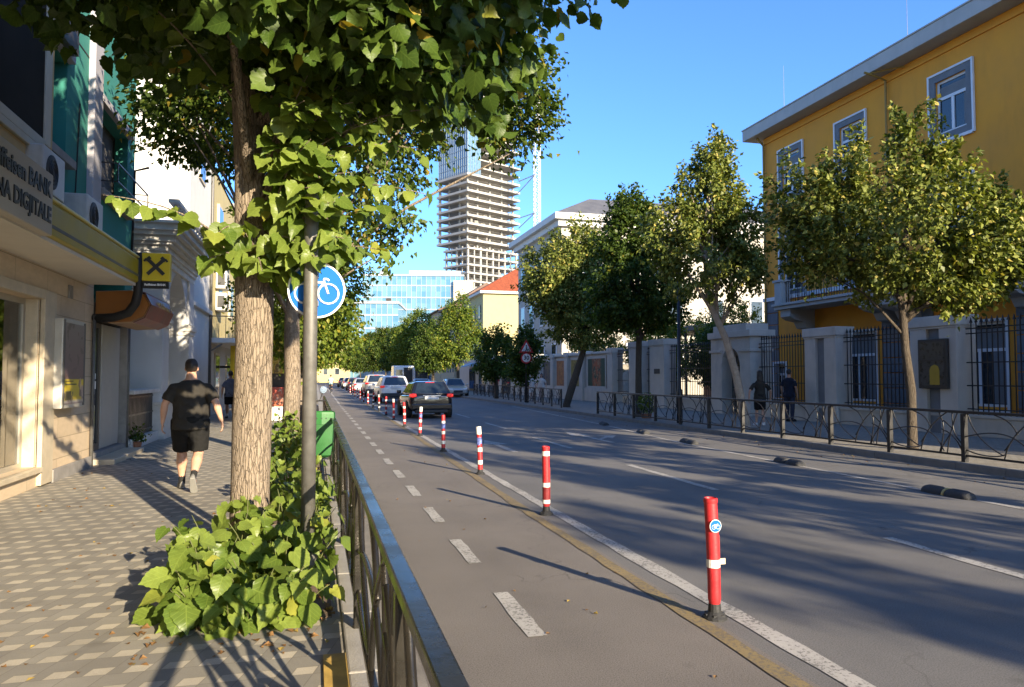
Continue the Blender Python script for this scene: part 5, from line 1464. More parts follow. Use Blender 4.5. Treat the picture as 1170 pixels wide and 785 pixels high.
def railing(name, label, x0, y0, x1, y1, n_bays, ztop, zbase, mat, post=.075, rail=(.05, .06), r=.011, group=None, skip=()):
    d = Vector((x1-x0, y1-y0, 0)); L = d.length; B = L/n_bays
    rz = math.atan2(-d.x, d.y)
    t = thing(name, label, 'railing', (x0, y0, zbase), rz, group)
    hh = ztop-zbase
    pm = None
    for k in range(n_bays+1):
        if pm is None:
            o = MB().box(-post/2, post/2, -post/2, post/2, -.04, hh-.004).build('post', mat, t, bevel=.006, world=False)
            pm = o
        else:
            c = pm.copy(); COL.objects.link(c); c.parent = t; c.location = (0, k*B, 0)
    MB().box(-rail[1]/2, rail[1]/2, -post/2-.01, L+post/2+.01, hh, hh+rail[0]).build('top_rail', mat, t, bevel=.006, world=False)
    MB().box(-.018, .018, post/2, L-post/2, .10, .135).build('bottom_rail', mat, t, world=False)
    pn = railing_panel_mesh(B-post, .13, hh, r).build('bar_panel', mat, t, world=False, smooth='all'); pn.location = (0, post/2, 0)
    for k in range(1, n_bays):
        if k in skip: continue
        c = pn.copy(); COL.objects.link(c); c.parent = t; c.location = (0, post/2+k*B, 0)
    return t
railing('kerb_railing', 'dark bronze railing with curling bars along the near kerb', .27, 2.33-2.38*2, .27, 2.33+2.38*9, 11, 1.0, .135, mDarkMetal, .06, (.045, .062), .016)
railing('kerb_railing', 'black railing with curling bars along the far kerb, the nearer run', 11.17, -1.6, 11.17, 28.9, 17, .99, .13, mBlackMetal, .085, (.05, .06), .012, 'railings along the far kerb')
railing('kerb_railing', 'farther run of black curling railing, ending at the leaning dark trunk', 11.6, 34.9, 12.9, 62, 15, .99, .13, mBlackMetal, .07, (.05, .06), .014, 'railings along the far kerb')

# ---------------- flexible lane posts
def bike_glyph(mb, cx, cz, s, y, r):
    """bicycle outline in the x-z plane; s = overall width"""
    w = s*.235
    for ox in (-1, 1):
        mb.tube([(cx+ox*s*.265+w*math.cos(a*.3927), y, cz-s*.10+w*math.sin(a*.3927)) for a in range(17)], r, 5)
    p = {'r': (-.265,-.10), 'f': (.265,-.10), 'b': (-.03,-.11), 's': (-.11,.16), 'h': (.17,.17), 'hb': (.155,.25), 'hb2': (.24,.25), 'hf': (.28,.21), 's1': (-.19,.20), 's2': (-.05,.20), 's3': (-.12,.20)}
    q = lambda k: (cx+p[k][0]*s, y, cz+p[k][1]*s)
    for a, b in (('r','b'),('b','s'),('r','s'),('s','h'),('b','h'),('h','f'),('h','hb'),('hb','hb2'),('hb2','hf'),('s1','s2'),('s','s3')):
        mb.tube([q(a), q(b)], r, 5)
posts = [(2.66,4.70),(2.69,8.67),(2.71,12.49),(2.74,16.44),(2.83,20.9),(2.86,24.9),(2.89,28.7),(2.92,32.2),(2.94,36.0),(2.96,40.1),(2.99,44.5),(3.02,49.0),(3.06,53.5),(3.10,58.0),(3.14,62.5),(3.18,67),(3.24,73),(3.3,79)]
mPostDark = M('scuffed_dark_red_plastic', (.16, .012, .014), .45, var=.3, scale=9)
mPostBlack = M('black_flexible_plastic', (.015,.015,.016), .5, var=.3)
ordn = ['','','third','fourth','fifth','sixth','seventh','eighth','ninth','tenth','eleventh','twelfth','thirteenth','fourteenth','fifteenth','sixteenth','seventeenth','last']
def lane_post(i, x, y):
    if i == 0: lab = 'red flexible post with a round blue cycle sticker, nearest on the lane edge'
    elif i == 1: lab = 'red flexible post with two white bands and a scuffed dark foot, second in the row'
    else: lab = ('black and white' if i in (8, 9) else 'red and white') + ' banded flexible post, %s in the row from the sticker post' % ordn[i]
    t = thing('lane_post', lab, 'bollard', (x, y, 0), 0, 'flexible posts between cycle lane and traffic lane')
    lean = {0: (-.006, .01), 1: (-.004, 0), 4: (.015, .02)}.get(i, (random.uniform(-.015,.015), random.uniform(-.02,.02)))
    Hh = .80
    def cx(z): f = z/Hh; return (lean[0]*f*f*2, lean[1]*f*f*2)
    ft = MB().lathe([(.085,0),(.085,.012),(.065,.03),(.045,.05),(.040,.10),(.030,.10)], (0,0,.0), 14)
    for k in range(6):
        a = k*1.047; ft.box(.06*math.cos(a)-.012, .06*math.cos(a)+.012, .06*math.sin(a)-.012, .06*math.sin(a)+.012, .012, .034)
    ft.build('foot', mRubber, t, world=False)
    def seg(name, z0, z1, r, mat, taper=1.0):
        zs = [z0 + (z1-z0)*j/5 for j in range(6)]
        m = MB(); m.tube([(cx(z)[0], cx(z)[1], z) for z in zs], [r*(1 if j else taper) for j in range(6)], 16)
        return m.build(name, mat, t, world=False, smooth=True)
    if i < 2:
        seg('tube', .085, .34, .044, mRed, .8); seg('tube', .341, Hh-.02, .045, mRed)
        m = MB(); zc = Hh-.02; c0 = cx(zc)
        m.lathe([(.047,0),(.049,.008),(.049,.028),(.042,.034),(.038,.026),(.038,.0)], (c0[0], c0[1], zc), 18); m.build('cap_ring', mRed, t, world=False, smooth=True)
        # side flange and slit
        m = MB(); m.bar((cx(.2)[0]+.042, cx(.2)[1], .12), (cx(.5)[0]+.045, cx(.5)[1], .56), .012, .014); m.build('flange', mPostDark, t, world=False)
    else:
        zz = [.085, .17, .24, .38, .45, .60, .67, .80]
        dk = mPostBlack if i in (8, 9) else mRed
        for j in range(7):
            white = j in (1, 3, 5) if i % 2 else j in (1, 3, 6)
            seg('band' if white else 'tube', zz[j], zz[j+1]-.001, .0445 if white else .043, mReflect if white else (dk if j < 4 else mRed), 1.0)
        if i in (2, 3, 4):
            m = MB(); m.lathe([(.0455,0),(.0455,.13)], (cx(.55)[0], cx(.55)[1], .49), 16, cap=False); m.build('sticker', M('torn_blue_stickers', (.12,.16,.42), .5, var=.9, scale=22), t, world=False)
    if i == 0:
        m = MB(); m.lathe([(.0465,0),(.0465,.055)], (cx(.4)[0], cx(.4)[1], .345), 16, cap=False); m.build('band', mReflect, t, world=False)
        m = MB().box(.045, .085, -.004, .004, .36, .40); m.build('tag_flap', M('peeling_tape', (.5,.42,.3), .6), t, world=False)
        fx, fz = cx(.63)[0], .63
        d = MB().lathe([(.044,0),(.044,.004)], (fx, cx(.63)[1]-.052, fz), 24, 'y'); dd = d.build('cycle_sticker', mWhite, t, world=False)
        MB().lathe([(.040,0),(.040,.002)], (fx, cx(.63)[1]-.0545, fz), 24, 'y').build('sticker_face', mBlue, dd, world=False)
        g = MB(); bike_glyph(g, fx, fz, .060, cx(.63)[1]-.056, .0015); g.build('cycle_symbol', mWhite, dd, world=False)
    if i == 1:
        for z0, hh in ((.70, .055), (.33, .05), (.135, .045)):
            m = MB(); m.lathe([(.0468,0),(.0468,hh)], (cx(z0)[0], cx(z0)[1], z0), 16, cap=False); m.build('band', mReflect, t, world=False)
        m = MB(); m.lathe([(.0462,0),(.0462,.14)], (cx(.2)[0], cx(.2)[1], .183), 16, cap=False); m.build('scuffed_sleeve', mPostDark, t, world=False)
    return t
for i, (x, y) in enumerate(posts): lane_post(i, x, y)

# ---------------- rubber lane separators
mSep = M('grey_rubber_separator', (.04,.04,.041), .85, var=.3, scale=9, bump=.5, bscale=50, fine=.3)
for i, (x, y, a, lab) in enumerate(((8.52, 8.65, -1, 'nearest rubber lane separator, with a worn yellow stripe'), (8.68, 12.5, -3, 'second rubber lane separator along the bay line'), (8.92, 16.9, -6, 'third rubber lane separator along the bay line'), (9.2, 20.2, -9, 'fourth rubber lane separator along the bay line'), (9.5, 24.0, -10, 'farthest rubber lane separator, near the end of the railing'))):
    t = thing('lane_separator', lab, 'lane separator', (x, y, 0), R(a), 'rubber lane separators')
    m = MB()
    for k, (c0, L) in enumerate(((-.40, .42), (.03, .40))):
        rings = []
        for f, w_, h_ in ((0,.075,.03),(.08,.10,.085),(.25,.105,.105),(.75,.105,.105),(.92,.10,.085),(1,.075,.03)):
            yy = c0+L*f
            rings.append([(w_*math.cos(R(180*j/10)), yy, .004+h_*math.sin(R(180*j/10))) for j in range(11)])
        m.loft(rings)
    m.build('hump', mSep, t, world=False, smooth=True)
    m = MB(); m.loft([[(.104*math.cos(R(180*j/10)), yy, .002+.098*math.sin(R(180*j/10))) for j in range(11)] for yy in (-.005, .03)])
    if i == 0: m.build('stripe', M('worn_yellow_stripe', (.42,.33,.12), .6), t, world=False)

# ---------------- cycle sign on its column
T = thing('cycle_sign', 'round blue cycle sign with white rim fixed behind a grey steel column', 'sign', (-.04, 6.0, .12))
m = MB(); m.tube([(-.04, 6.0, .1), (-.04, 6.0, 2.2), (-.04, 6.0, 3.05), (-.04, 6.0, 3.08)], [.054, .053, .052, .03], 20); m.build('column', mSteel, T, smooth='all')
MB().lathe([(.10,0),(.10,.02),(.075,.03),(.075,.18),(.066,.2)], (-.04, 6.0, .12), 18).build('collar', mSteel, T)
d = MB(); d.lathe([(.222,0),(.222,.004),(.218,.008)], (.005, 6.115, 2.33), 40, 'y'); dk = d.build('disc', mWhite, T)
MB().lathe([(.207,0),(.207,.002)], (.005, 6.111, 2.33), 40, 'y').build('blue_face', mBlue, dk)
g = MB(); bike_glyph(g, .005, 2.335, .335, 6.107, .0085); g.build('cycle_symbol', mWhite, dk)
MB().box(-.10, .02, 6.05, 6.114, 2.42, 2.46).box(-.10, .02, 6.05, 6.114, 2.20, 2.24).build('clamp', mSteel, T)

# ---------------- green litter bin
T = thing('litter_bin', 'bright green plastic litter bin hung behind the near railing', 'bin', (.10, 11.5, .12))
mBin = M('green_bin_plastic', (.012, .10, .018), .5, var=.15, scale=5, stain=.3, stain_col=(.03,.16,.03))
m = MB(); rings = []
for z, w_ in ((.46,.10),(.50,.15),(.60,.165),(.95,.185)):
    rings.append([(.10+w_*sx*(1 if abs(sx)+abs(sy) < 2 else .88), 11.5+w_*sy*(1 if abs(sx)+abs(sy) < 2 else .88), z) for sx, sy in ((-1,-1),(0,-1),(1,-1),(1,0),(1,1),(0,1),(-1,1),(-1,0))])
m.loft(rings); m.build('tub', mBin, T, smooth=True)
m = MB(); m.loft([[(.10+w_*sx*(1 if abs(sx)+abs(sy) < 2 else .88), 11.5+w_*sy*(1 if abs(sx)+abs(sy) < 2 else .88), z) for sx, sy in ((-1,-1),(0,-1),(1,-1),(1,0),(1,1),(0,1),(-1,1),(-1,0))] for z, w_ in ((.953,.195),(1.10,.195),(1.13,.185))], caps=False)
o = m.build('rim', M('green_bin_rim', (.012,.12,.02), .5, var=.1), T); o.modifiers.new('t', 'SOLIDIFY').thickness = .012
m = MB()
for k in range(5): m.lathe([(.009,0),(.009,.004)], (-.03+k*.065, 11.5-.198, 1.04), 8, 'y')
m.build('rim_hole', mBlack, T)
m = MB(); m.tube([(-.13, 11.55, .12), (-.13, 11.55, 1.15)], .025, 8); m.build('post', mSteel, T, smooth='all')

# ---------------- scooter parked behind the bin
T = thing('motor_scooter', 'dark parked motor scooter with round mirrors behind the green bin', 'scooter', (-.12, 17.2, .12))
mScoot = M('dark_scooter_paint', (.03,.03,.035), .25, var=.1)
def wheel(name, c, r, w_, parent, axis='x', rimr=.6):
    m = MB(); m.lathe([(r*rimr,-w_/2),(r*.92,-w_/2),(r,-w_*.32),(r,w_*.32),(r*.92,w_/2),(r*rimr,w_/2)], c, 22, axis); o = m.build('tyre', mRubber, parent, smooth=True)
    m = MB(); m.lathe([(r*rimr*.98,-w_*.40),(r*.2,-w_*.30),(r*.2,w_*.30),(r*rimr*.98,w_*.40)], c, 18, axis); m.build('rim', mSteel, parent, smooth=True)
wheel('wheel', (-.12, 16.6, .36), .24, .11, T); wheel('wheel', (-.12, 17.85, .36), .24, .12, T)
m = MB(); m.loft([[(-.12+a*sx, y, z) for sx, z in ((-1,z0),(1,z0),(1,z1),(-1,z1))] for y, a, z0, z1 in ((16.72,.10,.45,1.0),(16.85,.2,.35,1.05),(16.95,.2,.33,.9))]); m.build('front_shield', mScoot, T, bevel=.03, smooth=True)
m = MB(); m.loft([[(-.12+a*sx, y, z) for sx, z in ((-1,z0),(1,z0),(1,z1),(-1,z1))] for y, a, z0, z1 in ((16.95,.14,.33,.42),(17.3,.16,.33,.5),(17.5,.19,.35,.85),(18.1,.16,.5,.92),(18.25,.08,.65,.85))]); m.build('body', mScoot, T, bevel=.03, smooth=True)
MB().loft([[(-.12+a*sx, y, z) for sx, z in ((-1,z0),(1,z0),(1,z0+.08),(-1,z0+.08))] for y, a, z0 in ((17.4,.13,.88),(17.7,.16,.86),(18.15,.12,.92))]).build('seat', mBlack, T, bevel=.02)
m = MB(); m.tube([(-.47,16.95,1.12),(-.3,16.85,1.12),(-.12,16.8,1.1),(.06,16.85,1.12),(.23,16.95,1.12)], .018, 6); m.tube([(-.12,16.62,.36),(-.12,16.8,1.1)], .03, 6); m.build('handlebar', mBlack, T)
for sx in (-1, 1):
    m = MB(); m.tube([(-.12+sx*.22,16.87,1.12),(-.12+sx*.28,16.8,1.3)], .008, 5); o = m.build('mirror', mBlack, T)
    MB().lathe([(.075,0),(.08,.012),(.05,.03)], (-.12+sx*.30, 16.79, 1.36), 16, 'y').build('mirror_glass', M('mirror_glass', (.6,.7,.8), .05, 1.0), o)
MB().lathe([(.08,0),(.07,-.03),(.02,-.05)], (-.12, 16.72, 1.0), 14, 'y').build('headlight', mWhite, T, smooth=True)

# ---------------- tall lamp column on the far pavement
T = thing('lamp_column', 'tall thin dark lamp column on the far pavement', 'street lamp', (11.6, 22.6, .12))
m = MB(); m.tube([(11.6, 22.6, .1), (11.6, 22.6, 1.2), (11.6, 22.6, 1.25), (11.6, 22.6, 6.6)], [.10, .09, .065, .045], 14); m.tube([(11.6, 22.6, 6.55), (11.4, 22.55, 6.85), (10.9, 22.5, 6.95)], .03, 8); m.build('column', mBlackMetal, T, smooth='all')
MB().loft([[(10.95, 22.42, 6.93),(10.95, 22.58, 6.93),(10.95, 22.58, 7.0),(10.95, 22.42, 7.0)], [(10.45, 22.40, 6.90),(10.45, 22.60, 6.90),(10.45, 22.60, 6.98),(10.45, 22.40, 6.98)]]).build('lamp_head', mDarkBrown, T, bevel=.015)

# ---------------- warning triangle with speed limit below
T = thing('warning_sign', 'red bordered warning triangle above a round 30 speed limit sign', 'road sign', (11.9, 42.3, .12))
m = MB(); m.tube([(11.9, 42.3, .1), (11.9, 42.3, 3.6)], .04, 10); m.build('post', mBlackMetal, T, smooth='all')
mSignRed = M('sign_red', (.45,.02,.02), .4)
def tri(r, y0, y1, cz=3.28): return MB().prism([(11.9+r*math.cos(R(90+120*k)), cz+r*math.sin(R(90+120*k))) for k in range(3)], y0, y1, 'y')
o = tri(.52, 42.22, 42.25).build('triangle', mSignRed, T, bevel=.01); tri(.34, 42.214, 42.219).build('triangle_face', mWhite, o)
m = MB(); m.tube([(11.9, 42.21, 3.36), (11.9, 42.21, 3.22)], .035, 6); m.lathe([(.045,0),(.045,.005)], (11.9, 42.208, 3.42), 10, 'y'); m.tube([(11.9, 42.21, 3.22), (11.83, 42.21, 3.12)], .022, 5); m.tube([(11.9, 42.21, 3.22), (11.98, 42.21, 3.12)], .022, 5); m.build('pictogram', mBlack, o)
o = MB().lathe([(.33,0),(.33,.03)], (11.9, 42.22, 2.72), 28, 'y').build('disc', mSignRed, T); MB().lathe([(.25,0),(.25,.004)], (11.9, 42.214, 2.72), 28, 'y').build('disc_face', mWhite, o)
text('numerals', "30", .34, mBlack, o, (11.9, 42.21, 2.72), FACE_CAM, bold=.008)
# shrub behind the far railing
T = thing('railing_shrub', 'round green shrub in a tub behind the far railing', 'shrub', (11.75, 25.5, .12))
n_ = 700; P_ = rng.normal(size=(n_,3)); P_ = _norm(P_)*(rng.random((n_,1))**.4)*np.array([.34,.36,.42]) + np.array([0,0,.52])
leaf_cloud('leaves', P_, rng.normal(size=(n_,3)), rng.normal(size=(n_,3))+np.array([0,0,.9]), rng.uniform(.05,.10,n_), mLeafFresh, T)
m = MB(); m.lathe([(.16,0),(.2,.16),(.19,.16)], (11.75,25.5,.12), 12); m.build('tub', M('terracotta', (.3,.13,.07), .8), T)
# blue parking sign and blue kiosk far away
T = thing('parking_sign', 'small square blue road sign under the far row of trees', 'road sign', (12.2, 84, .12))
m = MB(); m.tube([(12.2, 84, .1), (12.2, 84, 3.2)], .05, 8); m.build('post', mSteel, T)
MB().box(11.75, 12.65, 83.9, 83.95, 2.4, 3.25).build('board', mBlue, T); text('numerals', "P", .6, mWhite, T, (12.2, 83.89, 2.83), FACE_CAM, bold=.02)
T = thing('street_kiosk', 'blue street kiosk on the far pavement beyond the cars', 'kiosk', (13.2, 96, .12))
MB().box(12.2, 14.2, 95, 97, .12, 2.7).build('body', M('blue_kiosk_paint', (.04,.14,.36), .5, var=.15), T, bevel=.03); MB().box(12.0, 14.4, 94.8, 97.2, 2.71, 2.95).build('roof', mOfficeFrame, T); MB().box(12.4, 14.0, 94.97, 94.998, 1.1, 2.3).build('hatch', mGlass, T)
# ---------------- kiosk with golden panel on the near pavement
T = thing('snack_kiosk', 'kiosk with a golden patterned panel above a red counter on the near pavement', 'kiosk', (-1.75, 28, .12))
MB().box(-2.5, -1.02, 27.2, 28.9, .12, 2.95).build('body', mDarkBrown, T)
MB().box(-2.5, -1.0, 27.14, 27.198, 1.75, 2.85).build('golden_panel', poster_mat('golden_panel_print', [(0,(.45,.27,.03)),(1,(.55,.36,.05))], (.10,.06,.02), (.5,.4,.15), axis_v=2, scale=3.5, z0=1.7, z1=2.9, thr=.5), T)
MB().box(-2.5, -1.0, 27.05, 27.198, .62, 1.28).build('red_counter', poster_mat('red_counter_print', [(0,(.42,.12,.06)),(1,(.45,.05,.04))], (.48,.22,.14), (.4,.3,.25), axis_v=2, scale=4, z0=.6, z1=1.3, thr=.55), T)
MB().box(-2.52, -.98, 27.0, 27.19, .14, .615).build('base_panel', mWhiteWall, T)
MB().box(-2.6, -.95, 26.9, 29, 2.951, 3.05).build('roof', mDarkBrown, T)
T = thing('advert_board', 'low red advertising board leaning on the near pavement by the scooters', 'board', (-.6, 34, .12)); MB().box(-.95, -.3, 34, 34.06, .3, 1.4).build('print', poster_mat('advert_print', [(0,(.3,.03,.03)),(1,(.4,.05,.04))], (.5,.4,.3), (.1,.1,.1), axis_v=2, scale=4), T); MB().box(-.97, -.93, 34, 34.06, .12, 1.42).box(-.32, -.28, 34, 34.06, .12, 1.42).build('frame', mSteel, T)
# ================================================================== VEHICLES (local: rear at y=0 faces the viewer, length along +y)
def paint(name, col, rough=.25, metal=.0):
    if name in MATS: return MATS[name]
    t = NT(name)
    n = t.noise(3, 4)
    p = t.principled(t.mix(t.remap(n, .35, .65, 0, 1), tuple(x*.93 for x in col), tuple(min(1, x*1.05) for x in col)), rough, metal, None, .5)
    p.inputs['Coat Weight'].default_value = .25; p.inputs['Coat Roughness'].default_value = .06
    MATS[name] = t.m
    return t.m
def tail_lamp_mat():
    t = NT('tail_lamp_red')
    p = t.principled((.45, .012, .012), .2)
    p.inputs['Emission Color'].default_value = (1, .03, .02, 1); p.inputs['Emission Strength'].default_value = .12
    return t.m
mTail = tail_lamp_mat()
mCarGlass = glass_mat('car_glass', (.012, .018, .024), .04, .9)
mPlate = M('number_plate', (.66,.67,.68), .5, var=.1, scale=14)
mChrome = M('chrome_trim', (.6,.6,.6), .15, 1.0)
mCarBlack = M('black_car_plastic', (.018,.018,.02), .55)
def car(label, loc, rz, body, L=4.2, W=1.77, H=1.45, belt=.92, kind='hatch', group='cars in the left traffic lane', front_cam=False):
    t = thing('parked_car' if 'parked' in label else 'car', label, 'car', loc, R(rz), group)
    hw = W/2
    suv = kind == 'suv'; sed = kind == 'sedan'
    zb = .30 if suv else .24
    tail = .95 if not sed else 1.0
    # lower body: (y, half width, z bottom, z top)
    if sed: st = [(0,.80*hw,zb+.16,.80),(.05,.92*hw,zb+.06,.95),(.5,.985*hw,zb,1.0),(1.2,hw,zb,.98),(L*.5,hw,zb,.95),(L*.68,hw,zb,.94),(L*.85,.96*hw,zb,.82),(L-.1,.86*hw,zb+.03,.70),(L,.7*hw,zb+.14,.58)]
    else: st = [(0,.82*hw,zb+.16,.74*belt+.2),(.04,.93*hw,zb+.06,belt+.0),(.35,.985*hw,zb,belt+.04),(1.1,hw,zb,belt+.01),(L*.5,hw,zb,belt-.01),(L*.70,hw,zb,belt-.02),(L*.86,.965*hw,zb,belt-.10),(L-.1,.86*hw,zb+.03,belt-.22),(L,.70*hw,zb+.14,belt-.34)]
    rings = []
    for y, w_, z0, z1 in st:
        h = z1-z0
        half = [(.80*w_, z0), (.96*w_, z0+.10*h), (w_, z0+.38*h), (w_*.995, z0+.66*h), (w_*.955, z0+.90*h), (w_*.86, z1)]
        rings.append([(x, y, z) for x, z in half] + [(-x, y, z) for x, z in reversed(half)])
    m = MB(); m.loft(rings); bd = m.build('body', body, t, world=False, smooth='all', bevel=0)
    sub = bd.modifiers.new('sub', 'SUBSURF'); sub.levels = 1; sub.render_levels = 2
    # greenhouse
    if sed: base = (.75, L*.70); roof = (1.35, L*.53)
    elif suv: base = (.12, L*.72); roof = (.42, L*.55)
    else: base = (.10, L*.72); roof = (.50, L*.54)
    zb2 = belt+.0 if not sed else .95
    wb, wr = hw*.93, hw*.70
    B4 = [Vector((-wb, base[0], zb2)), Vector((wb, base[0], zb2)), Vector((wb*.97, base[1], zb2-.03)), Vector((-wb*.97, base[1], zb2-.03))]
    R4 = [Vector((-wr, roof[0], H-.03)), Vector((wr, roof[0], H-.03)), Vector((wr*.96, roof[1], H-.05)), Vector((-wr*.96, roof[1], H-.05))]
    m = MB(); m.loft([B4, R4, ]); m.v = m.v
    gh = m.build('cabin', body, t, world=False, bevel=.07, smooth=True, segs=3)
    MB().loft([[(-wr*.9, roof[0]+.1, H-.031), (wr*.9, roof[0]+.1, H-.031), (wr*.86, roof[1]-.1, H-.05), (-wr*.86, roof[1]-.1, H-.05)], [(-wr*.75, roof[0]+.3, H), (wr*.75, roof[0]+.3, H), (wr*.7, roof[1]-.3, H-.01), (-wr*.7, roof[1]-.3, H-.01)]]).build('roof', body, t, world=False, bevel=.03, smooth=True)
    def pane(name, a, b, c, d, u0, u1, v0, v1, mat=mCarGlass):
        """panel on the quad a,b (bottom) c,d (top)"""
        def q(u, v): return a.lerp(b, u).lerp(d.lerp(c, u), v)
        p = [q(u0, v0), q(u1, v0), q(u1-.02, v1), q(u0+.02, v1)]
        nrm = (p[1]-p[0]).cross(p[3]-p[0]).normalized()
        cen = Vector((0, L*.45, (zb2+H)/2))
        if nrm.dot(p[0]-cen) < 0: nrm = -nrm
        m = MB(); m.loft([[v+nrm*.002 for v in p], [v+nrm*.012 for v in p]])
        return m.build(name, mat, t, world=False, bevel=.004)
    pane('rear_window', B4[0], B4[1], R4[1], R4[0], .09, .91, .12, .90)
    pane('windscreen', B4[2], B4[3], R4[3], R4[2], .06, .94, .06, .94)
    for a, b, c, d in ((B4[1], B4[2], R4[2], R4[1]), (B4[3], B4[0], R4[0], R4[3])):
        f = (.10, .50, .53, .90) if a == B4[1] else (.10, .47, .50, .90)
        pane('side_window', a, b, c, d, f[0], f[1], .14, .88); pane('side_window', a, b, c, d, f[2], f[3], .14, .88)
    # rear details
    zl = belt-.02 if not sed else .86
    for s_ in (-1, 1):
        m = MB(); m.loft([[(s_*hw*.66, .03, zl-.05), (s_*hw*.88, .05, zl-.10), (s_*hw*.90, .05, zl+.07), (s_*hw*.68, .03, zl+.06)], [(s_*hw*.67, -.002, zl-.045), (s_*hw*.86, .012, zl-.09), (s_*hw*.875, .012, zl+.06), (s_*hw*.69, -.002, zl+.055)]])
        m.box(s_*hw*.86, s_*hw*.965, .03, .24, zl-.07, zl+.05)
        m.build('tail_light', mTail, t, world=False, bevel=.015)
    MB().box(-hw*.9, hw*.9, -.06, .2, zb+.12, zb+.34).build('bumper', body if not suv else mCarBlack, t, world=False, bevel=.04)
    MB().box(-hw*.72, hw*.72, -.05, .2, zb-.02, zb+.118).build('valance', mCarBlack, t, world=False, bevel=.03)
    pz = zl-.10 if not suv else zl-.04
    o = MB().box(-.27, .27, -.045, -.028, pz-.055, pz+.06).build('number_plate', mPlate, t, world=False)
    MB().box(-hw*.40, hw*.40, -.035, -.01, pz+.075, pz+.10).build('plate_trim', mChrome, t, world=False, bevel=.006)
    MB().box(-.18, .18, roof[0]+.0-.02, roof[0]+.03, H-.085, H-.05).build('high_brake_light', mTail, t, world=False)
    # front
    for s_ in (-1, 1): MB().box(s_*hw*.45, s_*hw*.80, L-.10, L-.0, belt-.36, belt-.24).build('headlight', mWhite, t, world=False, bevel=.03)
    MB().box(-hw*.4, hw*.4, L-.05, L+.02, zb+.15, belt-.38).build('grille', mCarBlack, t, world=False, bevel=.02)
    # wheels
    r = .36 if suv else .32
    for y in (.82, L-.88):
        for s_ in (-1, 1):
            wv = bpy.data.objects.new('wheel', None); COL.objects.link(wv); wv.parent = t; wv.location = (s_*(hw-.10), y, r); KIDS.setdefault(t.name, []).append(wv)
            m = MB(); m.lathe([(r*.62,-.11),(r*.93,-.11),(r,-.07),(r,.07),(r*.93,.11),(r*.62,.11)], (0,0,0), 24, 'x'); m.build('tyre', mRubber, wv, world=False, smooth=True)
            m = MB(); m.lathe([(r*.62,-.075),(r*.25,-.06),(r*.25,.06),(r*.62,.075)], (0,0,0), 20, 'x'); m.build('rim', mSteel, wv, world=False, smooth=True)
            m = MB(); m.lathe([(r*1.16, 0), (r*1.16, .012)], (s_*(hw+.004)-.006, y, r+.01), 24, 'x'); m.build('wheel_arch', mCarBlack, t, world=False)
    for s_ in (-1, 1): MB().box(s_*(hw-.03), s_*(hw+.16), L*.63, L*.63+.10, belt+.02, belt+.15).build('mirror', body, t, world=False, bevel=.03)
    return t
car('black hatchback with red tail lights, nearest car in the traffic lane', (4.42, 29.3, 0), 1.0, paint('black_car_paint', (.008,.009,.013), .12), 4.1, 1.78, 1.46, .93, 'hatch')
car('white sport utility car with a wide dark rear window behind the black hatchback', (4.72, 46.0, 0), 1.5, paint('white_car_paint', (.66,.66,.65)), 4.6, 1.9, 1.68, 1.05, 'suv')
car('silver grey tall sport utility car, third in the lane', (4.75, 60.5, 0), 1, paint('silver_car_paint', (.42,.40,.37), .3, .3), 4.7, 1.9, 1.80, 1.12, 'suv')
car('pale silver saloon, fourth in the lane', (4.55, 75, 0), 1, paint('pale_silver_car_paint', (.50,.52,.54), .3, .3), 4.5, 1.8, 1.46, .93, 'sedan')
car('dark grey hatchback, fifth in the lane', (4.5, 88, 0), 1, paint('grey_car_paint', (.06,.06,.065)), 4.2, 1.78, 1.5, .93, 'hatch')
car('white hatchback, sixth in the lane', (4.4, 101, 0), 1, paint('white_car_paint', (.66,.66,.65)), 4.2, 1.78, 1.5, .93, 'hatch')
car('farthest dark saloon in the lane', (4.3, 116, 0), 1, paint('grey_car_paint', (.06,.06,.065)), 4.5, 1.8, 1.46, .93, 'sedan')
car('silver saloon parked by the far kerb beyond the black hatchback', (8.5, 61, 0), -2, paint('pale_silver_car_paint', (.50,.52,.54), .3, .3), 4.5, 1.8, 1.46, .93, 'sedan', 'cars parked along the far kerb')
car('pale grey car parked facing the viewer beside the far railing', (10.9, 62, 0), 178, paint('silver_car_paint', (.42,.40,.37), .3, .3), 4.4, 1.8, 1.5, .95, 'hatch', 'cars parked along the far kerb')
car('dark blue car parked near the blue kiosk', (10.2, 86, 0), -2, paint('blue_car_paint', (.02,.04,.09)), 4.3, 1.8, 1.48, .93, 'hatch', 'cars parked along the far kerb')
# white van with its rear door open
T = thing('white_van', 'white box van parked with one rear door swung open', 'van', (8.4, 74, 0), R(-2))
mv = paint('white_van_paint', (.62,.64,.64))
m = MB(); m.prism([(0,.45),(0,2.62),(.1,2.7),(3.6,2.7),(4.4,1.7),(5.3,1.35),(5.4,.5)], -.98, .98, 'x'); m.build('body', mv, T, world=False, bevel=.06)
MB().box(-.85, .85, -.02, .03, .6, 2.5).build('load_opening', mBlack, T, world=False)
MB().box(-.86, -.02, -.05, -.024, .6, 2.5).build('rear_door', mv, T, world=False, bevel=.01)
o = MB().box(.92, .97, -.9, -.02, .6, 2.5).build('rear_door', mv, T, world=False, bevel=.01); o["label"] = 'rear door swung open'
MB().box(-.75, -.12, -.06, -.052, 1.6, 2.3).build('rear_window', mCarGlass, T, world=False)
for s_ in (-1, 1): MB().box(s_*.88, s_*.97, -.04, .02, .9, 1.35).build('tail_light', mTail, T, world=False)
MB().box(-.95, .95, -.1, .1, .4, .58).build('bumper', mCarBlack, T, world=False, bevel=.02)
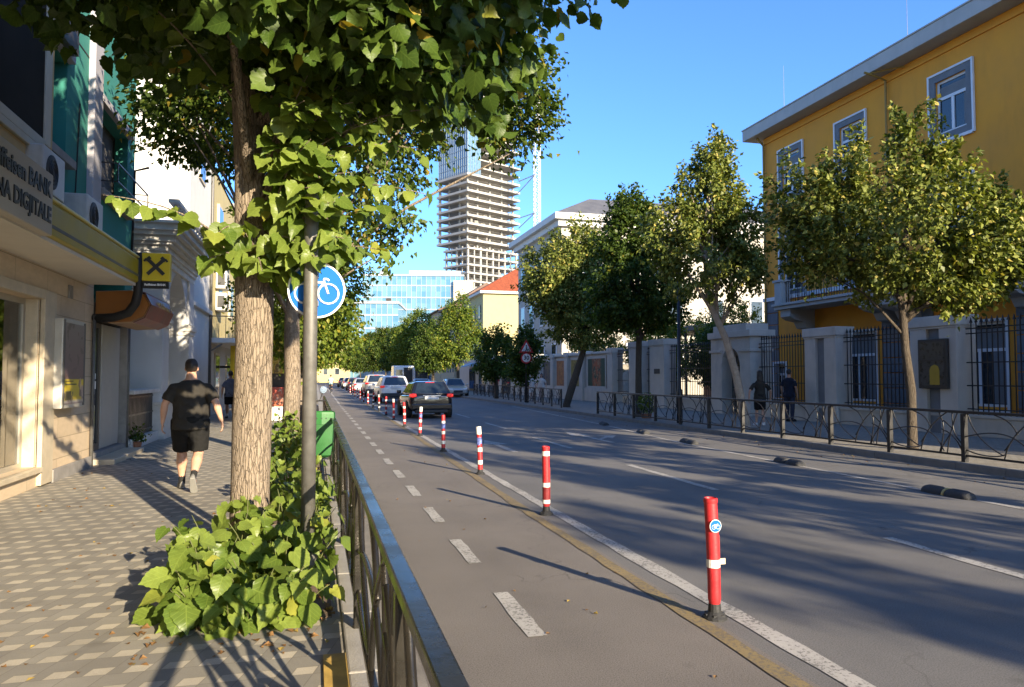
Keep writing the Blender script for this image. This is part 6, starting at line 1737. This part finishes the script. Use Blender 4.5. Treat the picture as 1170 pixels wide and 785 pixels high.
for y in (1.0, 4.4):
    for s_ in (-1, 1):
        wv = bpy.data.objects.new('wheel', None); COL.objects.link(wv); wv.parent = T; wv.location = (s_*.86, y, .36)
        m = MB(); m.lathe([(.22,-.1),(.33,-.1),(.36,-.06),(.36,.06),(.33,.1),(.22,.1)], (0,0,0), 20, 'x'); m.build('tyre', mRubber, wv, world=False); m = MB(); m.lathe([(.22,-.07),(.05,-.05),(.05,.05),(.22,.07)], (0,0,0), 16, 'x'); m.build('rim', mSteel, wv, world=False)
# ---------------- bicycle under the cyclist
T = thing('bicycle', 'dark bicycle ridden away along the cycle lane', 'bicycle', (1.5, 76, 0))
for y in (75.5, 76.55):
    wv = MB(); wv.tube([(1.5, y+.33*math.cos(a*.3927), .34+.33*math.sin(a*.3927)) for a in range(17)], .022, 6)
    for a in range(8): wv.bar((1.5, y, .34), (1.5, y+.32*math.cos(a*.785), .34+.32*math.sin(a*.785)), .004, .004)
    wv.build('wheel', mRubber, T)
m = MB()
for a, b in (((75.5,.34),(75.95,.30)),((75.95,.30),(75.82,.85)),((75.5,.34),(75.82,.80)),((75.82,.80),(76.4,.86)),((75.95,.30),(76.4,.80)),((76.4,.95),(76.55,.34))):
    m.tube([(1.5, a[0], a[1]), (1.5, b[0], b[1])], .02, 6)
m.build('frame', mBlackMetal, T)
m = MB(); m.tube([(1.22,76.35,1.02),(1.5,76.42,1.0),(1.78,76.35,1.02)], .014, 6); m.tube([(1.5,76.4,.9),(1.5,76.42,1.0)], .016, 6); m.build('handlebar', mBlackMetal, T)
MB().loft([[(1.42,75.68,.88),(1.58,75.68,.88),(1.56,75.68,.93),(1.44,75.68,.93)],[(1.47,75.95,.90),(1.53,75.95,.90),(1.52,75.95,.94),(1.48,75.95,.94)]]).build('saddle', mBlack, T)
m = MB(); m.tube([(1.36,75.9,.2),(1.64,75.9,.4)], .02, 6); m.build('pedals', mBlack, T)
# ================================================================== PEOPLE (local: facing +y, feet at z=0)
def skin_mat(name, col):
    t = NT(name)
    n = t.noise(9, 4)
    p = t.principled(t.mix(t.remap(n, .35, .65, 0, 1), tuple(x*.9 for x in col), tuple(x*1.08 for x in col)), .5, 0, t.bump(t.noise(60, 3), .1, .003), .4)
    p.inputs['Subsurface Weight'].default_value = .08
    p.inputs['Subsurface Radius'].default_value = (.02, .008, .004)
    return t.m
mSkin = skin_mat('fair_skin', (.50, .29, .20)); mSkinT = skin_mat('tanned_skin', (.40, .22, .14))
def cloth(name, col, rough=.9):
    if name in MATS: return MATS[name]
    t = NT(name)
    n = t.noise(5, 5, .6); f = t.noise(160, 2)
    fold = t.noise(2.2, 3, .5, mapscale=(3, 3, 1.4))
    c = t.mix(t.remap(n, .3, .7, 0, 1), tuple(x*.8 for x in col), tuple(x*1.2 for x in col))
    t.principled(c, rough, 0, t.bump(t.math('ADD', t.math('MULTIPLY', f, .15), fold), .8, .035), .2)
    MATS[name] = t.m
    return t.m
mHairD = M('dark_brown_hair', (.022,.014,.010), .55, var=.3, scale=30, bump=.5, bscale=90)

def capsule(mb, pts, rad, n=12, flat=(1, 1)):
    """rounded tube through pts"""
    pts = [Vector(p) for p in pts]
    rad = list(rad)
    d0 = (pts[0]-pts[1]).normalized(); d1 = (pts[-1]-pts[-2]).normalized()
    P = [pts[0]+d0*rad[0]*.95, pts[0]+d0*rad[0]*.6] + pts + [pts[-1]+d1*rad[-1]*.6, pts[-1]+d1*rad[-1]*.95]
    Rr = [rad[0]*.25, rad[0]*.78] + rad + [rad[-1]*.78, rad[-1]*.25]
    mb.tube(P, Rr, n)
def ell_loft(mb, rings, n=20):
    """rings: (cx, cy, z, rx, ry)"""
    mb.loft([[(cx+rx*math.cos(2*math.pi*k/n), cy+ry*math.sin(2*math.pi*k/n), z) for k in range(n)] for cx, cy, z, rx, ry in rings])
def ellipsoid(mb, c, r, n=16, m=10, z0=-1, z1=1):
    rings = []
    for i in range(m+1):
        t_ = z0 + (z1-z0)*i/m; t_ = max(-.995, min(.995, t_)); s_ = math.sqrt(1-t_*t_)
        rings.append((c[0], c[1], c[2]+r[2]*t_, r[0]*s_, r[1]*s_))
    ell_loft(mb, rings, n)
def fuse(mb, name, mat, parent, voxel=.009, smooth=6, wrinkle=0.0, seed=0):
    me = bpy.data.meshes.new('tmp'); me.from_pydata(mb.v, [], mb.f)
    bm = bmesh.new(); bm.from_mesh(me); bmesh.ops.recalc_face_normals(bm, faces=bm.faces); bm.to_mesh(me); bm.free()
    o = bpy.data.objects.new('tmp', me); COL.objects.link(o)
    r_ = o.modifiers.new('r', 'REMESH'); r_.mode = 'VOXEL'; r_.voxel_size = voxel
    s_ = o.modifiers.new('s', 'SMOOTH'); s_.factor = .5; s_.iterations = smooth
    dg = bpy.context.evaluated_depsgraph_get()
    out = bpy.data.meshes.new_from_object(o.evaluated_get(dg))
    bpy.data.objects.remove(o); bpy.data.meshes.remove(me)
    if wrinkle:
        n_ = len(out.vertices); co = np.empty(n_*3, np.float32); out.vertices.foreach_get('co', co); co = co.reshape(-1, 3)
        no = np.empty(n_*3, np.float32); out.vertices.foreach_get('normal', no); no = no.reshape(-1, 3)
        d = np.array([mnoise.noise(Vector((p[0]*6+seed, p[1]*6, p[2]*11+p[0]*7))) + .5*mnoise.noise(Vector((p[0]*15, p[1]*15+seed, p[2]*20))) for p in co.tolist()], np.float32)
        co = co + no*(d*wrinkle)[:, None]
        out.vertices.foreach_set('co', co.ravel())
    out.materials.clear()
    out.polygons.foreach_set("use_smooth", [True]*len(out.polygons)); out.update()
    return link(name, out, mat, parent)

def hand(mb, wrist, d, side, palm_n):
    """hand hanging from wrist along d; side = +1 right, -1 left; palm_n = direction the palm faces; relaxed, slightly curled"""
    wrist = Vector(wrist); d = Vector(d).normalized(); pn = Vector(palm_n); pn = (pn - d*pn.dot(d)).normalized(); a = d.cross(pn)   # across the palm
    if a.y < 0: a = -a            # index finger towards the front
    for k in range(4):            # palm as four rays
        off = a*(.027-.018*k)
        capsule(mb, [wrist+off*.5, wrist+d*.05+off, wrist+d*.092+off], [.013,.014,.012], 8)
    for k, L in enumerate((.070,.080,.074,.056)):
        b = wrist+d*.092+a*(.030-.020*k)
        q1 = b + (d*.95+pn*.30).normalized()*L*.5; q2 = q1 + (d*.7+pn*.75).normalized()*L*.32; q3 = q2 + (d*.4+pn*.95).normalized()*L*.25
        capsule(mb, [b, q1, q2, q3], [.0095,.009,.0082,.007], 8)
    b = wrist+d*.025+a*.028
    capsule(mb, [b, b+(a*.75+d*.6+pn*.3).normalized()*.038, b+(a*.75+d*.6+pn*.3).normalized()*.038+(d*.9+a*.15+pn*.4).normalized()*.034], [.013,.011,.008], 8)

def person(label, loc, rz, J, build=1.0, female=False, shirt=None, bottom=None, bottom_kind='shorts', skin=None, hair='short', shoe=None, sleeves='short', sole=None, voxel=.009, head_turn=0.0, socks=None, group=None, fat=0.0):
    """J: joints l/r hip knee ankle toe shoulder elbow wrist, in metres"""
    t = thing('person', label, 'person', loc, R(rz), group)
    V = lambda k: Vector(J[k])
    b = MB(); hz = J.get('hipz', .93); f = build
    lean = J.get('lean', (0, 0))            # forward shift of the shoulders
    sw = .185 if not female else .165
    hipw = (.175 if not female else .185)*f
    def tx(z): u = max(0, (z-hz)/.55); return (lean[0]*u, lean[1]*u)
    belly = fat
    prof = [(hz-.12,.13*f,.11*f,0),(hz-.06,hipw*.97,.135*f,.0),(hz+.02,hipw,.14*f+.5*belly,.01),(hz+.12,hipw*.93+belly*.4,.128*f+belly*.7,.015+belly*.3),(hz+.24,(.165 if not female else .14)*f+belly*.3,.118*f+belly*.5,.015+belly*.2),(hz+.36,.178*f,.122*f,.01),(hz+.44,sw*.98*f,.112*f,.0),(hz+.51,sw*.74*f,.088*f,-.008),(hz+.56,.085*f,.07,-.008),(hz+.585,.06,.06,-.004)]
    torso = [(tx(z)[0], tx(z)[1]+dy, z, rx, ry) for z, rx, ry, dy in prof]
    ell_loft(b, torso)
    nb = Vector((tx(hz+.56)[0], tx(hz+.56)[1]-.005, hz+.56)); hc = Vector((tx(hz+.72)[0], tx(hz+.72)[1]+.02, hz+.712))
    capsule(b, [nb - Vector((0,0,.03)), nb.lerp(hc, .45)], [.062*f, .057*f], 14)
    hd = MB()
    ellipsoid(hd, (0,0,.022), (.076,.096,.103)); ellipsoid(hd, (0,.022,-.045), (.058,.072,.075)); ellipsoid(hd, (0,-.02,.03), (.074,.080,.088))
    capsule(hd, [(0,.098,.02),(0,.112,-.012)], [.010,.014], 8); ellipsoid(hd, (0,.088,-.062), (.024,.013,.010)); ellipsoid(hd, (0,.075,-.105), (.03,.022,.02)); capsule(hd, [(-.05,.078,.035),(0,.092,.04),(.05,.078,.035)], [.01,.012,.01], 8)
    for s_ in (-1, 1): ellipsoid(hd, (s_*.080,-.008,.0), (.010,.02,.033))
    rot = Matrix.Rotation(R(head_turn), 3, 'Z'); hv = [tuple(rot @ Vector(p) + hc) for p in hd.v]
    b.add(hv, hd.f)
    for s_, k in ((-1, 'l'), (1, 'r')):
        sh, el, wr = V(k+'sh'), V(k+'el'), V(k+'wr')
        capsule(b, [sh+Vector((-s_*.05,0,-.01)), sh, sh.lerp(el,.5), el], [.06*f,.056*f,.047*f,.038*f], 14)
        capsule(b, [el, el.lerp(wr,.3), wr], [.038*f,.041*f,.026], 12)
        hand(b, wr, (wr-el).normalized()*.8+Vector((0,.08,-.4)), s_, (-s_, .1, 0))
        hp, kn, an, to = V(k+'hip'), V(k+'kn'), V(k+'an'), V(k+'to')
        capsule(b, [hp, hp.lerp(kn,.35), kn], [.088*f+.3*belly,.083*f+.2*belly,.055*f], 14)
        calf = kn.lerp(an,.33); bk = (Vector((0,-1,0)) - (an-kn).normalized()*Vector((0,-1,0)).dot((an-kn).normalized()))*.012
        capsule(b, [kn, calf+bk, kn.lerp(an,.7), an], [.053*f,.060*f,.042*f,.034], 14)
        heel = an + (an-to)*Vector((.25,.25,0)).length*0 + (Vector((an.x,an.y,0))-Vector((to.x,to.y,0))).normalized()*.03
        capsule(b, [an-Vector((0,0,.02)), an.lerp(to,.5)], [.038,.032], 10)
    fuse(b, 'body', skin or mSkin, t, voxel, 5)
    # eyes
    ey = MB()
    for s_ in (-1, 1):
        p = rot @ Vector((s_*.033,.090,.018)) + hc; ellipsoid(ey, p, (.011,.008,.008), 8, 6)
    ey.build('eyes', mBlack, t, world=False)
    # shirt: shell over the torso and upper arms
    if shirt:
        s = MB(); g = .016
        hem = hz - (.10 if not female else .04)
        rg = [(torso[2][0], torso[2][1], hem, torso[2][3]+.030, torso[2][4]+.03)] + [(x, y, z, rx+(g+.008 if i < 5 else g), ry+(g+.008 if i < 5 else g)) for i, (x, y, z, rx, ry) in enumerate(torso[2:8])] + [(torso[8][0], torso[8][1], torso[8][2]-.002, torso[8][3]+.006, torso[8][4]+.008)]
        ell_loft(s, rg)
        for s_, k in ((-1, 'l'), (1, 'r')):
            sh, el, wr = V(k+'sh'), V(k+'el'), V(k+'wr')
            end = sh.lerp(el, .80) if sleeves == 'short' else wr
            if sleeves == 'short': s.tube([sh+Vector((-s_*.09,0,.0)), sh+Vector((0,0,-.02)), sh.lerp(el,.4), end], [.066*f,.070*f,.070*f,.066*f], 14)
            else: capsule(s, [sh+Vector((-s_*.07,0,-.015)), sh, el, wr], [.072*f,.070*f,.055*f,.042], 14)
        fuse(s, 'shirt', shirt, t, voxel, 4, .010, seed=int(loc[1]))
    if bottom:
        s = MB(); g = .016
        ell_loft(s, [(x, y, z, rx+g, ry+g+.004) for x, y, z, rx, ry in torso[0:4]])
        if bottom_kind == 'skirt':
            ell_loft(s, [(0,.0,hz-.36,hipw+.06,.19),(0,0,hz-.1,hipw+.02,.15),(0,.01,hz+.1,hipw,.14)])
        for s_, k in ((-1, 'l'), (1, 'r')):
            hp, kn, an = V(k+'hip'), V(k+'kn'), V(k+'an')
            if bottom_kind == 'shorts': s.tube([hp+Vector((0,0,.06)), hp.lerp(kn,.3), hp.lerp(kn,.88)], [.112*f+.3*belly,.110*f+.2*belly,.098*f+.1*belly], 16)
            elif bottom_kind == 'trousers': capsule(s, [hp+Vector((0,0,.05)), kn, an+Vector((0,0,.02))], [.11*f,.075*f,.056*f], 14)
        fuse(s, 'shorts' if bottom_kind == 'shorts' else bottom_kind, bottom, t, voxel, 4, .009, seed=3+int(loc[1]))
    # shoes with soles
    for s_, k in ((-1, 'l'), (1, 'r')):
        an, to = V(k+'an'), V(k+'to')
        d = (to-an); fl = Vector((d.x, d.y, 0)).normalized()
        # foot axis from heel to toe
        down = Vector(J.get(k+'down', (0,0,-1))).normalized(); ax = (d - down*d.dot(down)).normalized()
        heel = an + down*.055 - ax*.055
        side = ax.cross(down).normalized()
        s = MB(); rings = []; rs = []
        for u, w_, h_ in ((0,.026,.06),(.05,.036,.075),(.12,.036,.075),(.19,.045,.055),(.245,.042,.04),(.275,.022,.028)):
            c = heel + ax*u
            rings.append([c + side*(w_*math.cos(R(a)))*1.0 - down*(max(0,h_*math.sin(R(a))) - (.022 if math.sin(R(a)) < -.1 else 0)*0 ) + down*(.012 if math.sin(R(a)) < -.1 else 0) for a in range(0, 360, 30)])
            rs.append([c + side*(w_*1.06*sx) + down*dz for sx, dz in ((-1,.008),(1,.008),(1,.032),(-1,.032))])
        s.loft(rings); o = s.build('shoe', shoe or mBlack, t, world=False, smooth='all')
        s = MB(); s.loft(rs); s.build('sole', sole or mWhite, o, world=False, bevel=.005)
        if socks:
            s = MB(); s.tube([an+(V(k+'kn')-an)*.22, an - Vector((0,0,.0)), an+down*.03], [.045,.041,.04], 12); s.build('sock', socks, t, world=False, smooth=True)
    # hair
    if hair:
        h = MB()
        ellipsoid(h, (0,-.012,.045), (.084,.098,.098), z0=-.25, z1=1); ellipsoid(h, (0,-.034,.018), (.080,.078,.085))
        if hair == 'long':
            ell_loft(h, [(0,-.075,-.30,.07,.022),(0,-.078,-.22,.10,.036),(0,-.066,-.1,.105,.052),(0,-.045,0,.095,.07),(0,-.03,.08,.07,.06)])
        if hair == 'bun': ellipsoid(h, (0,-.10,.07), (.045,.045,.045))
        h.v = [tuple(rot @ Vector(p) + hc + Vector((0,0,.006))) for p in h.v]
        fuse(h, 'hair', mHairD, t, voxel*.9, 3, .006, 5)
    return t

def stand(h=1.0, sp=.09, arm=.06, stride=0.0, armswing=0.0):
    s = h
    return dict(hipz=.93*s, lhip=(-sp,0,.90*s), rhip=(sp,0,.90*s), lkn=(-sp,.03+stride*.5,.49*s), rkn=(sp,.03-stride*.25,.49*s), lan=(-sp,stride,.09), ran=(sp,-stride,.09+stride*.25), lto=(-sp-.02,stride+.17,.03), rto=(sp+.02,-stride+.16,.03),
                lsh=(-.18,0,1.385*s), rsh=(.18,0,1.385*s), lel=(-.23-arm,-.03-armswing*.4,1.15*s), rel=(.23+arm,-.03+armswing*.4,1.15*s), lwr=(-.25-arm,.04-armswing,.91*s), rwr=(.25+arm,.04+armswing,.91*s))
mBlackTee = cloth('charcoal_jersey', (.034,.031,.027)); mBlackShort = cloth('black_shorts_cloth', (.012,.012,.012)); mGreyTee = cloth('slate_blue_jersey', (.12,.14,.19))
mWhiteTop = cloth('white_cotton', (.62,.60,.56)); mRedTop = cloth('red_cotton', (.35,.03,.05)); mTealTop = cloth('pale_teal_cotton', (.28,.46,.44)); mDenim = cloth('dark_denim', (.03,.035,.055))
J = dict(hipz=.92, lhip=(-.105,0,.89), rhip=(.105,0,.89), lkn=(-.115,.17,.50), rkn=(.105,.03,.485), lan=(-.11,.20,.095), ran=(.075,-.30,.215), lto=(-.15,.40,.03), rto=(.085,-.16,.05), rdown=(0,-.78,-.62),
         lsh=(-.205,-.01,1.375), rsh=(.205,-.01,1.375), lel=(-.315,-.04,1.16), rel=(.325,-.08,1.17), lwr=(-.345,.02,.91), rwr=(.395,-.06,.93), lean=(0,.03))
person('heavy set man walking away in black tee, black shorts and grey trainers', (-1.62, 10.95, .12), 3, J, 1.2, shirt=mBlackTee, bottom=mBlackShort, skin=mSkin, hair='short', shoe=M('grey_trainer', (.16,.155,.145), .8, var=.3, scale=20), sole=M('pale_grey_sole', (.22,.215,.2), .7), socks=M('black_sock', (.012,.012,.012), .9), voxel=.0085, fat=.035)
# small white mark on the back of the tee
person('man in slate blue tee and dark shorts standing far along the near pavement', (-2.98, 29.2, .12), 10, stand(.95, .10, .04, .06, .03), 1.02, shirt=mGreyTee, bottom=mBlackShort, skin=mSkinT, shoe=mBlack, sole=mBlack, socks=mWhiteTop, voxel=.011)
person('woman with long dark hair in black top and shorts walking along the far pavement', (13.3, 20.6, .12), -18, stand(.93, .08, .10, .14, .10), .88, True, shirt=mBlackTee, bottom=mBlackShort, skin=mSkin, hair='long', shoe=mWhite, voxel=.010)
person('man in dark navy clothes standing close to the iron fence', (15.55, 22.35, .12), -60, stand(1.0, .10, .02, .02), 1.0, shirt=cloth('navy_jersey', (.015,.018,.03)), bottom=mDenim, bottom_kind='trousers', skin=mSkinT, shoe=mBlack, sole=mBlack, voxel=.010)
person('left of two women in white in front of the orange poster, wearing a skirt', (13.6, 46.9, .12), -150, stand(.92, .08, .05, .05), .88, True, shirt=mWhiteTop, bottom=mWhiteTop, bottom_kind='skirt', skin=mSkin, hair='bun', shoe=mBlack, voxel=.012)
person('right of two women in white in front of the orange poster, with long dark hair', (14.0, 46.1, .12), 160, stand(.94, .08, .05, .05), .88, True, shirt=mWhiteTop, bottom=cloth('pale_pink_cotton', (.5,.36,.33)), bottom_kind='trousers', skin=mSkin, hair='long', shoe=mBlack, voxel=.012)
person('person in a red top standing past the warning sign', (14.0, 58.5, .12), 120, stand(.95, .09, .03, .03), .95, shirt=mRedTop, bottom=mDenim, bottom_kind='trousers', skin=mSkinT, shoe=mBlack, voxel=.014)
Jc = dict(hipz=.97, lhip=(-.09,0,.93), rhip=(.09,0,.93), lkn=(-.11,.36,.72), rkn=(.11,.28,.55), lan=(-.12,.22,.36), ran=(.12,.12,.18), lto=(-.12,.38,.32), rto=(.12,.28,.13), lsh=(-.18,.22,1.40), rsh=(.18,.22,1.40), lel=(-.26,.38,1.2), rel=(.26,.38,1.2), lwr=(-.27,.54,1.03), rwr=(.27,.54,1.03), lean=(0,.22))
person('cyclist in a pale teal top riding away along the cycle lane', (1.5, 75.82, 0), 0, Jc, .95, shirt=mTealTop, bottom=mDenim, bottom_kind='trousers', skin=mSkinT, shoe=mBlack, voxel=.014)
